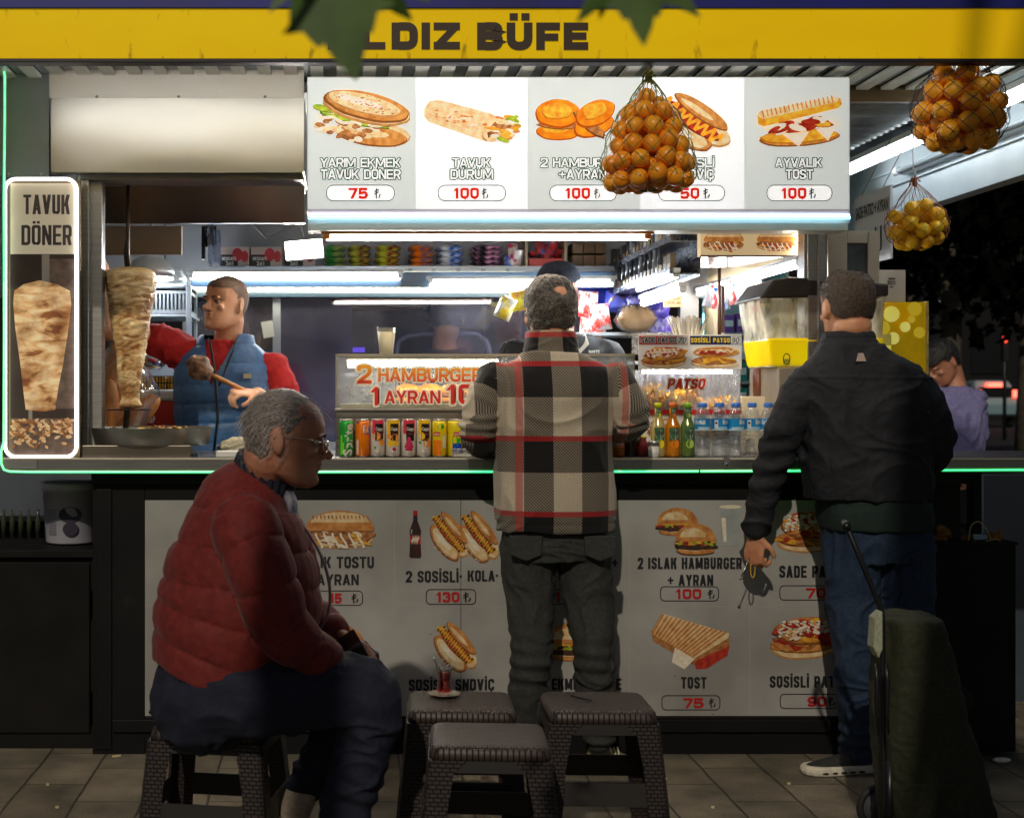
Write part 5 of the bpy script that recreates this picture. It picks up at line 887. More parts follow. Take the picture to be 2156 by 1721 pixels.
t = thing('rack', 'pale grey metal rack with posts at the left rear of the kiosk', 'rack', W(370, 960, 1.2)); m = MB(); pbox(m, 391, 600, 402, 960, 1.19, .03); pbox(m, 232, 661, 402, 667, 1.2, .4); pbox(m, 232, 722, 402, 800, 1.25, .35); pbox(m, 408, 612, 414, 960, 1.5, .03); pbox(m, 232, 600, 402, 606, 1.25, .3); obj('rack_frame', m, mat('rack_paint', C(160, 172, 184), C(140, 150, 162), sc=4, rough=.4), t, bev=.003)
m = MB(); pbox(m, 215, 476, 382, 536, .5, .03); obj('panel', m, mat('brown_panel', C(146, 128, 114), C(132, 116, 102), sc=4, rough=.5), None, 'plain taupe panel hanging behind the top of the spit rod', 'panel')
m = MB(); rings = []
for k in range(9): u = k / 8; rings.append([W(430 + 8 * u + 30 * v + 3 * math.sin(v * 14 + u * 3), 478 + 78 * u + 6 * math.sin(v * 9), 1.0 + .02 * math.sin(v * 17)) for v in [i / 10 for i in range(11)]])
m.loft(rings, 0, True, False, False); obj('plastic_bag', m, glass_mat('bluefilm', (.62, .72, .9, 1), .2, .1, frost=.5, fcol=(.45, .52, .7, 1), bsc=12), None, 'pale blue plastic bag hanging beside the coffee boxes', 'plastic bag')
m = MB(); pbox(m, 424, 476, 431, 545, 1.0, .04); pbox(m, 431, 476, 455, 520, 1.03, .02); obj('apron', m, BLK, None, 'black cloth hanging left of the pale blue bag', 'cloth')
# ---------------------------------------------------------------- snack shelf
SY = 1.44; sz = ZW(563, SY)
sh = thing('snack_shelf', 'long white shelf across the back of the kiosk stacked with snacks', 'shelf', (XW(860, SY), 1.55, sz)); m = MB(); x0, x1 = XW(455, SY), XW(1292, SY); m.box(x0, x1, SY, BW, sz - .012, sz); m.box(x0, x1, SY - .01, SY, sz - .018, sz + .006, 1); obj('shelf_board', m, [mat('shelf_white', C(190, 196, 204), rough=.4), mat('shelf_rail', C(150, 158, 168), rough=.3, metal=.5)], sh)
m = MB(); m.box(x0, x1, SY + .02, SY + .05, ZW(604, SY), sz - .02); m.box(x0 - .12, XW(845, SY), SY - .02, SY + .02, ZW(604, SY), ZW(588, SY)); m.box(XW(386, SY), XW(1275, SY), BW - .03, BW, ZW(626, BW), ZW(612, BW)); obj('lamp_rail', m, mat('rail_blue', C(44, 62, 80), C(36, 52, 68), sc=3, rough=.35), sh)
for v in (1105, 1188): m = MB(); m.box(XW(v, SY), XW(v + 6, SY), SY + .005, BW, sz, ZW(498, SY)); obj('divider', m, mat('divider_wood', C(150, 130, 112)), sh)
m = MB()
for x, tx in ((745, '15'), (858 - 0, '20'), (962 - 2, '20'), (1063, '15'), (806, '20'), (908, '20'), (1012, '20')): text(m, tx, x, x + 9, 565.5, 571, SY - .0105, 0, .03)
obj('price_label', m, INK, sh)
def pillow(m, c, w, d, h, mi=0, q=None, n=8):
    c = Vector(c); top, bot = [], []
    for j in range(n + 1):
        for i in range(n + 1):
            u, v = i / n * 2 - 1, j / n * 2 - 1; b = (1 - abs(u) ** 3) ** .6 * (1 - abs(v) ** 3) ** .6; p = Vector((u * w / 2, v * d / 2, 0)); wv = .12 * h * math.sin(u * 17 + v * 3)
            t1, t2 = p + Vector((0, 0, h / 2 * b + wv * b)), p - Vector((0, 0, h / 2 * b))
            top.append(c + (q @ t1 if q is not None else t1)); bot.append(c + (q @ t2 if q is not None else t2))
    N_ = n + 1; fs = [(j * N_ + i, j * N_ + i + 1, (j + 1) * N_ + i + 1, (j + 1) * N_ + i) for j in range(n) for i in range(n)]
    m.add(top, fs, mi, True); m.add(bot, [f[::-1] for f in fs], mi, True)
def packmat(n, a, b): return mat('pack_' + n, C(*[min(255, q * 1.25 + 12) for q in a]), C(*[min(255, q * 1.2 + 12) for q in b]), sc=26, rough=.22, spec=.7, lo=.42, hi=.58, detail=2)
piles = [(706, 46, 'green', (40, 130, 60), (150, 150, 96), 'green and gold'), (757, 48, 'olive', (168, 170, 70), (110, 60, 44), 'olive and brown'), (816, 54, 'lime', (176, 180, 60), (120, 44, 36), 'lime and dark red'), (886, 52, 'orange', (244, 110, 20), (120, 90, 110), 'orange'), (946, 56, 'white', (206, 216, 226), (40, 90, 160), 'white and blue'), (1022, 62, 'black', (40, 34, 40), (190, 140, 170), 'black and pink')]
r_ = random.Random(12)
for px, wd, nm, a, b, words in piles:
    nn = 4 if nm != 'black' else 5; w_ = wd / S(1.55)
    for k in range(nn):
        m = MB(); hgt = (ZW(510, SY) - sz) / nn * .96; pillow(m, (XW(px, 1.55) + r_.uniform(-.004, .004), 1.56, sz + hgt * (k + .5)), w_, .18, hgt * 1.15, 0, Matrix.Rotation(r_.uniform(-.05, .05), 3, 'Z')); obj('snack_pack', m, packmat(nm, a, b), None, words + ' snack pack in its pile on the rear shelf', 'snack pack', words + ' snack packs on the rear shelf')
for k, (a, b) in enumerate(((463, 524), (528, 594), (598, 662))):
    t = thing('coffee_box', ('leftmost', 'middle', 'rightmost')[k] + ' of the three coffee display boxes on the rear shelf', 'box', W((a + b) / 2, 563, SY + .03), 'coffee boxes on the rear shelf'); m = MB(); pbox(m, a, 520, b, 562.5, SY + .03, .12); obj('carton', m, mat('coffee_card', C(206, 200, 196), C(190, 170, 168), sc=6, rough=.4), t, bev=.001)
    m = MB(); Yf = SY + .0285; prect(m, a, 536, a + (b - a) * .62, 562, Yf, 0); ppoly(m, ell(a + (b - a) * .6, 536, 11, 14, 0, 16), Yf - .0005, 1); ppoly(m, ell(a + (b - a) * .85, 540, 8, 12, 0, 16), Yf - .001, 1); text(m, 'NESCAFE', a + 4, a + 34, 541, 548, Yf - .0015, 2, .04); text(m, '2si1', a + 12, a + 28, 550, 558, Yf - .0015, 2, .04); obj('print', m, [INK, mat('coffee_red', C(170, 44, 60), rough=.4), WLW], t)
t = thing('candy_box', 'red cardboard candy box in the divided part of the rear shelf', 'box', W(1146, 563, SY + .02)); m = MB(); pbox(m, 1113, 544, 1186, 562.5, SY + .02, .2); obj('carton', m, mat('candy_red', C(178, 60, 54), C(160, 50, 46), sc=8, rough=.5), t)
for k in range(5): m = MB(); pillow(m, W(1122 + 14 * k, 534 - (k % 2) * 12, SY + .1), .05, .1, .03, 0, Matrix.Rotation(k * .7, 3, 'X')); obj('candy_pack', m, packmat('candy' + str(k % 2), (150, 40, 44), (60, 70, 130) if k % 2 else (110, 30, 40)), None, 'dark red candy pack heaped in the open red box', 'candy pack', 'candy packs in the red box')
for k in range(3): m = MB(); pillow(m, W(1080 + 9 * (k - 1), 548 - 10 * (k % 2), SY + .06), .05, .12, .035, 0, Matrix.Rotation(.5 + k * .9, 3, 'X')); obj('candy_pack', m, packmat('mix' + str(k), [(60, 90, 170), (170, 40, 70), (190, 190, 200)][k], (200, 190, 190)), None, 'small ' + ['blue', 'pink', 'silver'][k] + ' candy pack left of the red candy box', 'candy pack')
for k in range(6):
    m = MB(); x = 1213 + (k % 3) * 24; y = 562 - (k // 3) * 26; c = W(x, y - 12, SY + .1); m.box(c.x - .025, c.x + .025, SY + .06, SY + .2, c.z - .025, c.z + .025); obj('carton', m, mat('brown_carton', C(128, 106, 84), C(106, 86, 66), sc=8, rough=.7), None, 'small brown carton stacked at the right end of the rear shelf', 'carton', 'brown cartons at the shelf end', bev=.002)
# ---------------------------------------------------------------- cigarette rack along the right side
rk = thing('cigarette_rack', 'two long grey shelf rails of cigarette packs running into the kiosk', 'rack', (1.33, 1.05, 1.80)); m = MB()
for z in (1.94, 1.812): m.box(1.30, 1.306, .38, 1.72, z - .004, z + .022); m.box(1.306, 1.42, .38, 1.72, z - .004, z)
m.box(1.42, 1.425, .38, 1.72, 1.80, 2.2); obj('rails', m, mat('rack_rail', C(170, 176, 190), C(120, 126, 140), sc=30, rough=.25, metal=.5), rk)
r_ = random.Random(9); cols = [((44, 42, 50), 'black'), ((150, 156, 176), 'silver'), ((200, 200, 206), 'white'), ((70, 62, 58), 'dark brown'), ((120, 104, 80), 'tan')]
for lv, z in ((0, 1.9445), (1, 1.8165)):
    for k in range(17):
        y = .42 + k * .076; c, nm = r_.choice(cols); h = r_.uniform(.075, .092); t = MB(); w_ = r_.uniform(.05, .058); t.box(1.312, 1.335, y, y + w_, z, z + h, 0); t.box(1.3112, 1.3119, y + .006, y + w_ - .006, z + h * .15, z + h * .5, 1); obj('cigarette_pack', t, [mat('cig_' + nm, C(*c), C(*[q * .75 for q in c]), sc=30, rough=.3), mat('cig_mark' + str(k % 3), C(*((210, 205, 190), (90, 80, 78), (170, 140, 90))[k % 3]), rough=.4)], None, nm + ' cigarette pack standing on the ' + ('upper' if lv == 0 else 'lower') + ' rail of the rack', 'cigarette pack', nm + ' packs on the ' + ('upper' if lv == 0 else 'lower') + ' cigarette rail')
for k in range(12):
    y = .55 + k * .095; m = MB(); m.cyl((1.30, y, 1.93), (1.30, y, 1.86), .009, n=8); obj('lighter', m, mat('lighter_' + str(k % 3), C(*((60, 64, 76), (150, 160, 180), (90, 90, 96))[k % 3]), rough=.2, metal=.3), None, ('dark', 'silver', 'grey')[k % 3] + ' lighter hanging under the upper cigarette rail', 'lighter', ('dark', 'silver', 'grey')[k % 3] + ' lighters under the rail')
# chips, bread and boxes on the right rear
t = thing('chips_shelf', 'shelf with crisps and wrapped bread at the right rear', 'shelf', (1.4, 1.6, ZW(700, 1.5))); m = MB(); z7 = ZW(700, 1.5); m.box(XW(1205, 1.5), XW(1425, 1.5), 1.46, BW, z7 - .015, z7); m.box(XW(1205, 1.5), XW(1425, 1.5), 1.47, BW, ZW(760, 1.5) - .015, ZW(760, 1.5)); obj('shelf_board', m, mat('shelf_white', C(190, 196, 204)), t)
m = MB(); prect(m, 1205, 598, 1425, 640, BW - .04); obj('blue_board', m, mat('deep_blue', C(30, 50, 190), rough=.4, emit=.1), t)
def chip(px, py, w_, h_, Y, a, b, nm, rot=0, words=None):
    m = MB(); c = W(px, py, Y); pillow(m, c, w_ / S(Y), h_ / S(Y), .06, 0, Matrix.Rotation(R(rot), 3, 'Y') @ Matrix.Rotation(R(82), 3, 'X'), 10); obj('crisp_bag', m, packmat(nm, a, b), None, words, 'crisp bag')
chip(1238, 640, 40, 56, 1.56, (190, 40, 36), (210, 200, 196), 'c1', 4, 'red and white crisp bag behind the capped man at left of its row'); chip(1262, 668, 44, 56, 1.52, (196, 50, 40), (220, 210, 204), 'c2', -8, 'red crisp bag leaning below the striped red one')
chip(1245, 694, 50, 50, 1.54, (200, 60, 50), (226, 206, 196), 'c3', 6, 'red and cream crisp bag lowest beside the capped man'); chip(1298, 636, 50, 46, 1.56, (34, 44, 130), (60, 50, 60), 'c4', 10, 'navy crisp bag under the deep blue board'); chip(1340, 640, 52, 50, 1.55, (50, 40, 140), (130, 130, 190), 'c5', -6, 'violet crisp bag right of the navy one')
chip(1386, 650, 46, 52, 1.54, (60, 50, 150), (36, 30, 100), 'c6', 12, 'deep purple crisp bag near the cardboard price sign'); chip(1392, 690, 50, 46, 1.53, (70, 54, 150), (150, 150, 200), 'c7', -10, 'lilac crisp bag at right of the wrapped bread'); chip(1064, 648, 36, 50, 1.3, (240, 170, 40), (220, 210, 200), 'c8', 24, 'yellow crisp bag hanging left of the plaid man head'); chip(1094, 632, 40, 44, 1.35, (244, 186, 60), (200, 140, 60), 'c9', -10, 'golden crisp bag hanging beside the plaid man head')
t = thing('wrapped_bread', 'sliced bread loaf in clear wrap on the right rear shelf', 'bread', W(1340, 699, 1.42)); c = W(1338, 672, 1.42); m = MB(); pillow(m, c, .165, .12, .12, 0, None, 14); obj('loaf', m, mat('bread_pale', C(216, 178, 130), C(190, 146, 96), sc=14, rough=.6), t); m = MB(); pillow(m, c, .19, .13, .128, 0, None, 14); obj('wrap', m, FILM, t)
for k in range(6): m = MB(); x = 1372 + (k % 3) * 18; pbox(m, x, 712 if k < 3 else 735, x + 15, 732 if k < 3 else 757, 1.48, .08); obj('carton', m, packmat('bx' + str(k), [(200, 170, 90), (190, 120, 140), (70, 120, 80), (190, 60, 60), (140, 160, 180), (220, 200, 150)][k], (200, 196, 190)), None, ['yellow', 'pink', 'green', 'red', 'pale blue', 'cream'][k] + ' small carton on the shelf under the wrapped bread', 'carton')
t = thing('price_card', 'brown cardboard price sign with handwriting near the right rear', 'sign', W(1414, 645, 1.1)); m = MB(); pbox(m, 1396, 611, 1435, 646, 1.1, .004); obj('card', m, mat('cardboard', C(196, 160, 116), C(182, 146, 102), sc=9, rough=.7), t); m = MB()
for k, q in enumerate(('ÇİKLET 10', 'MARLB 55', 'TEKEL 60')): text(m, q, 1399, 1432, 616 + k * 9, 622 + k * 9, 1.0985, 0, .0)
obj('lettering', m, INK, t)
# sandwich picture sign with neon end, tray below
t = thing('picture_sign', 'lit sign with two filled sandwich pictures high at the right end', 'sign', W(1575, 538, .2)); m = MB(); pbox(m, 1474, 480, 1690, 539, .2, .05); obj('sign_board', m, mat('sign_cream', C(240, 214, 168), rough=.4, emit=.28), t, bev=.002); m = MB(); food(m, 'sandwich', 1480, 484, 1566, 533, .1985, 21); food(m, 'sandwich', 1592, 484, 1676, 533, .1985, 22); obj('food_picture', m, foodmats('_warm', .25), t)
m = MB(); m.tube([W(1672, 482, .19), W(1680, 490, .19), W(1680, 512, .19), W(1684, 536, .19), W(1690, 548, .19)], .007, 8); obj('neon_tube', m, WARM, t)
m = MB(); vs = [W(1474, 541, .2), W(1690, 541, .2), W(1660, 563, .85), W(1440, 563, .85)]; m.add(vs + [v + Vector((0, 0, .008)) for v in vs], [(3, 2, 1, 0), (4, 5, 6, 7), (0, 1, 5, 4), (1, 2, 6, 5), (2, 3, 7, 6), (3, 0, 4, 7)]); obj('tray', m, mat('tray_dark', C(66, 74, 84), C(40, 44, 50), sc=4, rough=.15, metal=.6), None, 'dark reflective tray hanging under the lit sandwich sign', 'tray')
m = MB(); m.cyl(W(1514, 563, .5), W(1514, 720, .5), .007, n=8); m.box(XW(1518, .5), XW(1523, .5), .49, .51, ZW(700, .5), ZW(600, .5)); obj('pole', m, mat('rod_brown', C(90, 60, 50), rough=.4, metal=.5), None, 'thin brown rod hanging from the dark tray', 'rod')
# drinks fridge beyond the side hatch
fr = thing('drinks_fridge', 'cyan lit outdoor shelf unit with colourful packets seen through side hatch', 'shelf unit', (2.08, 2.3, .9)); m = MB(); xa, xb = XW(1478, 2.2), XW(1660, 2.2)
m.box(xa, xb, 2.55, 2.6, .9, ZW(570, 2.2)); m.box(xa, xa + .02, 2.2, 2.55, .9, ZW(570, 2.2)); m.box(xb - .02, xb, 2.2, 2.55, .9, ZW(570, 2.2))
for y in (700, 752, 803, 850): m.box(xa + .021, xb - .021, 2.2, 2.549, ZW(y, 2.2) - .012, ZW(y, 2.2))
obj('unit_body', m, mat('unit_white', C(170, 186, 190), rough=.4), fr); m = MB(); m.cyl(W(1563, 607, 2.2), W(1615, 607, 2.2), .014, n=8); m.cyl(W(1484, 660, 2.18), W(1484, 740, 2.18), .012, n=8); m.cyl(W(1500, 590, 2.18), W(1500, 600, 2.18), .02, n=8); obj('tube', m, lamp_mat('tube_cyan', (.25, .9, 1, 1), 6), fr)
r_ = random.Random(21); cl = [((20, 150, 140), 'teal'), ((40, 120, 210), 'blue'), ((60, 150, 70), 'green'), ((120, 70, 170), 'purple'), ((200, 210, 214), 'white')]
for y in (700, 752, 803, 850):
    for k in range(5):
        c, nm = r_.choice(cl); x = 1496 + k * 27; m = MB(); h = r_.uniform(28, 42); pbox(m, x, y - h, x + 23, y - .3, 2.23, .12); prect(m, x + 3, y - h * .7, x + 20, y - h * .35, 2.2285, 1); obj('packet', m, [mat('packet_' + nm, C(*c), C(*[q * .8 for q in c]), sc=14, rough=.35), WLW], None, nm + ' packet standing on the cyan lit shelf unit beyond the hatch', 'packet', nm + ' packets in the lit shelf unit')
for k in range(9):
    c, nm = [((150, 150, 160), 'silver'), ((180, 60, 50), 'red'), ((40, 90, 170), 'blue')][k % 3]; x = 1494 + k * 13; m = MB(); pillow(m, W(x, 592 + 30 + (k % 3) * 6 - k * 3, 1.3 - k * .06), .045, .11, .03, 0, Matrix.Rotation(R(86), 3, 'X') @ Matrix.Rotation(.3 * (k % 3 - 1), 3, 'Z'), 8); obj('snack_pack', m, packmat('hang' + nm, c, (190, 190, 196)), None, nm + ' snack pack hanging in the row inside the side hatch', 'snack pack', nm + ' hanging snack packs')
m = MB(); a = [Vector((2.3, .72, 2.2)), Vector((2.3, 1.1, 2.2)), Vector((2.3, 1.1, 1.9)), Vector((2.3, .72, 1.9))]; 
t = thing('hanging_sign', 'white hanging sign with black lettering and red price under the side canopy', 'sign', (2.3, .9, 1.9)); m.box(2.3, 2.31, .70, 1.12, 1.90, 2.21); obj('sign_board', m, mat('sign_pale', C(196, 202, 220), rough=.4), t)
def side_text(m, body, y0, y1, z0, z1, mi, bold=.03):
    v, f = glyphs(body, bold); a, b = v[:, 0].min(), v[:, 0].max(); m.add([(2.2985, y0 + (q[0] - a) / (b - a) * (y1 - y0), z0 + q[1] / .7 * (z1 - z0)) for q in v], f, mi)
m = MB(); side_text(m, 'SADE PATSO + AYRAN', 1.10, .72, 2.11, 2.16, 0); side_text(m, '85', 1.0, .93, 1.99, 2.03, 1); m.tube([(2.298, .86, 2.05), (2.298, .86, 1.95), (2.298, .83, 1.94), (2.298, .80, 1.95), (2.298, .80, 2.05)], .003, 6); obj('lettering', m, [INK, RED], t)
m = MB(); m.cyl((2.305, .8, 2.21), (2.45, .8, 2.49), .002, n=6); m.cyl((2.305, 1.05, 2.21), (2.45, 1.05, 2.49), .002, n=6); obj('wire', m, STLD, t)
# ================================================================ people
def vnoise(P, sc, seed=0):
    """smooth value noise for an array of points"""
    Q = np.asarray(P) * sc + seed * 17.31; I = np.floor(Q).astype(np.int64); F = Q - I; F = F * F * (3 - 2 * F); out = 0
    for dx in (0, 1):
        for dy in (0, 1):
            for dz in (0, 1):
                h = ((I[:, 0] + dx) * 374761393 + (I[:, 1] + dy) * 668265263 + (I[:, 2] + dz) * 2147483647 + seed * 1274126177) & 0x7fffffff
                h = ((h ^ (h >> 13)) * 1274126177) & 0x7fffffff; h = (h ^ (h >> 16)) & 0xffff
                out = out + (h / 65535.) * (F[:, 0] if dx else 1 - F[:, 0]) * (F[:, 1] if dy else 1 - F[:, 1]) * (F[:, 2] if dz else 1 - F[:, 2])
    return out * 2 - 1
def catmull(P, k=5):
    P = [np.array(p, float) for p in P]
    if len(P) < 3: return P
    E_ = [2 * P[0] - P[1]] + P + [2 * P[-1] - P[-2]]; out = []
    for i in range(1, len(E_) - 2):
        p0, p1, p2, p3 = E_[i - 1:i + 3]
        for j in range(k): t = j / k; out.append(.5 * (2 * p1 + (p2 - p0) * t + (2 * p0 - 5 * p1 + 4 * p2 - p3) * t * t + (3 * p1 - p0 - 3 * p2 + p3) * t ** 3))
    return out + [P[-1]]
def limb(mb, pts, rad, k=5, n=18, ref=None, rnd=True):
    """smooth tapering limb with rounded ends; rad = radius or (a, b) per point"""
    rad = [(r, r) if not isinstance(r, (tuple, list)) else r for r in rad]
    arr = catmull([tuple(p) + tuple(r) for p, r in zip(pts, rad)], k); P = [Vector(a[:3]) for a in arr]; Q = [(a[3], a[4]) for a in arr]
    if rnd:
        d0 = (P[0] - P[1]).normalized(); d1 = (P[-1] - P[-2]).normalized(); a, b = Q[0]; c, d = Q[-1]
        P = [P[0] + d0 * a * .6, P[0] + d0 * a * .35] + P + [P[-1] + d1 * c * .35, P[-1] + d1 * c * .6]; Q = [(a * .45, b * .45), (a * .85, b * .85)] + Q + [(c * .85, d * .85), (c * .45, d * .45)]
    mb.tube(P, Q, n, ref=ref)
def torso(mb, rings, n=28, k=4, ex=2.5):
    """rings: (x, y, z, half width along X, half depth along Y), horizontal superellipses"""
    arr = catmull(rings, k); rr = []
    for a in arr:
        ring = []
        for i in range(n):
            t = 2 * math.pi * i / n; c, s_ = math.cos(t), math.sin(t)
            ring.append(Vector((a[0] + a[3] * math.copysign(abs(c) ** (2 / ex), c), a[1] + a[4] * math.copysign(abs(s_) ** (2 / ex), s_), a[2])))
        rr.append(ring)
    mb.loft(rr)
def body_mesh(name, mb, mats, parent, voxel=.006, smooth=3, disp=None, attrs=None, cut=None, label=None, matf=None):
    me = bpy.data.meshes.new('raw'); me.from_pydata([tuple(v) for v in mb.v], [], mb.f); o = bpy.data.objects.new('raw', me); COL.objects.link(o)
    md = o.modifiers.new('r', 'REMESH'); md.mode = 'VOXEL'; md.voxel_size = voxel; md.use_smooth_shade = True
    if smooth: ms = o.modifiers.new('s', 'SMOOTH'); ms.iterations = smooth; ms.factor = .5
    dg = bpy.context.evaluated_depsgraph_get(); nm = bpy.data.meshes.new_from_object(o.evaluated_get(dg)); bpy.data.objects.remove(o); bpy.data.meshes.remove(me); nm.name = name
    n = len(nm.vertices); P = np.empty(n * 3, np.float32); nm.vertices.foreach_get('co', P); P = P.reshape(-1, 3).astype(float); Nn = np.empty(n * 3, np.float32); nm.vertices.foreach_get('normal', Nn); Nn = Nn.reshape(-1, 3)
    if disp is not None:
        d = disp(P, Nn); P = P + (Nn * d[:, None] if d.ndim == 1 else d)
    if attrs:
        for k, f in attrs.items(): a = nm.attributes.new(k, 'FLOAT_VECTOR', 'POINT'); a.data.foreach_set('vector', np.ascontiguousarray(f(P), np.float32).ravel())
    o0 = np.array(tuple(ORG[parent.name])); nm.vertices.foreach_set('co', np.ascontiguousarray(P - o0, np.float32).ravel())
    if not isinstance(mats, (list, tuple)): mats = [mats]
    nm.materials.clear()
    for m in mats: nm.materials.append(m)
    nf = len(nm.polygons); cen = None
    if matf is not None or cut is not None:
        cen = np.empty(nf * 3, np.float32); nm.polygons.foreach_get('center', cen); cen = cen.reshape(-1, 3) + o0
    if matf is not None: nm.polygons.foreach_set('material_index', matf(cen).astype(np.int32))
    nm.polygons.foreach_set('use_smooth', np.ones(nf, bool)); nm.update()
    if cut is not None:
        import bmesh; bm = bmesh.new(); bm.from_mesh(nm); bm.faces.ensure_lookup_table(); kill = cut(cen); bmesh.ops.delete(bm, geom=[f for f, q in zip(bm.faces, kill) if q], context='FACES'); bm.to_mesh(nm); bm.free()
    return link(name, nm, ORG[parent.name], parent, label)
def along(P, path):
    """arc length along a polyline of the nearest point, and the distance to it"""
    path = np.array([tuple(p) for p in path]); best = np.full(len(P), 1e9); tt = np.zeros(len(P)); L0 = 0
    for a, b in zip(path, path[1:]):
        d = b - a; l = np.linalg.norm(d); u = np.clip((P - a) @ d / l ** 2, 0, 1); q = np.linalg.norm(P - a - u[:, None] * d, axis=1); k = q < best; best[k] = q[k]; tt[k] = L0 + u[k] * l; L0 += l
    return tt, best
HEAD = [(.0, -.082, -.040, .024), (.010, -.098, -.012, .044), (.028, -.101, .040, .056), (.05, -.099, .070, .063), (.075, -.098, .086, .068), (.10, -.095, .096, .072), (.122, -.092, .102, .0745), (.142, -.100, .104, .0765), (.165, -.099, .102, .0775), (.188, -.089, .095, .0725), (.208, -.071, .080, .061), (.224, -.044, .055, .044), (.234, -.016, .026, .022), (.2365, -.002, .012, .008)]
class Head:
    """local frame: z up from the chin, face towards -y"""
    def __init__(s, c, yaw, pitch=0, roll=0, k=1.): s.c = Vector(c); s.k = k; s.M = Matrix.Rotation(R(yaw), 3, 'Z') @ Matrix.Rotation(R(pitch), 3, 'X') @ Matrix.Rotation(R(roll), 3, 'Y'); s.Mn = np.array(s.M)
    def w(s, x, y, z): return s.c + s.M @ (Vector((x, y, z - .06)) * s.k)
    def loc(s, P): return (P - np.array(tuple(s.c))) @ s.Mn / s.k + np.array([0, 0, .06])
    def rings(s, grow=0., zmin=-1, dy=0, lift=0):
        out = []
        for z, f, b, hw in HEAD:
            if z < zmin: continue
            cy, hy = (f + b) / 2 + dy, (b - f) / 2 + grow; ring = []
            zz = z + (grow + lift) * max(0, (z - .12) / .11)
            for i in range(28):
                t = 2 * math.pi * i / 28; c, q = math.cos(t), math.sin(t); ring.append(s.w((hw + grow) * math.copysign(abs(c) ** .9, c), cy + hy * math.copysign(abs(q) ** .9, q), zz))
            out.append(ring)
        return out
    def build(s, mb, nose=1.):
        mb.loft(s.rings()); k = s.k
        limb(mb, [s.w(0, -.092, .132), s.w(0, -.104, .110), s.w(0, -.119 - .006 * (nose - 1), .088)], [(.007 * k, .008 * k), (.009 * k, .009 * k), (.0125 * k, .0105 * k)], 4, 10)
        for q in (-1, 1):
            mb.ball(s.w(q * .011, -.106, .084), .0085 * k, 8); e = s.M @ Matrix.Rotation(R(q * 22), 3, 'Z')
            mb.ball(s.w(q * .080, .012, .112), (.008 * k, .020 * k, .034 * k), 12, 0, e @ Matrix.Rotation(R(-12), 3, 'X')); mb.ball(s.w(q * .077, .004, .086), (.007 * k, .011 * k, .013 * k), 10, 0, e)
            mb.ball(s.w(q * .030, -.094, .1335), (.022 * k, .009 * k, .006 * k), 10, 0, s.M); mb.ball(s.w(q * .044, -.078, .096), (.018 * k, .014 * k, .014 * k), 10, 0, s.M)
        mb.ball(s.w(0, -.1, .0655), (.021 * k, .008 * k, .0055 * k), 12, 0, s.M); mb.ball(s.w(0, -.098, .055), (.018 * k, .009 * k, .006 * k), 12, 0, s.M); mb.ball(s.w(0, -.092, .022), (.018 * k, .014 * k, .014 * k), 12, 0, s.M)
    def sockets(s, P, N):
        L_ = s.loc(P); d = np.zeros(len(P))
        for q in (-1, 1): d -= .0105 * s.k * np.exp(-(((L_[:, 0] - q * .031) / .015) ** 2 + ((L_[:, 1] + .09) / .03) ** 2 + ((L_[:, 2] - .120) / .0085) ** 2))
        d -= .004 * s.k * np.exp(-((L_[:, 0] / .022) ** 2 + ((L_[:, 1] + .1) / .02) ** 2 + ((L_[:, 2] - .0605) / .0022) ** 2))
        for q in (-1, 1): d -= .004 * s.k * np.exp(-(((L_[:, 0] - q * .084) / .012) ** 2 + ((L_[:, 1] - .006) / .010) ** 2 + ((L_[:, 2] - .115) / .018) ** 2))
        return d
    def eyes(s, parent, iris=(.03, .015, .008, 1)):
        for q in (-1, 1):
            m = MB(); m.ball(s.w(q * .0305, -.0825, .120), .0110 * s.k, 12); m.ball(s.w(q * .0305 + .0, -.0925, .120), (.0052 * s.k, .0030 * s.k, .0052 * s.k), 10, 1, s.M); obj('eye', m, [mat('eye_white', C(170, 158, 150), rough=.2), mat('iris', (.02, .011, .006, 1), rough=.1)], parent)
        for q in (-1, 1):
            m = MB(); m.tube([s.w(q * .014, -.1015, .136), s.w(q * .030, -.1035, .141), s.w(q * .046, -.094, .137)], [.0022 * s.k, .0034 * s.k, .0018 * s.k], 6); obj('eyebrow', m, mat('brow_dark', (.012, .009, .007, 1), rough=.8), parent)
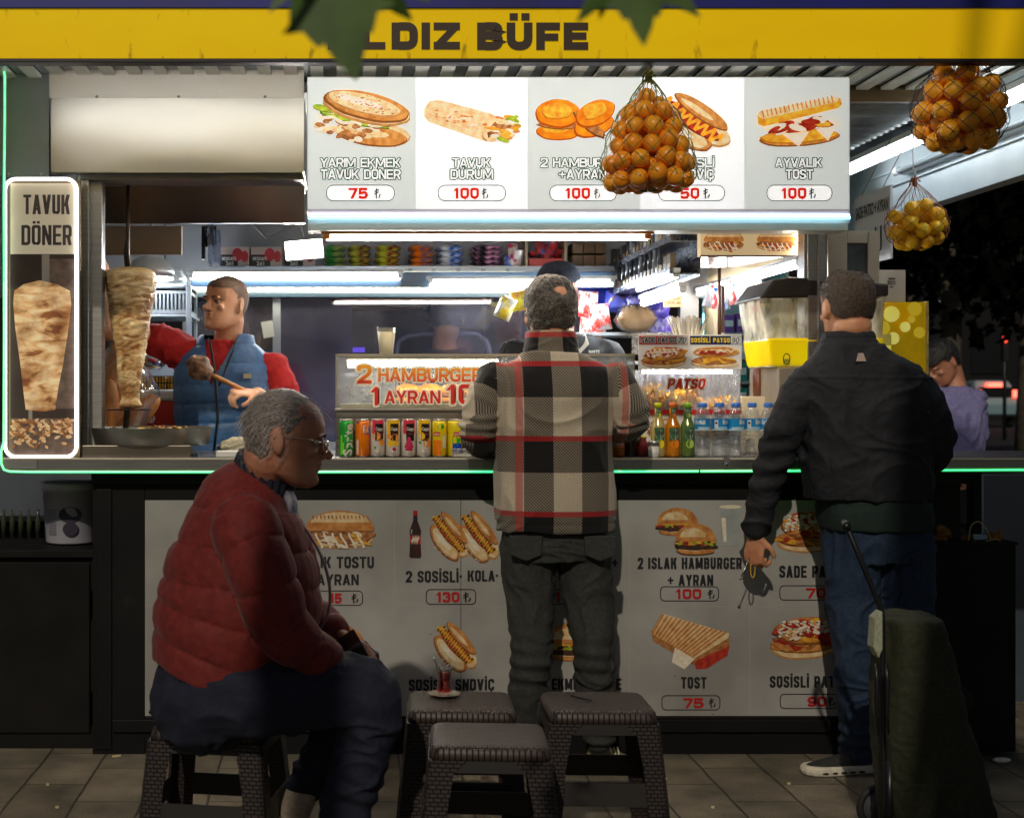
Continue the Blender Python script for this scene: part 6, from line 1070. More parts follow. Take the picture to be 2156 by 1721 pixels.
def hand(mb, wrist, d, n, curl=(20, 35, 25), thumb=1, k=1., spread=6, gap=.0):
    """palm, four separate bent fingers and a thumb; d along the hand, n the way the palm faces"""
    wv = Vector(wrist); d = Vector(d).normalized(); n = Vector(n); n = (n - d * n.dot(d)).normalized(); s_ = d.cross(n) * thumb
    limb(mb, [wv - d * .02 * k, wv + d * .02 * k, wv + d * .055 * k, wv + d * .088 * k], [(.026 * k, .019 * k), (.031 * k, .018 * k), (.040 * k, .015 * k), (.041 * k, .012 * k)], 4, 16, ref=s_)
    for i, (off, ln) in enumerate(((.031, .074), (.0105, .083), (-.0105, .077), (-.031, .060))):
        p = wv + d * (.088 - (.006 if i in (0, 3) else 0)) * k + s_ * off * k; a = R(spread * (1.5 - i) / 1.5); dd = (d * math.cos(a) + s_ * math.sin(a)).normalized(); nn = n.copy(); P = [p - dd * .02 * k, p]; ang = 0
        for j, f in enumerate((.45, .32, .23)):
            c_ = curl[j] * (1 + .10 * i); ang += R(c_); q = dd * math.cos(ang) + nn * math.sin(ang); P.append(P[-1] + q * ln * f * k)
        limb(mb, P, [.0098 * k, .0096 * k, .0088 * k, .0080 * k, .0068 * k], 3, 10)
    b0 = wv + d * .022 * k + s_ * .026 * k; q0 = (d * .62 + s_ * .62 + n * .45).normalized(); q1 = (d * .85 + s_ * .10 + n * .5).normalized()
    limb(mb, [b0 - q0 * .015 * k, b0 + q0 * .022 * k, b0 + q0 * .045 * k, b0 + q0 * .045 * k + q1 * .032 * k], [.014 * k, .0125 * k, .0105 * k, .0085 * k], 3, 10)
SKIN = mat('skin', C(214, 156, 120), C(192, 128, 94), sc=14, rough=.5, bump=.15, bsc=160); SKIN2 = mat('skin_old', C(196, 140, 112), C(170, 110, 84), sc=14, rough=.5, bump=.25, bsc=120)
def folds(P, amp, sc=9, seed=1, st=(1, 1, 1)):
    Q = P * np.array(st); n1 = vnoise(Q + .25 * vnoise(P, sc * .7, seed + 5)[:, None], sc, seed); return amp * ((1 - np.abs(n1)) ** 3 * 1.4 - .5) + amp * .5 * vnoise(Q, sc * 2.3, seed + 2)
def fabric(key, c=None, c2=None, rough=.85, sheen=.0, sc=90, bump=.25, bsc=500): return MATS[key] if key in MATS else mat(key, C(*c), C(*(c2 or [q * .82 for q in c])), sc=sc, rough=rough, sheen=sheen, bump=bump, bsc=bsc, lo=.3, hi=.7)
def strands(name, parent, roots, m):
    mb = MB()
    for P, r in roots: mb.tube(P, [r * (1 - .8 * i / (len(P) - 1)) for i in range(len(P))], 3, caps=False)
    return obj(name, mb, m, parent)
def shoe_mesh(mb, heel, toe, k=1., hgt=.075, wdt=.045):
    """upper of a shoe from heel to toe on the ground"""
    h, t = Vector(heel), Vector(toe); d = (t - h); L_ = d.length; d.normalize(); side = d.cross(Vector((0, 0, 1))); rr = []
    for u, wd, top in ((.0, .024, .062), (.06, .036, hgt), (.22, .040, hgt + .012), (.4, .042, hgt * .9), (.6, wdt, .058), (.8, wdt * .98, .045), (.94, wdt * .72, .036), (1., wdt * .35, .026)):
        c = h + d * L_ * u; ring = []
        for i in range(16): a = 2 * math.pi * i / 16; ring.append(c + side * wd * k * math.cos(a) + Vector((0, 0, .022 + max(-.01, (top - .022) * math.sin(a) if math.sin(a) > 0 else .012 * math.sin(a)))))
        rr.append(ring)
    mb.loft(rr)
def sole_mesh(mb, heel, toe, k=1., wdt=.047, th=.026):
    h, t = Vector(heel), Vector(toe); d = (t - h); L_ = d.length; d.normalize(); side = d.cross(Vector((0, 0, 1))); top, bot = [], []
    prof = [(-.015, .0), (-.005, .022), (.05, .038), (.2, .042), (.4, .042), (.62, wdt), (.8, wdt), (.93, wdt * .78), (1.0, wdt * .42), (1.02, 0)]
    out = [(u, q) for u, q in prof] + [(u, -q) for u, q in prof[::-1][1:-1]]
    ring = [h + d * L_ * u + side * q * k for u, q in out]
    mb.loft([[p + Vector((0, 0, .002)) for p in ring], [p + (p - h - d * L_ * .45) * .03 + Vector((0, 0, th * .5)) for p in ring], [p + Vector((0, 0, th)) for p in ring]], 0, False)
def ringpx(rows, Y, dz=0):
    """(row, centre column, half width, depth, y shift) in photo units -> torso rings"""
    out = []
    for r in rows: y = Y + (r[4] if len(r) > 4 else 0); s = S(Y); out.append((XW(r[1], Y), y, ZW(r[0], Y), r[2] / s, r[3]))
    return out[::-1] if out[0][2] > out[-1][2] else out
def legs_into(mb, L_, k=5):
    for pts, rad in L_: limb(mb, pts, rad, k, 20)
def fuzz(H, parent, n, ln, rd, m, off, ok, seed, lift=.5):
    r_ = random.Random(seed); rt = []
    for k in range(n):
        a = r_.uniform(0, 6.28); z = r_.uniform(.06, .231); i = max(j for j in range(len(HEAD)) if HEAD[j][0] <= z); q = HEAD[min(i + 1, len(HEAD) - 1)]; u = (z - HEAD[i][0]) / max(1e-6, q[0] - HEAD[i][0]); f, b, hw = [HEAD[i][j] + (q[j] - HEAD[i][j]) * min(1, u) for j in (1, 2, 3)]
        x = (hw + off) * math.cos(a); y = (f + b) / 2 + ((b - f) / 2 + off) * math.sin(a); p = Vector((x, y, z + off * max(0, (z - .12) / .11)))
        if not ok(p): continue
        n_ = Vector((x, y, (z - .11) * .9)).normalized(); dn = Vector((r_.gauss(0, .4), .15, -1 + 1.2 * (z > .2))); dn = (dn - n_ * dn.dot(n_)).normalized(); l = ln * r_.uniform(.6, 1.3)
        rt.append(([H.w(*(p + (n_ * lift * t - n_ * .4 * lift * t * t + dn * t) * l)) for t in (0, .4, .75, 1)], rd))
    return strands('hair_strands', parent, rt, m)
# ---------------------------------------------------------------- man in the plaid jacket
def plaid_mat():
    m = bpy.data.materials.new('plaid_wool'); m.use_nodes = True; N = m.node_tree.nodes; L = m.node_tree.links; p = N['Principled BSDF']
    at = N.new('ShaderNodeAttribute'); at.attribute_name = 'weave'; sx = N.new('ShaderNodeSeparateXYZ'); L.new(at.outputs['Vector'], sx.inputs[0])
    def mth(op, a, b=None, c=None):
        n = N.new('ShaderNodeMath'); n.operation = op
        for i, q in enumerate((a, b, c)):
            if q is None: continue
            if isinstance(q, (int, float)): n.inputs[i].default_value = q
            else: L.new(q, n.inputs[i])
        return n.outputs[0]
    def band(src, per, off, a, b):
        f = mth('FRACT', mth('DIVIDE', mth('ADD', src, off + 50 * per), per)); return mth('MULTIPLY', mth('GREATER_THAN', f, a), mth('LESS_THAN', f, b))
    u, v = sx.outputs[0], sx.outputs[1]
    wu = band(u, .1955, .046, 0, .5); wv = band(v, .257, 0, 0, .515); ru = band(u, .1955, .046, .5, .58); ru2 = band(u, .391, .172, .0, .062); rv = band(v, .257, 0, .93, 1.0)
    tw = N.new('ShaderNodeTexWave'); tw.inputs['Scale'].default_value = 60; tw.bands_direction = 'DIAGONAL'; L.new(at.outputs['Vector'], tw.inputs['Vector'])
    both = mth('MULTIPLY', wu, wv); anyw = mth('MAXIMUM', wu, wv); twv = mth('MULTIPLY_ADD', tw.outputs['Fac'], .34, .05); val = mth('ADD', mth('MULTIPLY', both, .75), mth('MULTIPLY', mth('SUBTRACT', anyw, both), twv))
    nz = N.new('ShaderNodeTexNoise'); nz.inputs['Scale'].default_value = 240; nz.inputs['Detail'].default_value = 3; tc = N.new('ShaderNodeTexCoord'); L.new(tc.outputs['Object'], nz.inputs[0]); val = mth('MULTIPLY', val, mth('MULTIPLY_ADD', nz.outputs['Fac'], .7, .62))
    mx = N.new('ShaderNodeMix'); mx.data_type = 'RGBA'; L.new(val, mx.inputs['Factor']); mx.inputs['A'].default_value = (.012, .011, .011, 1); mx.inputs['B'].default_value = C(208, 194, 172)
    rr = mth('MAXIMUM', rv, mth('MULTIPLY', ru2, .8)); m2 = N.new('ShaderNodeMix'); m2.data_type = 'RGBA'; L.new(mth('MULTIPLY', rr, .72), m2.inputs['Factor']); L.new(mx.outputs['Result'], m2.inputs['A']); m2.inputs['B'].default_value = C(168, 40, 42)
    L.new(m2.outputs['Result'], p.inputs['Base Color']); p.inputs['Roughness'].default_value = .9; p.inputs['Specular IOR Level'].default_value = .15; p.inputs['Sheen Weight'].default_value = .15
    b = N.new('ShaderNodeBump'); b.inputs['Strength'].default_value = .5; b.inputs['Distance'].default_value = .002; L.new(nz.outputs['Fac'], b.inputs['Height']); L.new(b.outputs[0], p.inputs['Normal']); return m
YA = -.28
pa = thing('person', 'standing man seen from behind in a black, cream and red plaid jacket', 'person', (XW(1165, YA), YA, 0)); hA = Head((XW(1161, -.27), -.245, 1.555), 180, 4, 0, 1.03)
w_ = lambda x, y, Y=YA: W(x, y, Y)
arms = [([w_(1052, 800), w_(1016, 862, -.31), w_(1013, 924, -.29), W(1060, 925, -.06), W(1100, 925, .06)], [.080, .070, .066, .056, .050]), ([w_(1284, 800), w_(1318, 850, -.31), w_(1322, 888, -.28), W(1275, 897, -.05), W(1230, 905, .06)], [.080, .070, .066, .056, .050])]
legsA = [([w_(1112, 1150), w_(1114, 1260), w_(1120, 1370, -.30), w_(1112, 1440, -.28), w_(1108, 1560, -.24)], [.098, .086, .070, .066, .052]), ([w_(1226, 1150), w_(1238, 1260), w_(1249, 1370, -.31), w_(1253, 1440, -.29), w_(1262, 1555, -.25)], [.098, .086, .072, .068, .056])]
m = MB(); hA.build(m); limb(m, [hA.w(0, .03, .06), w_(1163, 735, -.25), w_(1165, 790)], [.062, .060, .075]); torso(m, ringpx([(1150, 1168, 95, .11), (1000, 1165, 88, .10), (860, 1165, 98, .11), (790, 1166, 100, .08), (760, 1165, 55, .06)], YA))
for pts, rad in arms: limb(m, pts, [r * .62 for r in rad]); hand(m, pts[-1] + Vector((0, .01, -.005)), (-.25 if pts[-1].x > 1 - .3 and pts is arms[1][0] else .25, 1, -.05), (0, 0, -1), (15, 30, 25), 1 if pts is arms[1][0] else -1)
for pts, rad in legsA: limb(m, pts, [r * .72 for r in rad])
body_mesh('body', m, SKIN, pa, .005, 2, hA.sockets)
m = MB(); JR = [(1114, 1167, 121, .150), (1060, 1167, 125, .155), (980, 1164, 124, .152), (900, 1163, 124, .150), (830, 1165, 128, .140), (790, 1167, 126, .120), (768, 1167, 104, .100), (752, 1166, 78, .088), (742, 1165, 62, .080)]
torso(m, ringpx(JR, YA))
for pts, rad in arms: limb(m, pts[:-1] + [pts[-1]], rad)
def weaveA(P):
    out = np.zeros((len(P), 3)); out[:, 0] = P[:, 0] - XW(1179, YA); out[:, 1] = P[:, 2] - ZW(990, YA) + .132
    for i, (pts, rad) in enumerate(arms):
        t, d = along(P, pts); k = (d < .085) & ((P[:, 0] < XW(1040, YA)) if i == 0 else (P[:, 0] > XW(1292, YA))); out[k, 1] = ZW(800, YA) - t[k] * .93 - ZW(990, YA) + .132; out[k, 0] = out[k, 0] * 1.1
    return out
def foldA(P, N):
    d = folds(P, .007, 7, 3, (1, 1, .55)); 
    d -= .004 * np.exp(-((P[:, 2] - ZW(1096, YA)) / .003) ** 2) * (P[:, 2] < 1.0)
    for i, (pts, rad) in enumerate(arms):
        t, q = along(P, pts); k = np.exp(-((t - .20) / .07) ** 2) * (q < .1) * ((P[:, 0] < XW(1040, YA)) if i == 0 else (P[:, 0] > XW(1295, YA))); d += k * .006 * np.sin(t * 190)
    return d
PLAID = plaid_mat(); jk = body_mesh('jacket', m, PLAID, pa, .006, 3, foldA, {'weave': weaveA})
m = MB(); cx, cy = XW(1162, YA), -.265
for k in range(3):
    pass
torso(m, [(cx, cy - .005, ZW(756, YA), .108, .095), (cx, cy, ZW(738, YA), .098, .088), (cx, cy + .004, ZW(715, YA), .091, .083), (cx, cy + .008, ZW(700, YA), .088, .080), (cx, cy + .01, ZW(696, YA), .080, .072)], 28, 3, 2.1)
body_mesh('collar', m, PLAID, jk, .005, 2, lambda P, N: folds(P, .003, 14, 4), {'weave': lambda P: np.stack([np.arctan2(P[:, 0] - cx, -(P[:, 1] - cy)) * .095 + .02, (P[:, 2] - ZW(990, YA)) + .03, P[:, 2]], 1)})
m = MB(); torso(m, ringpx([(1175, 1168, 104, .112), (1140, 1168, 110, .122), (1095, 1167, 106, .12)], YA)); legs_into(m, legsA)
JEAN = fabric('olive_denim', (56, 58, 54), (40, 42, 40), bump=.3)
def foldT(P, N): d = folds(P, .0065, 9, 6, (1, 1, .8)); kz = ZW(1400, YA); d += .004 * np.sin(P[:, 2] * 120 + 6 * P[:, 0]) * np.exp(-((P[:, 2] - kz) / .1) ** 2) + .006 * np.sin(P[:, 2] * 150 + 3) * np.exp(-((P[:, 2] - .10) / .07) ** 2); return d
tr = body_mesh('trousers', m, JEAN, pa, .006, 3, foldT)
for sx in (1098, 1250): m = MB(); z0, z1 = ZW(1172, YA), ZW(1120, YA); x = XW(sx, YA); hw = 34 / S(YA); yy = YA - .128; m.prism([(x - hw, yy, z1), (x - hw * .92, yy, z0 + .02), (x, yy, z0), (x + hw * .92, yy, z0 + .02), (x + hw, yy, z1)], (0, .03, 0)); obj('pocket', m, JEAN, tr, bev=.004)
for (h, t) in ((W(1240, 1605, -.20), W(1322, 1600, -.145)), (W(1108, 1600, -.24), W(1092, 1600, -.02))):
    h.z = t.z = 0; m = MB(); shoe_mesh(m, h, t, 1.0, .085); sh_ = body_mesh('shoe', m, fabric('suede', (150, 138, 112), (128, 116, 94), bump=.2), pa, .004, 2); m = MB(); sole_mesh(m, h, t); obj('sole', m, mat('sole_cream', C(206, 196, 166), rough=.6), sh_, bev=.003)
    d = (t - h).normalized(); sd = d.cross(Vector((0, 0, 1))); 
    if t.x > h.x: sd = -sd if sd.y > 0 else sd
    m = MB()
    for k in range(3): u = .40 + .09 * k; p = h + (t - h) * u; m.tube([p + sd * .044 + Vector((0, 0, .030)), p + (t - h) * .05 + sd * .034 + Vector((0, 0, .055)), p + (t - h) * .09 + sd * .012 + Vector((0, 0, .068))], .0035, 6)
    obj('stripes', m, mat('sole_cream'), sh_)
def hair_shell(name, H, parent, material, grow, zlow, zfront, amp, sc, bald=None, seed=1, voxel=.004, extra=None):
    m = MB(); m.loft(H.rings(grow, .03))
    def dsp(P, N):
        q = vnoise(P, sc, seed) * .6 + vnoise(P, sc * 2.1, seed + 3) * .4; d = amp * q; L_ = H.loc(P); 
        if bald is not None: b = bald(L_); d -= (grow + .008) * b
        return d
    def cutf(c):
        L_ = H.loc(c); t = np.clip((L_[:, 1] + .04) / .09, 0, 1); lim = zfront + (zlow - zfront) * t; lim = lim + .006 * vnoise(c, 60, 4); k = L_[:, 2] < lim
        k |= (np.abs(L_[:, 0]) > .045) & (L_[:, 2] < .098) & (L_[:, 1] < .028); k |= (np.abs(L_[:, 0]) > .06) & (((L_[:, 1] - .012) / .024) ** 2 + ((L_[:, 2] - .112) / .034) ** 2 < 1)
        if extra is not None: k |= extra(L_)
        return k
    return body_mesh(name, m, material, parent, voxel, 1, dsp, cut=cutf)
HG = mat('hair_greyblack', C(46, 42, 40), C(128, 120, 110), sc=170, rough=.55, lo=.42, hi=.72, bump=1, bsc=220)
hair_shell('hair', hA, pa, HG, .013, .058, .18, .006, 70, lambda L_: np.exp(-(((L_[:, 0] + .026) / .044) ** 2 + ((L_[:, 1] - .080) / .05) ** 2 + ((L_[:, 2] - .190) / .032) ** 2) ** 1.4) * 1.15)
r_ = random.Random(31); rt = []
for k in range(900):
    a = r_.uniform(0, 6.28); z = r_.uniform(.062, .225); i = min(range(len(HEAD)), key=lambda j: abs(HEAD[j][0] - z)); _, f, b, hw = HEAD[i]; x = (hw + .012) * math.cos(a); y = (f + b) / 2 + ((b - f) / 2 + .012) * math.sin(a)
    if y < .0 and z < .17 or ((x + .028) / .034) ** 2 + ((y - .080) / .05) ** 2 + ((z - .192) / .026) ** 2 < 1: continue
    n_ = Vector((x, y - .0, (z - .1) * .5)).normalized(); t1 = Vector((r_.gauss(0, 1), r_.gauss(0, 1), r_.gauss(0, 1))); t1 = (t1 - n_ * t1.dot(n_)).normalized(); t2 = n_.cross(t1); P = []
    for j in range(7): q = j * .95; P.append(hA.w(*(Vector((x, y, z)) + t1 * .006 * math.cos(q) + t2 * .006 * math.sin(q) + n_ * .0012 * j)))
    rt.append((P, .0011))
strands('curls', [o for o in pa.children if o.name.startswith('hair')][0], rt, mat('curl_grey', C(120, 112, 104), C(60, 56, 54), sc=60, rough=.5))
# ---------------------------------------------------------------- man in the dark jacket with the trolley
YC = -.28
pc2 = thing('person', 'standing man seen from behind in a dark windbreaker and jeans beside a trolley', 'person', (XW(1815, YC), YC, 0)); hC = Head((XW(1789, -.27), -.25, 1.578), 186, 6, 0, 1.06)
armsC = [([w_(1702, 812), w_(1660, 882, -.29), w_(1632, 965, -.26), w_(1606, 1045, -.23), w_(1590, 1118, -.20)], [.074, .070, .064, .056, .048]), ([w_(1916, 815), w_(1952, 882, -.30), w_(1953, 950, -.27), W(1890, 975, -.06), W(1850, 960, .0)], [.078, .078, .072, .060, .050])]
legsC = [([w_(1792, 1150), w_(1795, 1270), w_(1802, 1400, -.30), w_(1804, 1480, -.28), w_(1806, 1582, -.25)], [.100, .092, .076, .070, .064]), ([w_(1905, 1150), w_(1908, 1270), w_(1910, 1400, -.30), w_(1912, 1480, -.27), w_(1915, 1580, -.22)], [.100, .092, .078, .070, .064])]
m = MB(); hC.build(m); limb(m, [hC.w(0, .03, .06), w_(1792, 725, -.255), w_(1800, 780)], [.066, .066, .08]); torso(m, ringpx([(1150, 1845, 98, .11), (1000, 1828, 98, .12), (860, 1818, 106, .11), (790, 1810, 104, .08), (750, 1800, 60, .06)], YC))
for pts, rad in armsC: limb(m, pts, [r * .6 for r in rad])
hand(m, armsC[0][0][-1] + Vector((.0, -.005, -.005)), (-.08, .05, -1), (.75, .6, 0), (38, 62, 45), 1, 1.02); hand(m, armsC[1][0][-1], (-.6, .8, 0), (0, 0, -1), (20, 40, 30), 1)
for pts, rad in legsC: limb(m, pts, [r * .7 for r in rad])
body_mesh('body', m, SKIN, pc2, .005, 2, hC.sockets)
m = MB(); torso(m, ringpx([(1050, 1825, 128, .155), (985, 1822, 132, .16), (900, 1820, 134, .155), (840, 1815, 136, .145), (795, 1811, 132, .125), (765, 1806, 112, .108), (742, 1799, 82, .094), (724, 1794, 64, .086)], YC))
for pts, rad in armsC: limb(m, pts, rad)
NYL = mat('dark_nylon', (.020, .021, .026, 1), (.015, .016, .020, 1), sc=30, rough=.75, spec=.25, bump=.2, bsc=60)
def foldC(P, N):
    d = folds(P, .0085, 6.5, 9, (1, 1, .7)) + .35 * folds(P, .006, 17, 12)
    for pts, rad in armsC: t, q = along(P, pts); d += (q < .1) * np.exp(-((t - .30) / .16) ** 2) * .006 * np.sin(t * 95 + P[:, 0] * 40)
    d += .004 * np.exp(-((P[:, 2] - ZW(795, YC)) / .004) ** 2); return d
jc = body_mesh('jacket', m, NYL, pc2, .006, 2, foldC)
m = MB(); cx, cy = XW(1790, YC), -.262; torso(m, [(cx, cy - .008, ZW(735, YC), .110, .098), (cx, cy, ZW(718, YC), .098, .088), (cx, cy + .004, ZW(703, YC), .090, .083), (cx + .002, cy + .006, ZW(697, YC), .082, .074)], 28, 3, 2.1); body_mesh('collar', m, NYL, jc, .005, 2, lambda P, N: folds(P, .003, 14, 4) - .003 * np.exp(-((P[:, 2] - ZW(712, YC)) / .003) ** 2))
m = MB(); m.prism([W(1803, 760, -.402), W(1807, 743, -.402), W(1817, 743, -.402), W(1823, 760, -.402)], (0, .006, 0)); obj('zip_tag', m, mat('tag_pale', C(190, 170, 160)), jc)
m = MB(); torso(m, ringpx([(1112, 1842, 112, .14), (1080, 1840, 116, .145), (1030, 1832, 112, .14)], YC)); body_mesh('shirt', m, fabric('green_knit', (20, 42, 37), (15, 33, 29)), pc2, .006, 2, lambda P, N: folds(P, .006, 9, 3))
m = MB(); torso(m, ringpx([(1180, 1848, 108, .112), (1140, 1846, 112, .124), (1092, 1842, 105, .12)], YC)); legs_into(m, legsC); DEN = fabric('blue_denim', (30, 52, 80), (18, 34, 54)); body_mesh('trousers', m, DEN, pc2, .006, 3, lambda P, N: folds(P, .009, 9, 16, (1, 1, .8)) + .005 * np.sin(P[:, 2] * 130) * np.exp(-((P[:, 2] - .12) / .08) ** 2))
for (h, t) in ((W(1838, 1610, -.24), W(1692, 1606, -.29)), (W(1910, 1610, -.20), W(1960, 1600, -.02))):
    h.z = t.z = 0; m = MB(); shoe_mesh(m, h, t, 1., .08); sh_ = body_mesh('shoe', m, mat('knit_black', (.012, .012, .013, 1), (.03, .03, .03, 1), sc=120, rough=.8, bump=.5, bsc=300, stretch=(1, 1, 3)), pc2, .004, 2); m = MB(); sole_mesh(m, h, t, 1.04, .05, .034); obj('sole', m, mat('sole_white', C(222, 214, 196), C(200, 190, 170), sc=30, rough=.55), sh_, bev=.006)
    m = MB(); d = (t - h); sd = d.normalized().cross(Vector((0, 0, 1))); sd = sd if sd.y < 0 else -sd
    for k in range(5): p = h + d * (.28 + .13 * k) + sd * .0525; m.ball(p + Vector((0, 0, .014)), (.012, .004, .0045), 8)
    obj('sole_slots', m, INK, sh_)
HB = mat('hair_cropped', C(40, 32, 28), C(92, 74, 60), sc=150, rough=.6, bump=.8, bsc=260); hair_shell('hair', hC, pc2, HB, .006, .072, .185, .0022, 110, lambda L_: .62 * np.exp(-((L_[:, 0] / .034) ** 2 + ((L_[:, 1] - .02) / .05) ** 2 + ((L_[:, 2] - .226) / .03) ** 2) ** 1.2), 5, .0035)
hr_ = lambda P: [o for o in P.children if o.name.startswith('hair')][0]
fuzz(hC, hr_(pc2), 2600, .011, .0006, mat('strand_brown', C(70, 56, 46), C(40, 32, 27), sc=60, rough=.5), .006, lambda p: (p.y > -.02 or p.z > .19) and p.z > .078 and not (abs(p.x) > .06 and p.z < .13 and p.y < .04), 4)
t = thing('key_ring', 'bunch of keys on a yellow cord dangling from a man hand', 'keys', W(1572, 1200, -.20)); hp = armsC[0][0][-1] + Vector((-.01, .0, -.11)); m = MB(); m.tube([hp + Vector((.004 * math.cos(a) * 2, 0, -.025 + .03 * math.sin(a))) for a in [i * 2 * math.pi / 14 for i in range(14)]], .0024, 6, closed=True); obj('cord', m, mat('cord_yellow', C(206, 160, 60)), t); m = MB(); m.tube([hp + Vector((-.01, 0, .02)), hp + Vector((-.035, -.01, -.03)), hp + Vector((-.045, -.01, -.052))], .0022, 6); m.ball(hp + Vector((-.046, -.01, -.056)), .006, 8); obj('pin', m, STL, t)
# ---------------------------------------------------------------- seated man in the red puffer jacket
YS = -1.52
ps_ = thing('person', 'seated older man in a dark red quilted jacket looking right, phone in hand', 'person', (XW(470, YS), YS, 0))
hS = Head(W(590, 968, -1.58), 90, 9, 0, 1.02)
v_ = lambda x, y, Y=YS: W(x, y, Y)
armsS = [([v_(508, 1088, -1.69), v_(545, 1190, -1.75), v_(588, 1312, -1.75), v_(640, 1362, -1.70), v_(688, 1390, -1.64)], [.085, .082, .074, .062, .052]), ([v_(560, 1085, -1.36), v_(610, 1180, -1.30), v_(625, 1275, -1.29), v_(668, 1312, -1.36), v_(700, 1330, -1.42)], [.080, .075, .068, .058, .050])]
legsS = [([v_(440, 1462, -1.60), v_(580, 1456, -1.63), v_(690, 1452, -1.64), v_(772, 1466, -1.64), v_(770, 1560, -1.63), v_(732, 1680, -1.62), v_(705, 1800, -1.60)], [.112, .108, .096, .090, .076, .068, .058]), ([v_(450, 1440, -1.42), v_(580, 1420, -1.39), v_(690, 1400, -1.37), v_(742, 1408, -1.37), v_(728, 1480, -1.38), v_(690, 1570, -1.40), v_(640, 1652, -1.42)], [.110, .100, .088, .080, .070, .060, .052])]
spine = [v_(440, 1420), v_(470, 1290), v_(500, 1150), v_(535, 1060), v_(560, 1000)]
m = MB(); hS.build(m, 1.5); limb(m, [hS.w(0, .03, .07), v_(560, 1010), v_(530, 1075)], [.068, .068, .085]); limb(m, spine[:4], [(.14, .12), (.15, .13), (.15, .12), (.10, .09)], ref=(0, 1, 0))
for pts, rad in armsS: limb(m, pts, [r * .6 for r in rad])
for pts, rad in legsS: limb(m, pts, [r * .7 for r in rad])
hand(m, armsS[0][0][-1] + Vector((.0, 0, -.004)), (1, .18, -.20), (.05, .55, -.8), (18, 38, 28), -1, 1.0, 3); hand(m, armsS[1][0][-1] + Vector((.0, 0, .004)), (.93, -.22, -.42), (-.25, -.25, -.9), (14, 26, 22), 1, 1.0, 3)
bS = body_mesh('body', m, SKIN2, ps_, .0045, 2, lambda P, N: hS.sockets(P, N) + (hS.loc(P)[:, 2] > .15) * (hS.loc(P)[:, 1] < -.06) * .0012 * np.sin(hS.loc(P)[:, 2] * 700))
hS.eyes(ps_)
PUF = mat('puffer_red', C(122, 40, 36), C(104, 32, 30), sc=40, rough=.72, spec=.3, bump=.3, bsc=70, sheen=.1)
def puffer(paths, pitch, amp, wr, seed):
    def f(P, N):
        T = np.zeros(len(P)); B = np.full(len(P), 9.)
        for pts, off, pr in paths:
            t, q = along(P, pts); q = q - pr; k = q < B; B[k] = q[k]; T[k] = t[k] + off
        ph = np.abs(np.sin(math.pi * T / pitch)); d = amp * (ph ** .28 - .6); crease = np.exp(-((ph / .28) ** 2))
        return d + wr * vnoise(P * np.array([1, 1, .6]), 16, seed) + crease * wr * 1.2 * vnoise(P, 45, seed + 1) + wr * .5 * vnoise(P, 34, seed + 2)
    return f
m = MB(); TR = [(v_(452, 1425), .172, .20), (v_(480, 1350), .205, .215), (v_(502, 1270), .215, .215), (v_(508, 1190), .198, .21), (v_(514, 1120), .165, .20), (v_(518, 1060), .130, .17), (v_(535, 1020), .095, .12), (v_(546, 1000), .075, .09)]
limb(m, [t[0] for t in TR], [(t[2] * .92, t[1]) for t in TR], 4, 30, ref=(0, 1, 0), rnd=False)
for pts, rad in armsS: limb(m, pts, rad)
jS = body_mesh('jacket', m, PUF, ps_, .0048, 2, puffer([([t[0] for t in TR], .03, .10), (armsS[0][0], .0, 0), (armsS[1][0], .05, 0)], .098, .0135, .0035, 3))
m = MB(); limb(m, [v_(552, 1012), v_(566, 972, -1.54)], [(.085, .088), (.082, .086)], ref=(0, 1, 0), rnd=False); body_mesh('collar', m, mat('collar_navy', C(38, 42, 58), C(28, 32, 44), sc=60, rough=.6), jS, .005, 1, lambda P, N: .003 * np.sin(np.arctan2(P[:, 1] - YS, P[:, 0] - XW(560, YS)) * 26))
m = MB(); limb(m, [v_(600, 1030, -1.53), v_(614, 1062, -1.53), v_(618, 1110, -1.53)], [(.045, .018), (.05, .016), (.04, .01)], ref=(0, 1, 0)); body_mesh('shirt', m, fabric('shirt_check', (190, 190, 200), (90, 96, 120), sc=60), ps_, .005, 1)
m = MB(); m.tube(catmull([tuple(v_(x, y, -1.53)) for x, y in ((625, 1090), (655, 1130), (682, 1185), (694, 1240), (690, 1290), (668, 1330))], 6), .004, 6); obj('zipper', m, mat('zip_metal', C(150, 140, 150), rough=.3, metal=.8), jS)
m = MB(); limb(m, [v_(436, 1440), v_(440, 1485)], [(.175, .15), (.175, .15)], ref=(0, 1, 0)); legs_into(m, legsS)
body_mesh('trousers', m, fabric('navy_denim', (28, 32, 54), (20, 23, 40)), ps_, .006, 3, lambda P, N: folds(P, .009, 9, 26) + .006 * np.sin(P[:, 0] * 70 + P[:, 2] * 50) * np.exp(-(((P[:, 0] - XW(770, YS)) / .10) ** 2 + ((P[:, 2] - ZW(1530, YS)) / .08) ** 2)) + .005 * np.sin((P[:, 2] + .4 * P[:, 0]) * 120) * np.exp(-((P[:, 2] - ZW(1640, YS)) / .06) ** 2))
m = MB(); limb(m, [v_(640, 1655, -1.42), v_(622, 1705, -1.42), v_(618, 1730, -1.42)], [.045, .042, .042]); obj('sock', m, fabric('sock_pale', (196, 180, 160)), ps_)
for (h, t) in ((v_(600, 1790, -1.42), v_(720, 1850, -1.42)), (v_(668, 1880, -1.60), v_(850, 1880, -1.62))): h.z = t.z = 0; m = MB(); shoe_mesh(m, h, t, 1., .1); sh_ = body_mesh('shoe', m, mat('knit_black'), ps_, .005, 2); m = MB(); sole_mesh(m, h, t); obj('sole', m, INK, sh_)
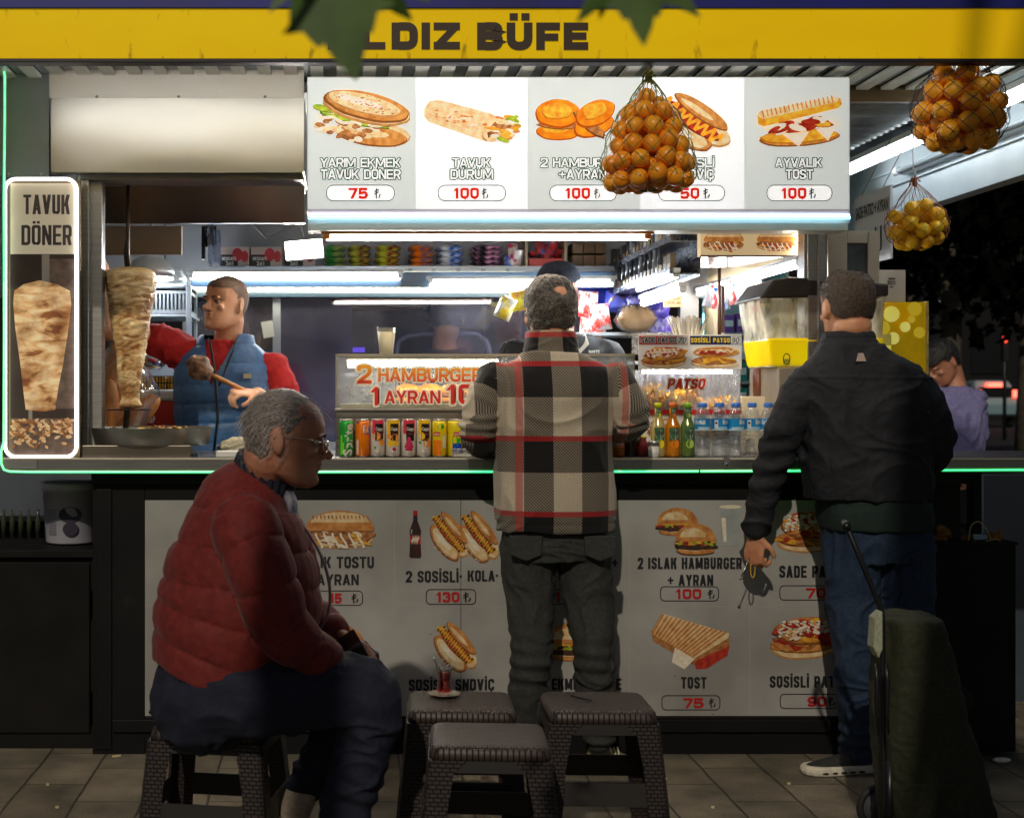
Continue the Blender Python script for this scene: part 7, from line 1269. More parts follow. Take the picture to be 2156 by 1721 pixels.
HW = mat('hair_grey', C(150, 140, 134), C(86, 78, 76), sc=120, rough=.5, bump=1, bsc=200, stretch=(1, 3, 1))
hair_shell('hair', hS, ps_, HW, .005, .055, .17, .0035, 60, lambda L_: .8 * np.exp(-(((L_[:, 1] + .075) / .06) ** 2 + ((L_[:, 2] - .20) / .04) ** 2)), 8, .0045, lambda L_: (L_[:, 1] < -.055) & (L_[:, 2] < .205))
r_ = random.Random(77); rt = []
for k in range(620):
    a = r_.uniform(0, 6.28); z = r_.uniform(.065, .229); i = min(range(len(HEAD)), key=lambda j: abs(HEAD[j][0] - z)); _, f, b, hw = HEAD[i]; x = (hw + .006) * math.cos(a); y = (f + b) / 2 + ((b - f) / 2 + .006) * math.sin(a)
    if y < -.03 and z < .196: continue
    n_ = Vector((x, y, (z - .09) * .9)).normalized(); fl = Vector((0, -.5 if z > .18 else .5, .12 if z > .18 else -1)); fl = (fl - n_ * fl.dot(n_)).normalized(); P = []; ln = r_.uniform(.02, .045); wv_ = r_.uniform(-.4, .4); sd = n_.cross(fl)
    for j in range(6): u = j / 5; P.append(hS.w(*(Vector((x, y, z)) + fl * ln * u + n_ * (.010 * u * r_.uniform(.2, 1.5) - .010 * u * u) + sd * wv_ * .02 * math.sin(3 * u))))
    rt.append((P, .0006))
strands('stray_hair', [o for o in ps_.children if o.name.startswith('hair')][0], rt, mat('strand_grey', C(200, 192, 186), rough=.4))
gl = MB(); k = hS.w
for q in (1, -1): gl.tube([k(q * .016, -.112, .118), k(q * .035, -.113, .126), k(q * .055, -.104, .122), k(q * .056, -.103, .108), k(q * .040, -.111, .098), k(q * .020, -.113, .102)], .0013, 6, closed=True); gl.tube([k(q * .056, -.103, .122), k(q * .078, -.05, .126), k(q * .084, .01, .124), k(q * .085, .022, .112)], .0014, 6)
gl.tube([k(.016, -.112, .118), k(0, -.120, .116), k(-.016, -.112, .118)], .0014, 6); obj('glasses', gl, mat('wire_gold', C(220, 200, 180), rough=.2, metal=.9), ps_)
wr = armsS[0][0][-1]; m = MB(); d = Vector((1, .18, -.2)).normalized(); m.tube([wr + d * .002, wr + d * .026], .0345, 18); obj('wristwatch', m, mat('watch_black', (.01, .01, .012, 1), rough=.25, spec=.7), ps_)
for j, (u, s2) in enumerate(((.118, -.030), (.112, -.008))): m = MB(); c = wr + d * u + Vector((0, .18, 0)).normalized() * 0 + Vector((0, s2, .008 - .25 * u * 0)); m.tube([c + Vector((0, .0115 * math.cos(a), .0115 * math.sin(a))) for a in [i * math.pi / 6 for i in range(12)]], .0022, 6, closed=True); obj('finger_ring', m, mat('gold', C(230, 190, 90), rough=.2, metal=1) if j == 0 else STL, ps_)
t = thing('phone', 'black smartphone in the hands of the seated man', 'phone', v_(745, 1392, -1.54)); c = v_(742, 1378, -1.55); q = Matrix.Rotation(R(-35), 3, 'Y') @ Matrix.Rotation(R(38), 3, 'X'); m = MB(); m.box(c.x - .037, c.x + .037, c.y - .075, c.y + .075, c.z - .0045, c.z + .0045, 0, q); obj('phone_body', m, mat('phone_black', (.006, .006, .008, 1), rough=.12, spec=.7), t, bev=.004)
# ---------------------------------------------------------------- vendor in the blue vest
YV = .78
pv = thing('person', 'vendor in a blue quilted vest and red t-shirt holding a wooden ladle', 'person', (XW(478, YV), YV, 0)); hV = Head(W(474, 668, .74), -40, -3, 2, .99)
z_ = lambda x, y, Y=YV: W(x, y, Y)
armsV = [([z_(398, 752), z_(345, 722, .76), z_(270, 700, .70), z_(228, 692, .66), z_(222, 620, .62), z_(214, 560, .60)], [.072, .064, .055, .050, .046, .034]), ([z_(566, 772), z_(592, 830, .74), z_(598, 880, .70), z_(565, 850, .58), z_(540, 828, .50)], [.074, .066, .056, .048, .034])]
m = MB(); hV.build(m, 1.1); limb(m, [hV.w(0, .03, .06), z_(480, 712), z_(478, 760)], [.060, .060, .075]); torso(m, ringpx([(1000, 484, 86, .10), (860, 480, 88, .11), (775, 474, 92, .10), (735, 472, 66, .075)], YV))
for pts, rad in armsV: limb(m, pts, [r * .85 for r in rad])
hand(m, armsV[1][0][-1], (-.82, -.42, .05), (-.2, .25, -1), (42, 62, 45), 1, 1.0, 3); hand(m, armsV[0][0][-1], (-.1, -.1, 1), (-.9, -.3, 0), (20, 40, 30), 1)
for q in (-1, 1): limb(m, [z_(484 + q * 50, 980), z_(484 + q * 52, 1150), z_(484 + q * 52, 1480)], [.085, .062, .05])
SKL = mat('skin_light', C(236, 184, 148), C(216, 150, 114), sc=14, rough=.5, bump=.15, bsc=160)
body_mesh('body', m, SKL, pv, .0045, 2, hV.sockets); hV.eyes(pv)
TS = fabric('tshirt_red', (196, 34, 36), (170, 26, 28), sc=60)
m = MB(); torso(m, ringpx([(960, 484, 98, .12), (860, 480, 98, .125), (785, 474, 102, .115), (745, 474, 84, .09), (718, 476, 52, .07)], YV)); limb(m, armsV[0][0][:2] + [z_(322, 712, .74)], [.082, .076, .072]); limb(m, armsV[1][0][:2], [.084, .078])
body_mesh('tshirt', m, TS, pv, .006, 2, lambda P, N: folds(P, .007, 10, 33))
VB = mat('vest_blue', C(62, 104, 154), C(50, 90, 138), sc=50, rough=.42, spec=.5, bump=.2, bsc=80)
m = MB(); torso(m, ringpx([(1010, 484, 112, .150), (900, 481, 112, .155), (800, 474, 108, .145), (752, 470, 94, .122), (725, 474, 66, .094), (706, 478, 56, .08)], YV))
vp = [z_(484, 1010), z_(480, 850), z_(474, 700)]
def vcut(c): return (np.abs(c[:, 0] - XW(462, YV) - (c[:, 2] - ZW(745, YV)) * .18) < np.clip((c[:, 2] - ZW(812, YV)) * .34, 0, .2)) & (c[:, 1] < YV)
body_mesh('vest', m, VB, pv, .006, 2, puffer([(vp, .0, 0)], .082, .008, .0025, 9), cut=vcut)
m = MB(); m.tube([z_(440, 712, .665), z_(446, 742, .66), z_(455, 800, .632), z_(458, 880, .622), z_(450, 950, .624)], .0055, 6); m.tube([z_(500, 712, .665), z_(486, 750, .655), z_(466, 800, .632), z_(461, 812, .63)], .0045, 6); obj('zipper', m, INK, pv)
m = MB(); pbox(m, 512, 786, 528, 796, .629, .01); obj('badge', m, mat('badge_cream', C(214, 206, 180)), pv); m = MB(); pbox(m, 384, 852, 390, 890, .665, .02); obj('pocket', m, mat('vest_dark', C(30, 52, 84)), pv)
m = MB(); torso(m, ringpx([(1480, 484, 82, .10), (1100, 484, 96, .12), (985, 484, 98, .125)], YV)); body_mesh('trousers', m, fabric('black_cloth', (24, 24, 28)), pv, .008, 2)
hair_shell('hair', hV, pv, mat('hair_buzz', C(70, 52, 42), C(140, 104, 80), sc=190, rough=.6, bump=.6, bsc=300), -.0002 + .0024, .075, .180, .0008, 120, None, 2, .004)
t = thing('ladle', 'wooden ladle with a meat crusted bowl held by the vendor', 'ladle', z_(455, 790, .5)); a, b = z_(436, 784, .44), z_(548, 838, .495); m = MB(); m.tube([a, a + (b - a) * .25, b], [(.012, .010), (.016, .010), (.014, .010)], 10); obj('handle', m, mat('ladle_wood', C(190, 130, 70), C(150, 96, 48), sc=20, rough=.5, stretch=(1, 1, 6)), t); m = MB(); limb(m, [z_(406, 760, .44), z_(420, 774, .44), z_(438, 786, .44)], [(.032, .034), (.054, .046), (.030, .032)], 4, 16); body_mesh('bowl', m, mat('ladle_crust', C(150, 116, 90), C(80, 56, 42), sc=30, rough=.45, bump=.6, bsc=70), t, .004, 1, lambda P, N: .004 * vnoise(P, 60, 3))
# cloth and paper beside the seated man's head
m = MB(); m.ball(W(505, 945, .25), (.085, .06, .035), 16); body_mesh('dish_cloth', m, fabric('cloth_cream', (206, 196, 168)), thing('cloth', 'crumpled cream cloth on the counter in front of the vendor', 'cloth', W(505, 958, .25)), .006, 1, lambda P, N: folds(P, .014, 14, 3))
m = MB(); m.box(XW(455, -.05), XW(505, -.05), -.07, .02, CTZ, CTZ + .022); obj('napkins', m, mat('paper_white', C(226, 224, 218), rough=.7), None, 'small stack of white paper on the counter edge', 'paper', bev=.003)
# ---------------------------------------------------------------- capped man inside, man beyond the window, passer-by
YB = .85
pb = thing('person', 'man with a dark flat cap and black coat behind the burger case', 'person', (XW(1178, YB), YB, 0)); hB = Head(W(1176, 648, YB), -18, 12, 0, 1.0); m = MB(); hB.build(m); limb(m, [hB.w(0, .03, .06), W(1178, 705, YB), W(1178, 760, YB)], [.062, .062, .08]); torso(m, ringpx([(960, 1178, 95, .12), (780, 1178, 100, .1), (735, 1178, 60, .08)], YB)); aB = [([W(1094, 746, YB), W(1076, 850, .80), W(1110, 905, .62)], [.07, .06, .04]), ([W(1270, 746, YB), W(1290, 850, .80), W(1250, 905, .62)], [.07, .06, .04])]
for pts, rad in aB: limb(m, pts, [r * .7 for r in rad]); hand(m, pts[-1], (0, -1, 0), (0, 0, -1))
for q in (-1, 1): limb(m, [W(1178 + q * 45, 950, YB), W(1178 + q * 45, 1470, YB)], [.08, .05])
body_mesh('body', m, SKIN2, pb, .006, 2, hB.sockets); hB.eyes(pb)
m = MB(); torso(m, ringpx([(1010, 1178, 108, .15), (880, 1178, 112, .15), (775, 1182, 112, .13), (734, 1184, 96, .11), (706, 1184, 60, .085)], YB))
for pts, rad in aB: limb(m, pts, [.09, .075, .06])
jb = body_mesh('coat', m, mat('coat_black', C(14, 13, 18), C(9, 8, 12), sc=40, rough=.8), pb, .007, 2, lambda P, N: folds(P, .008, 8, 41)); m = MB(); text(m, 'NARTE', 1239, 1262, 737, 743, .70, 0, .03); obj('lettering', m, WLW, jb)
m = MB()
for q in (-1, 1): m.prism([W(1180 + q * 14, 742, .74), W(1180 + q * 52, 700, .80), W(1180 + q * 60, 724, .74), W(1180 + q * 34, 752, .72)], (0, .01, 0))
obj('shirt_collar', m, mat('collar_pale', C(206, 200, 192), rough=.7), pb, bev=.003)
m = MB(); m.loft([[p + Vector((0, 0, .004)) for p in r] for r in hB.rings(.018, .15)]); limb(m, [hB.w(0, -.09, .168), hB.w(0, -.135, .150)], [(.075, .016), (.055, .008)], ref=hB.M @ Vector((1, 0, 0))); limb(m, [hB.w(0, -.06, .205), hB.w(0, -.11, .182)], [(.07, .03), (.06, .016)], ref=hB.M @ Vector((1, 0, 0))); body_mesh('cap', m, fabric('cap_navy', (34, 40, 56), (24, 28, 42)), pb, .005, 2, lambda P, N: folds(P, .003, 20, 4))
m = MB(); torso(m, ringpx([(1478, 1178, 84, .1), (990, 1178, 98, .13)], YB)); body_mesh('trousers', m, fabric('black_cloth'), pb, .01, 1)
YO = 1.98
po = thing('person', 'dark haired man seen from behind through the rear window', 'person', (XW(938, YO), YO, 0)); hO = Head(W(940, 692, YO), 172, 6, 0, 1.02); m = MB(); hO.build(m); limb(m, [hO.w(0, .03, .06), W(935, 725, YO), W(935, 790, YO)], [.06, .062, .08]); torso(m, ringpx([(1100, 930, 70, .1), (800, 930, 76, .1), (745, 934, 50, .07)], YO))
for q in (-1, 1): limb(m, [W(930 + q * 80, 775, YO), W(930 + q * 100, 880, YO), W(930 + q * 60, 960, YO + .15)], [.06, .05, .035]); hand(m, W(930 + q * 60, 960, YO + .15), (0, 1, 0), (0, 0, -1)); limb(m, [W(930 + q * 35, 1050, YO), W(930 + q * 36, 1200, YO), W(930 + q * 36, 1340, YO)], [.09, .07, .05])
body_mesh('body', m, SKIN, po, .006, 2, hO.sockets); m = MB(); torso(m, ringpx([(1060, 925, 86, .14), (860, 925, 94, .14), (785, 928, 92, .12), (755, 932, 62, .09), (735, 936, 40, .07)], YO))
for q in (-1, 1): limb(m, [W(930 + q * 78, 778, YO), W(930 + q * 100, 880, YO), W(930 + q * 62, 955, YO + .12)], [.08, .07, .055])
body_mesh('jacket', m, mat('coat_grey', C(44, 42, 50), C(34, 32, 40), sc=30, rough=.8), po, .008, 2, lambda P, N: folds(P, .008, 8, 51)); m = MB(); torso(m, ringpx([(1330, 930, 60, .09), (1050, 930, 84, .13)], YO)); body_mesh('trousers', m, fabric('black_cloth'), po, .01, 1)
hair_shell('hair', hO, po, mat('hair_black', (.010, .009, .009, 1), (.03, .027, .026, 1), sc=120, rough=.5, bump=1, bsc=200), .014, .062, .17, .006, 40, None, 6, .005)
t = thing('chair', 'pale curved metal chair back hoops behind the rear window', 'chair', (XW(935, 2.15), 2.15, 0)); m = MB()
m.tube(catmull([tuple(W(x, y, 2.15)) for x, y in ((832, 900), (834, 745), (850, 712), (890, 702), (905, 702), (990, 702), (1012, 710), (1030, 742), (1034, 900))], 6) + [W(1034, 1310, 2.15)], .013, 8); m.tube([W(832, 900, 2.15), W(832, 1310, 2.15)], .013, 8); m.tube([W(836, 800, 2.15), W(1030, 800, 2.15)], .01, 8); obj('hoop', m, mat('chair_metal', C(180, 184, 196), rough=.3, metal=.7), t)
m = MB(); m.box(XW(590, 2.2), XW(742, 2.2), 2.2, 2.5, 0, 2.3); obj('pillar', m, mat('purple_lit_paint', C(112, 102, 160), C(84, 76, 130), sc=3, rough=.7), None, 'pillar outside the rear window, coloured as if purple lit', 'pillar')  # purple light on the pillar is put into its wall colour
m = MB(); m.box(XW(735, 2.9), XW(768, 2.9), 2.9, 2.93, ZW(741, 2.9), ZW(731, 2.9)); obj('blue_screen', m, lamp_mat('screen_violet', (.12, .04, 1, 1), 1.2), None, 'tiny violet lit display seen through the rear window', 'display')
m = MB(); m.cyl(W(680, 652, 2.6), W(890, 646, 2.6), .014, n=8); obj('wood_rail', m, mat('rail_wood', C(150, 110, 80), rough=.5), None, 'thin brown rail outside the rear window', 'rail')
m = MB(); a = W(562, 693, BW - .01); m.prism([W(549, 678, BW - .012), W(573, 674, BW - .012), W(578, 708, BW - .012), W(555, 712, BW - .012)], (0, .003, 0)); obj('paper_note', m, mat('paper_white'), None, 'white paper note taped on the rear window behind the vendor', 'note')
YP = 3.0
pp = thing('person', 'passer-by in a lavender shirt looking down in the dark at right', 'person', (XW(2010, YP), YP, 0)); hP = Head(W(1992, 778, YP), -70, 38, 0, 1.0); m = MB(); hP.build(m); limb(m, [hP.w(0, .035, .06), W(2008, 800, YP + .02), W(2012, 850, YP)], [.058, .06, .08]); torso(m, ringpx([(980, 2008, 50, .1), (880, 2008, 54, .1), (825, 2012, 34, .07)], YP)); aP = [([W(1972, 836, YP), W(1962, 900, YP - .05), W(1950, 940, YP - .2)], [.055, .045, .032]), ([W(2044, 838, YP), W(2052, 915, YP), W(2046, 985, YP - .1)], [.058, .048, .034])]
for pts, rad in aP: limb(m, pts, rad); hand(m, pts[-1], pts[-1] - pts[-2], (-1, 0, 0))
for q in (-1, 1): limb(m, [W(2008 + q * 24, 980, YP), W(2008 + q * 26, 1140, YP), W(2008 + q * 26, 1300, YP)], [.085, .06, .045])
body_mesh('body', m, SKIN2, pp, .006, 2, hP.sockets); m = MB(); torso(m, ringpx([(968, 2006, 56, .15), (900, 2006, 58, .15), (855, 2010, 58, .12), (832, 2012, 44, .09), (815, 2012, 26, .07)], YP))
for pts, rad in aP: limb(m, pts[:2], [.085, .07])
body_mesh('shirt', m, fabric('lavender', (132, 128, 176), (112, 108, 156)), pp, .007, 2, lambda P, N: folds(P, .010, 9, 61)); m = MB(); torso(m, ringpx([(1100, 2008, 48, .11), (960, 2008, 54, .13)], YP))
for q in (-1, 1): limb(m, [W(2008 + q * 24, 1000, YP), W(2008 + q * 26, 1140, YP), W(2008 + q * 26, 1290, YP)], [.095, .075, .06])
body_mesh('trousers', m, fabric('black_cloth'), pp, .008, 2)
for q in (-1, 1): h = W(2010 + q * 26, 1300, YP + .05); h.z = 0; m = MB(); shoe_mesh(m, h, h + Vector((-.24, -.05, 0)), 1.); body_mesh('shoe', m, mat('knit_black'), pp, .006, 1)
hair_shell('hair', hP, pp, mat('hair_black'), .014, .062, .165, .006, 40, None, 9, .005)
# ================================================================ stools and tea
def weave_mat(key, side):
    m = bpy.data.materials.new(key); m.use_nodes = True; MATS[key] = m; N = m.node_tree.nodes; L = m.node_tree.links; p = N['Principled BSDF']; tc = N.new('ShaderNodeTexCoord'); sx = N.new('ShaderNodeSeparateXYZ'); L.new(tc.outputs['Object'], sx.inputs[0]); cb = N.new('ShaderNodeCombineXYZ')
    if side: ad = N.new('ShaderNodeMath'); ad.operation = 'ADD'; L.new(sx.outputs[0], ad.inputs[0]); L.new(sx.outputs[1], ad.inputs[1]); L.new(ad.outputs[0], cb.inputs[0]); L.new(sx.outputs[2], cb.inputs[1])
    else: L.new(sx.outputs[0], cb.inputs[0]); L.new(sx.outputs[1], cb.inputs[1])
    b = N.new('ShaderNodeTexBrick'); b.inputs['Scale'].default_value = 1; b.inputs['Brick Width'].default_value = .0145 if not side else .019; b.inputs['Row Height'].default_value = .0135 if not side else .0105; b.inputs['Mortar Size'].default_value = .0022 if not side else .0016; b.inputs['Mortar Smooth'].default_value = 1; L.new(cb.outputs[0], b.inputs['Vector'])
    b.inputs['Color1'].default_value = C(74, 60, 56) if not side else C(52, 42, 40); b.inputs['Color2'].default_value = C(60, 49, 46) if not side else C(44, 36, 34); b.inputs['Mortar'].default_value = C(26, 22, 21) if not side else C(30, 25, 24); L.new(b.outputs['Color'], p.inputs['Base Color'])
    bp = N.new('ShaderNodeBump'); bp.invert = True; bp.inputs['Strength'].default_value = 1; bp.inputs['Distance'].default_value = .004; L.new(b.outputs['Fac'], bp.inputs['Height']); L.new(bp.outputs[0], p.inputs['Normal']); p.inputs['Roughness'].default_value = .5; return m
WT, WS = weave_mat('woven_top', False), weave_mat('woven_side', True); PLS = mat('stool_plastic', C(34, 28, 27), C(28, 23, 22), sc=20, rough=.5)
def make_stool(label, x, y, rz):
    t = thing('stool', label, 'stool', (0, 0, 0), 'brown woven plastic stools'); H, a, b, fl = .45, .148, .138, .042     # half sizes at the top, flare at the floor
    def hx(z): return a + fl * (H - z) / H + .004 if z < H - .03 else a + .004 * (H - z) / .03
    def hy(z): return b + fl * (H - z) / H + .004 if z < H - .03 else b + .004 * (H - z) / .03
    m = MB(); rings = []
    for z, ins, r in ((H - .034, -.004, .03), (H - .018, -.003, .03), (H - .006, .001, .028), (H, .010, .024), (H + .0015, .03, .02), (H + .001, .09, .02)):
        o = rrect(-(a - ins), -(b - ins), a - ins, b - ins, r, 5); rings.append([Vector((u, v, z)) for u, v in o])
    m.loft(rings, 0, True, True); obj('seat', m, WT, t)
    for sx_ in (-1, 1):
        for sy_ in (-1, 1):
            m = MB(); lw = .060; rr = []
            for z in (0, .10, .195, .30, .385, .416):
                X, Y_ = hx(z), hy(z); w2 = lw + (.03 * max(0, (z - .36) / .05) ** 2); o = [(X - .012, Y_), (X - .004, Y_ - .003), (X, Y_ - .012), (X, Y_ - w2), (X - .007, Y_ - w2), (X - .007, Y_ - .016), (X - .016, Y_ - .007), (X - w2, Y_ - .007), (X - w2, Y_)]
                ring = [Vector((sx_ * u, sy_ * v, z)) for u, v in o]; rr.append(ring if sx_ * sy_ < 0 else ring[::-1])
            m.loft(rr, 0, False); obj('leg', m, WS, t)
    for z0, z1 in ((.387, .416), (.195, .258)):
        for ax in (0, 1):
            for q in (-1, 1):
                m = MB(); e = .0605; rr = []
                for z in (z0, z1):
                    X, Y_ = hx(z), hy(z)
                    ring = [Vector((-X + e, q * (Y_ - .001), z)), Vector((X - e, q * (Y_ - .001), z)), Vector((X - e, q * (Y_ - .007), z)), Vector((-X + e, q * (Y_ - .007), z))] if ax == 0 else [Vector((q * (X - .001), -Y_ + e, z)), Vector((q * (X - .001), Y_ - e, z)), Vector((q * (X - .007), Y_ - e, z)), Vector((q * (X - .007), -Y_ + e, z))]
                    rr.append(ring)
                m.loft(rr, 0, False); obj('apron' if z0 > .3 else 'crossbar', m, PLS, t)
    t.location = (x, y, 0); t.rotation_euler = (0, 0, R(rz)); ORG[t.name] = Vector((x, y, 0)); return t
st0 = make_stool('brown woven stool under the seated man in the red jacket', XW(458, -1.40), -1.40, -10)
ySt = -1.18; tea_xy = (XW(970, ySt), ySt)
copy_tree(st0, (tea_xy[0], tea_xy[1], 0), (0, 0, R(-3)), 'brown woven stool carrying the glass of tea')
copy_tree(st0, (XW(1028, -1.585), -1.585, 0), (0, 0, R(-4)), 'empty brown woven stool nearest the camera, in front of the tea stool')
s4 = copy_tree(st0, (XW(1256, -1.187), -1.187, 0), (0, 0, R(-2)), 'brown woven stool with a dark straw lying on its seat')
for o in list(s4.children):
    pass
c = W(935, 1465, -1.13); c.z = .4525
t = thing('saucer', 'small metal saucer under the tea glass on the middle stool', 'saucer', c); m = MB(); m.lathe([(.0, 0), (.026, 0), (.030, .003), (.046, .008), (.0475, .0095), (.045, .0098), (.029, .005), (.0, .004)], c, 32); obj('plate', m, mat('saucer_metal', C(200, 190, 180), C(160, 150, 140), sc=90, rough=.3, metal=.8), t)
g0 = c + Vector((0, 0, .0062)); t = thing('tea_glass', 'tulip shaped glass of red tea with a spoon on the saucer', 'tea glass', g0); m = MB()
PR = [(.0, 0), (.019, 0), (.0215, .003), (.0225, .012), (.020, .030), (.0185, .042), (.0205, .058), (.0245, .074), (.0258, .081)]; m.lathe(PR + [(.0246, .081), (.0232, .074), (.0192, .058), (.0172, .042), (.0187, .030), (.0212, .012), (.0, .006)], g0, 32, caps=False); obj('glass', m, glass_mat('tea_glass_mat', (.97, .96, .94, 1), .2, .02), t)
m = MB(); m.lathe([(.0, .0065), (.0205, .0075), (.0215, .012), (.0189, .030), (.0174, .042), (.0194, .058), (.0208, .064), (.0, .0642)], g0, 28); obj('tea', m, glass_mat('tea_liquid', (.92, .16, .03, 1), .06, .05), t); m = MB(); m.tube([g0 + Vector((.006, 0, .012)), g0 + Vector((-.028, 0, .10)), g0 + Vector((-.031, 0, .108))], [.0016, .0016, .003], 6); obj('spoon', m, STL, t)
m = MB(); a, b = W(1202, 1463, -1.13), W(1246, 1474, -1.20); a.z = b.z = .4545; m.tube([a, b], .0028, 6); obj('straw', m, INK, None, 'dark straw lying on the right hand stool', 'straw')
# ================================================================ net bags of oranges
def net_bag(label, px, rows, Y, od, net, knot, ocol, olab, n_str=15, seed=1, shade=None):
    """rows: (photo row, half width) from top of the fruit to the bottom; knot: (px, row)"""
    s = S(Y); rr = [(ZW(y, Y), h / s) for y, h in rows]; X = XW(px, Y); kz = ZW(knot[1], Y); kx = XW(knot[0], Y); z1, z0 = rr[0][0], rr[-1][0]; r_ = random.Random(seed)
    def rad(z):
        for (za, ra), (zb_, rb) in zip(rr, rr[1:]):
            if zb_ <= z <= za: u = (za - z) / (za - zb_); u = u * u * (3 - 2 * u) * .5 + u * .5; return ra + (rb - ra) * u
        return rr[0][1] if z > z1 else rr[-1][1]
    OM = mat(*ocol[0], **ocol[1]); pts = []; z = z0 + od * .52
    lay = 0
    while z < z1 - od * .3:
        R0 = max(0, rad(z) - od / 2)
        for q in (0, 1):
            Rq = R0 - q * od * .92
            if Rq < 0 and q: continue
            nn = max(1, int(2 * math.pi * max(Rq, 0) / (od * 1.0)))
            for k in range(nn): a = 2 * math.pi * (k + .5 * (lay % 2)) / nn + r_.uniform(-.5, .5); rq = Rq if nn > 1 else r_.uniform(0, .01); pts.append((X + rq * math.cos(a), Y + rq * .9 * math.sin(a), z + r_.uniform(-.45, .45) * od))
        z += od * .80; lay += 1
    P = np.array(pts); 
    for _ in range(60):
        d = P[:, None] - P[None]; l = np.linalg.norm(d, axis=2) + 1e-9; ov = np.clip(od * .97 - l, 0, None); np.fill_diagonal(ov, 0); P += (d / l[..., None] * ov[..., None] * .25).sum(1)
        rl = np.hypot(P[:, 0] - X, (P[:, 1] - Y) / .9); rm = np.array([max(.001, rad(q) - od * .47) for q in P[:, 2]]); f = np.where(rl > rm, rm / np.maximum(rl, 1e-6), 1); P[:, 0] = X + (P[:, 0] - X) * f; P[:, 1] = Y + (P[:, 1] - Y) * f; P[:, 2] = np.clip(P[:, 2], z0 + od * .45, z1)
    proto = None
    for i, p in enumerate(P):
        if proto is None:
            m = MB(); n = 18; m.ball((0, 0, 0), (od / 2, od / 2, od / 2 * .93), n); m.cyl((0, 0, od * .44), (0, 0, od * .475), od * .035, n=8, mi=1); proto = obj('orange', m, [OM, mat('stem_green', C(110, 110, 50))], None, olab, 'orange', olab + ' group', org=(0, 0, 0)); proto['group'] = 'oranges in ' + label[0]; o = proto
        else: o = proto.copy(); COL.objects.link(o)
        o.location = p; o.rotation_euler = (r_.uniform(-1.4, 1.4), r_.uniform(-1, 1), r_.uniform(0, 6.28)); q = r_.uniform(.93, 1.05); o.scale = (q, q, q)
    t = thing('net_bag', label[1], 'net bag', (X, Y, z0)); m = MB(); nz = 34
    for sgn in (1, -1):
        for k in range(n_str):
            path = []
            for j in range(nz + 1):
                u = j / nz
                if u < .70: zz = z0 - .004 + (z1 - z0) * (u / .70); rr_ = (rad(zz) + .004) * min(1, .15 + 9 * u); cx_, tw = X, u
                else: v = (u - .70) / .30; zz = z1 + (kz - z1) * v; rr_ = (rr[0][1] + .004) * max(0., 1 - v) ** .8 + .006; cx_, tw = X + (kx - X) * v, .70 + .1 * v
                a = 2 * math.pi * k / n_str + sgn * tw * 3.0; wob = 1 + .05 * mnoise.noise((a * 3, zz * 30, k)); path.append(Vector((cx_ + rr_ * wob * math.cos(a), Y + rr_ * .93 * wob * math.sin(a), zz)))
            m.tube(path, .0011, 4, caps=False)
    obj('netting', m, net, t); m = MB(); kp = Vector((kx, Y, kz)); m.ball(kp, (.012, .012, .016), 10)
    for k in range(7): a = k * .9; m.tube([kp, kp + Vector((.012 * math.cos(a), .01 * math.sin(a), .02)), kp + Vector((.022 * math.cos(a), .018 * math.sin(a), .004 - .02 * (k % 2)))], .003, 5)
    m.tube([kp, kp + Vector((0, 0, .03))], .003, 6); obj('knot', m, net, t)
orange = (('orange_peel', C(255, 176, 44), C(250, 150, 30)), dict(sc=9, rough=.33, bump=.2, bsc=150)); orange2 = (('mandarin_peel', C(255, 186, 48), C(252, 164, 34)), dict(sc=9, rough=.42, bump=.2, bsc=150)); yellow_ = (('yellow_peel', C(250, 180, 16), C(240, 200, 20)), dict(sc=3, rough=.4, bump=.2, bsc=150))
net_bag(('the net bag in front of the menu', 'green net bag of oranges hanging in front of the backlit menu'), 1364, [(206, 30), (240, 62), (290, 84), (345, 98), (378, 100), (398, 72), (402, 30)], -.93, .060, mat('net_green', C(110, 120, 60), rough=.7), (1365, 165), orange, 'orange inside the green net bag before the menu', 15, 3)
net_bag(('the dark net bag at upper right', 'dark net bag of oranges hanging at the upper right under the canopy'), 2019, [(152, 52), (180, 82), (225, 96), (262, 94), (295, 80), (314, 46), (319, 20)], -.90, .063, mat('net_dark', C(60, 50, 66), rough=.7), (2008, 100), orange2, 'orange inside the dark net bag at upper right', 15, 5)
net_bag(('the small net bag under the side canopy', 'small brown net bag of yellow oranges under the side fascia'), 1929, [(424, 34), (445, 56), (475, 64), (500, 58), (520, 36), (525, 14)], .42, .060, mat('net_brown', C(150, 90, 60), rough=.7), (1925, 385), yellow_, 'yellow orange in the small brown net bag', 12, 8)
m = MB(); m.tube([W(1925, 380, .42), W(1927, 365, .42), W(1922, 350, .42), (XW(1922, .42), .42, 2.5)], .003, 6); obj('hook', m, STL, None, 'thin wire hook holding the small net bag of yellow oranges', 'hook')
# ================================================================ trolley, bucket, bag
YT = -1.12
tr_ = thing('shopping_trolley', 'olive two wheeled shopping trolley with a black frame in front of jeans', 'trolley', (XW(1950, YT), YT, 0)); q_ = lambda x, y, Y=YT: W(x, y, Y)
m = MB()
for dy in (-.05, .05): m.tube(catmull([tuple(q_(1782, 1108, YT + dy + .02)), tuple(q_(1808, 1170, YT + dy)), tuple(q_(1846, 1262, YT + dy)), tuple(q_(1856, 1300, YT + dy)), tuple(q_(1858, 1500, YT + dy)), tuple(q_(1862, 1740, YT + dy))], 5), .0085, 8)
m.tube([q_(1782, 1108, YT - .05), q_(1778, 1100, YT), q_(1782, 1108, YT + .07)], .012, 10); m.tube([q_(1872, 1600, YT - .06), q_(1872, 1760, YT - .06)], .011, 8); obj('frame', m, mat('frame_black', (.008, .008, .009, 1), rough=.35), tr_)
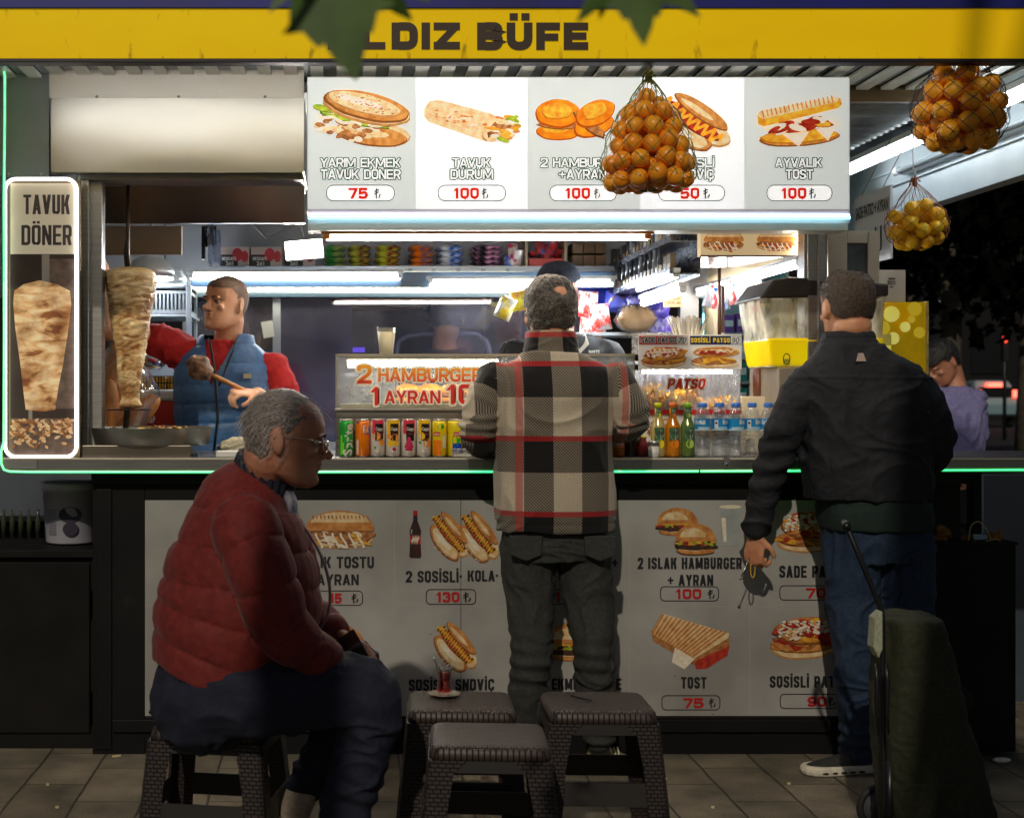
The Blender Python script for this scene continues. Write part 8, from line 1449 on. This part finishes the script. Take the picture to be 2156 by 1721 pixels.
m = MB(); BR = [(1296, 1915, 56, .10), (1330, 1918, 62, .12), (1450, 1928, 78, .135), (1560, 1942, 96, .14), (1660, 1962, 110, .14), (1740, 1980, 116, .13)]
torso(m, ringpx(BR, YT), ex=3.2); OL = fabric('olive_canvas', (52, 54, 33), (38, 40, 24)); body_mesh('bag', m, OL, tr_, .007, 2, lambda P, N: folds(P, .010, 6, 71, (1, 1, .7)) + .4 * folds(P, .007, 16, 72))
m = MB(); m.prism([q_(1842, 1300, YT - .10), q_(1858, 1286, YT - .10), q_(1858, 1365, YT - .10), q_(1850, 1385, YT - .10), q_(1838, 1362, YT - .10)], (0, .05, 0)); obj('inner_flap', m, fabric('flap_pale', (172, 176, 150)), tr_, bev=.003)
m = MB(); m.prism([q_(1990, 1400, YT + .1), q_(2052, 1470, YT + .12), q_(2050, 1488, YT + .12), q_(2030, 1494, YT + .12), q_(2000, 1480, YT + .1)], (0, .03, 0)); obj('side_flap', m, mat('flap_black', (.01, .01, .01, 1), rough=.8), tr_, bev=.004)
for x in (1844, 1866): m = MB(); m.tube([q_(x, 1395, YT - .142), q_(x + 2, 1430, YT - .146), q_(x + 1, 1500, YT - .146), q_(x + 4, 1545, YT - .142)], [(.004, .004), (.008, .006), (.006, .005), (.002, .002)], 6); obj('strap', m, mat('frame_black'), tr_)
for dy in (-.17, .19): m = MB(); c = q_(1852, 1764, YT + dy); c.z = .07; m.tube([c + Vector((.062 * math.cos(a), 0, .062 * math.sin(a))) for a in [i * 2 * math.pi / 24 for i in range(24)]], .011, 8, closed=True); w1 = obj('wheel', m, mat('tyre', (.01, .01, .01, 1), rough=.7), tr_); m = MB(); m.cyl(c + Vector((0, -.008, 0)), c + Vector((0, .008, 0)), .052, n=20); obj('rim', m, mat('rim_grey', C(70, 70, 74), rough=.4), w1)
m = MB(); m.cyl((c.x, YT - .17, .07), (c.x, YT + .19, .07), .007, n=8); obj('axle', m, mat('frame_black'), tr_)
YK = .3; t = thing('bucket', 'white plastic yoghurt bucket with dark print on the left cabinet', 'bucket', (XW(150, YK), YK, ZW(1155, .3))); c = (XW(152, YK), YK, ZW(1155, .05) + .001); s = S(YK); m = MB(); m.lathe([(52 / s, 0), (54 / s, .006), (61 / s, .20), (65 / s, .2005), (66 / s, .232), (62 / s, .236), (0, .236)], c, 36); obj('bucket_body', m, mat('bucket_white', C(190, 190, 200), C(172, 172, 184), sc=4, rough=.35), t)
m = MB(); rk_ = 59.5 / s; wrap_disc(m, c[0], c[1], rk_, c[0] + .012, c[2] + .115, .045, 0, 20, .030); wrap_disc(m, c[0], c[1], rk_ + .0012, c[0] + .014, c[2] + .06, .03, 0, 16, .028)
for k in range(12): wrap_patch(m, c[0], c[1], rk_ + .0005 - k * .0004, c[0] - .085, c[0] - .045, c[2] + .13 - k * .0085, c[2] + .133 - k * .0085, 1, 4)
obj('print', m, [mat('bucket_ink', C(40, 34, 56)), mat('bucket_text', C(110, 104, 120))], t)
t = thing('cloth_bag', 'tan cloth bag with cords lying on top of the right cabinet', 'bag', W(2030, 1146, .1)); m = MB(); c = W(2030, 1138, .1); limb(m, [W(1972, 1132, .1), W(2000, 1136, .1), W(2050, 1138, .12), W(2100, 1136, .1)], [(.03, .014), (.06, .018), (.06, .014), (.03, .012)], 5, 16, ref=(0, 1, 0)); limb(m, [W(1965, 1140, .02), W(1984, 1120, .02)], [.014, .03]); limb(m, [W(2088, 1138, .05), W(2104, 1124, .05), W(2106, 1106, .05)], [.03, .018, .006]); body_mesh('bag_body', m, fabric('tan_cloth', (150, 100, 44), (120, 78, 32)), t, .005, 1, lambda P, N: folds(P, .012, 16, 3)); m = MB(); m.tube(catmull([tuple(W(x, y, .0)) for x, y in ((2038, 1140), (2044, 1106), (2062, 1098), (2078, 1118), (2086, 1136))], 5), .0022, 6); m.tube(catmull([tuple(W(x, y, -.02)) for x, y in ((2050, 1138), (2080, 1146), (2106, 1144), (2098, 1134), (2070, 1140))], 5), .002, 6); obj('cord', m, mat('cord_tan', C(190, 160, 110)), t)
m = MB(); m.prism([W(2048, 1124, .04), W(2076, 1124, .04), W(2080, 1134, .04), W(2050, 1136, .04)], (0, .01, 0)); obj('paper_slip', m, mat('slip_blue', C(150, 170, 190)), None, 'pale blue slip lying on the tan cloth bag', 'paper')
t = thing('bottle_crate', 'dark crate of small glass bottles on the left cabinet behind the bucket', 'crate', W(40, 1150, .5)); m = MB(); pbox(m, -60, 1096, 110, 1140, .5, .25); obj('crate_body', m, CAB, t)
for k in range(6): m = MB(); px_lathe(m, -10 + k * 18, [(6, 0), (6, 26), (2.5, 38), (2.5, 48)], .47, n=12, base=ZW(1120, .47)); obj('bottle', m, mat('dim_glass', C(60, 66, 50), rough=.1), t)
r_ = random.Random(15)
for k, (x, y) in enumerate(((245, 1592), (1170, 1660), (100, 1652), (1500, 1700), (690, 1600), (1400, 1640), (120, 1700), (1660, 1650))):
    Y = FPX * CAMZ / (y - CY) - D; c = W(x, y, Y); c.z = .004; q = Matrix.Rotation(r_.uniform(-.5, .5), 3, 'Z'); m = MB(); l = .016 if k == 0 else .005; m.box(c.x - l, c.x + l, c.y - .0035, c.y + .0035, .001, .007, 0, q); obj('cigarette_butt' if k == 0 else 'crumb', m, mat('butt', C(214, 196, 150), rough=.8), None, 'pale cigarette butt on the paving left of the stool' if k == 0 else 'tiny pale crumb lying on the paving', 'litter', None if k == 0 else 'crumbs on the paving')
m = MB(); c = W(2108, 1536, -.12); c.z = .008; m.ball(c, (.035, .015, .010), 10); obj('crumpled_paper', m, mat('paper_white'), None, 'crumpled white paper on the ground by the right cabinet', 'litter')
# ================================================================ plane trees overhead, street beyond
BARK = mat('bark', (.10, .085, .06, 1), (.05, .042, .03, 1), sc=8, rough=.9, bump=1.5, bsc=14); LEAF = mat('leaf_green', C(84, 114, 46), C(64, 92, 36), sc=20, rough=.55); 
LO = [(0, -.02), (.10, -.06), (.30, .02), (.24, .14), (.42, .30), (.56, .40), (.36, .44), (.30, .56), (.26, .62), (.20, .60), (.16, .74), (.06, .92), (0, 1.02)]
def leaf(mb, tip, base, width=1., curl=.12, facing=(0, -1, 0), mi=0):
    tip, base = Vector(tip), Vector(base); d = tip - base; L_ = d.length; d.normalize(); f = Vector(facing); s_ = d.cross(f).normalized(); n_ = s_.cross(d); out = [(u, v) for u, v in LO] + [(-u, v) for u, v in LO[-2:0:-1]]
    vs = [base + d * v * L_ + s_ * u * L_ * width + n_ * (-curl * L_ * (abs(u) * .8 + (v - .4) ** 2 * .5)) for u, v in out]; mid = [base + d * v * L_ + n_ * (curl * .1 * L_) for v in (.0, .3, .6)]
    o = len(vs); vs2 = vs + [base + d * .3 * L_]; mb.add(vs2, [(i, (i + 1) % o, o) for i in range(o)], mi, True)
def tree(label, x, y, rad, leaves, extra, h=3.4):
    t = thing('tree', label, 'tree', (x, y, 0)); m = MB(); tp = catmull([(x, y, -.02), (x + .02, y, .5), (x - .01, y + .03, 1.6), (x + .05, y + .02, 2.6)] + ([(x + .08, y, 4.8), (x + .34, y, 5.5), (x + .5, y, h)] if h > 5 else [(x + .15, y, 4.1), (x + .17, y, h)]), 6); m.tube(tp, [rad * (1.25 - .3 * i / len(tp)) for i in range(len(tp))], 16); obj('trunk', m, BARK, t); m = MB()  # unseen trunk; place, lean and height shaped for the shade it casts
    for (bx, by, bz, lv) in leaves:
        m.tube(catmull([(x, y, h - .7), (x * .6 + bx * .4, y * .6 + by * .4, bz + .35), (bx, by, bz)], 6), [.04, .036, .032, .028, .024, .02, .016, .014, .012, .01, .008, .006, .005], 8)
        for a, b, w2, c2, f in lv: m.tube([(bx, by, bz), b], .003, 5)
    obj('branch', m, BARK, t); m = MB()
    for (bx, by, bz, lv) in leaves:
        for a, b, w2, c2, f in lv: leaf(m, a, b, w2, c2, f)
    for k in range(extra):
        r_ = random.Random(k + int(x * 10)); c = Vector((x + r_.gauss(0, .55), y + r_.gauss(-.5, .45), h + r_.uniform(-.1, .9))); dd = Vector((r_.gauss(0, 1), r_.gauss(0, 1), -1)).normalized(); leaf(m, c + dd * .13, c, 1, .15, (r_.gauss(0, 1), -1, r_.gauss(0, 1)))
    obj('leaves', m, LEAF, t); return t
YL = -3.9; g_ = lambda x, y, dy=0: W(x, y, YL + dy)
tree('plane tree whose blurred green leaves hang over the shop sign at left, unseen trunk added for shade', -1.35, -6.2, .105, [(XW(700, YL), YL, ZW(-70, YL), [(g_(750, 168), g_(690, -50), 1.0, .10, (0, -1, .1)), (g_(612, 70), g_(690, -60, .03), .95, .1, (.2, -1, 0)), (g_(566, 26, .1), g_(640, -70, .1), .6, .1, (0, -1, .3)), (g_(868, 44, .15), g_(770, -60, .12), .7, .1, (-.2, -1, 0)), (g_(905, 4, .2), g_(800, -80, .2), .7, .1, (0, -1, 0))])], 0, 4.3)
tree('plane tree with two blurred leaves hanging over the sign at centre, unseen trunk added for shade', .68, -5.95, .26, [(XW(1340, YL), YL + .1, ZW(-70, YL), [(g_(1356, 96), g_(1342, -50), .95, .10, (0, -1, .1)), (g_(1214, 48, .08), g_(1300, -60, .08), .62, .1, (.2, -1, 0)), (g_(1474, 36, .1), g_(1372, -60, .1), .62, .1, (-.2, -1, .1)), (g_(1262, 40, .1), g_(1290, -60, .12), .5, .1, (0, -1, 0))])], 0, 6.8)
YQ = 57; ct_ = thing('parked_car', 'distant white van seen from behind with red tail lights glowing', 'car', (XW(2098, YQ), YQ + 1, -.12)); s = S(YQ); m = MB(); X = XW(2098, YQ)
m.loft([[Vector((X + u * w2, YQ + dy, z)) for u in (-1, 1)] + [Vector((X + u * w2, YQ + 4.4 + dy * .2, z)) for u in (1, -1)] for z, w2, dy in ((.35, .93, .05), (.95, .96, 0), (1.15, .94, .05), (1.75, .80, .35), (1.95, .70, .5))], 0, False); obj('car_body', m, mat('car_white', C(150, 170, 176), rough=.3, coat=.5), ct_, bev=.06)
m = MB(); m.box(X - .72, X + .72, YQ + .04, YQ + .2, 1.2, 1.65); obj('rear_window', m, mat('car_glass', (.006, .008, .01, 1), rough=.1), ct_); m = MB(); m.box(X - .9, X + .9, YQ - .12, YQ + .05, .45, .9); obj('bumper', m, mat('bumper', C(120, 150, 160), rough=.4), ct_, bev=.05); RL = lamp_mat('tail_red', (1, .05, .02, 1), 5)
for q in (-1, 1): m = MB(); m.box(X + q * .82 - .13, X + q * .82 + .13, YQ - .05, YQ + .02, 1.08 + .12, 1.42 + .1); obj('tail_light', m, RL, ct_)
m = MB(); m.box(X - .36, X + .36, YQ + .02, YQ + .3, 1.66, 1.84); obj('brake_light', m, RL, ct_)
for q in (-1, 1):
    for yy in (YQ + .7, YQ + 3.5): m = MB(); m.cyl((X + q * .95, yy, .22), (X + q * .75, yy, .22), .34, n=18); obj('wheel', m, mat('tyre'), ct_)
t = thing('traffic_light', 'red traffic light glowing on a dark pole far down the street', 'traffic light', (XW(2114, 40), 40, -.12)); m = MB(); m.cyl((XW(2114, 40), 40, -.12), (XW(2114, 40), 40, 3.4), .06, n=8); m.box(XW(2109, 40), XW(2120, 40), 39.9, 40.1, 2.4, 3.3); obj('pole', m, INK, t); m = MB(); m.ball(W(2114.5, 714, 39.85), (.10, .05, .10), 10); obj('red_lamp', m, RL, t)
t = thing('street_lamp', 'small pale street lamp glowing in the dark at right', 'street lamp', (XW(1990, 30), 30, -.12)); m = MB(); m.cyl((XW(1998, 30), 30, -.12), (XW(1998, 30), 30, ZW(634, 30)), .06, n=8); m.box(XW(1980, 30), XW(2002, 30), 29.9, 30.2, ZW(633, 30), ZW(630, 30)); obj('pole', m, INK, t); m = MB(); m.box(XW(1982, 30), XW(2000, 30), 29.92, 30.18, ZW(640, 30), ZW(633.5, 30)); obj('lamp_head', m, lamp_mat('far_lamp', (.95, .9, .8, 1), .8), t)
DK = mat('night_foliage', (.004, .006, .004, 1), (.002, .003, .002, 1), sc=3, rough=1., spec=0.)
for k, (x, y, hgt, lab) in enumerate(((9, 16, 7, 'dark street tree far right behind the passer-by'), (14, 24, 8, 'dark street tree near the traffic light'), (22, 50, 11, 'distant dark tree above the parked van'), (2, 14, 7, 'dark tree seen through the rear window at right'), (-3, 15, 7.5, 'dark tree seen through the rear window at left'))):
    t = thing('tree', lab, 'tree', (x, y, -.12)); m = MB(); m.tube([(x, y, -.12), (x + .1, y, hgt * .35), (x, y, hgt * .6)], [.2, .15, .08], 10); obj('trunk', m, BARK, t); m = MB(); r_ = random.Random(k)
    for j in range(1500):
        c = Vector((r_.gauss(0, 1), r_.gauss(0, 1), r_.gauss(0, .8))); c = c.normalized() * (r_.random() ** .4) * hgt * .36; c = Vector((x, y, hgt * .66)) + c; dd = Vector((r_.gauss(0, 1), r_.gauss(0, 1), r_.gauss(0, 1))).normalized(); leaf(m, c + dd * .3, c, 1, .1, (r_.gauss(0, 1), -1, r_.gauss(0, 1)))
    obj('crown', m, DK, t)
m = MB(); m.box(-40, 60, 75, 80, -.12, 26)  # block raised high to hide the sky and stand in for its darkness
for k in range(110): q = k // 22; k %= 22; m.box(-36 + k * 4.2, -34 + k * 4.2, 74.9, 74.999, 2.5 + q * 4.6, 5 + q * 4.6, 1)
obj('building', m, [mat('night_wall', (.003, .003, .004, 1), (.002, .002, .003, 1), sc=.3, rough=.9), mat('night_window', (.004, .005, .008, 1), rough=.2)], None, 'dark building block far behind, raised tall to hide the sky', 'building')
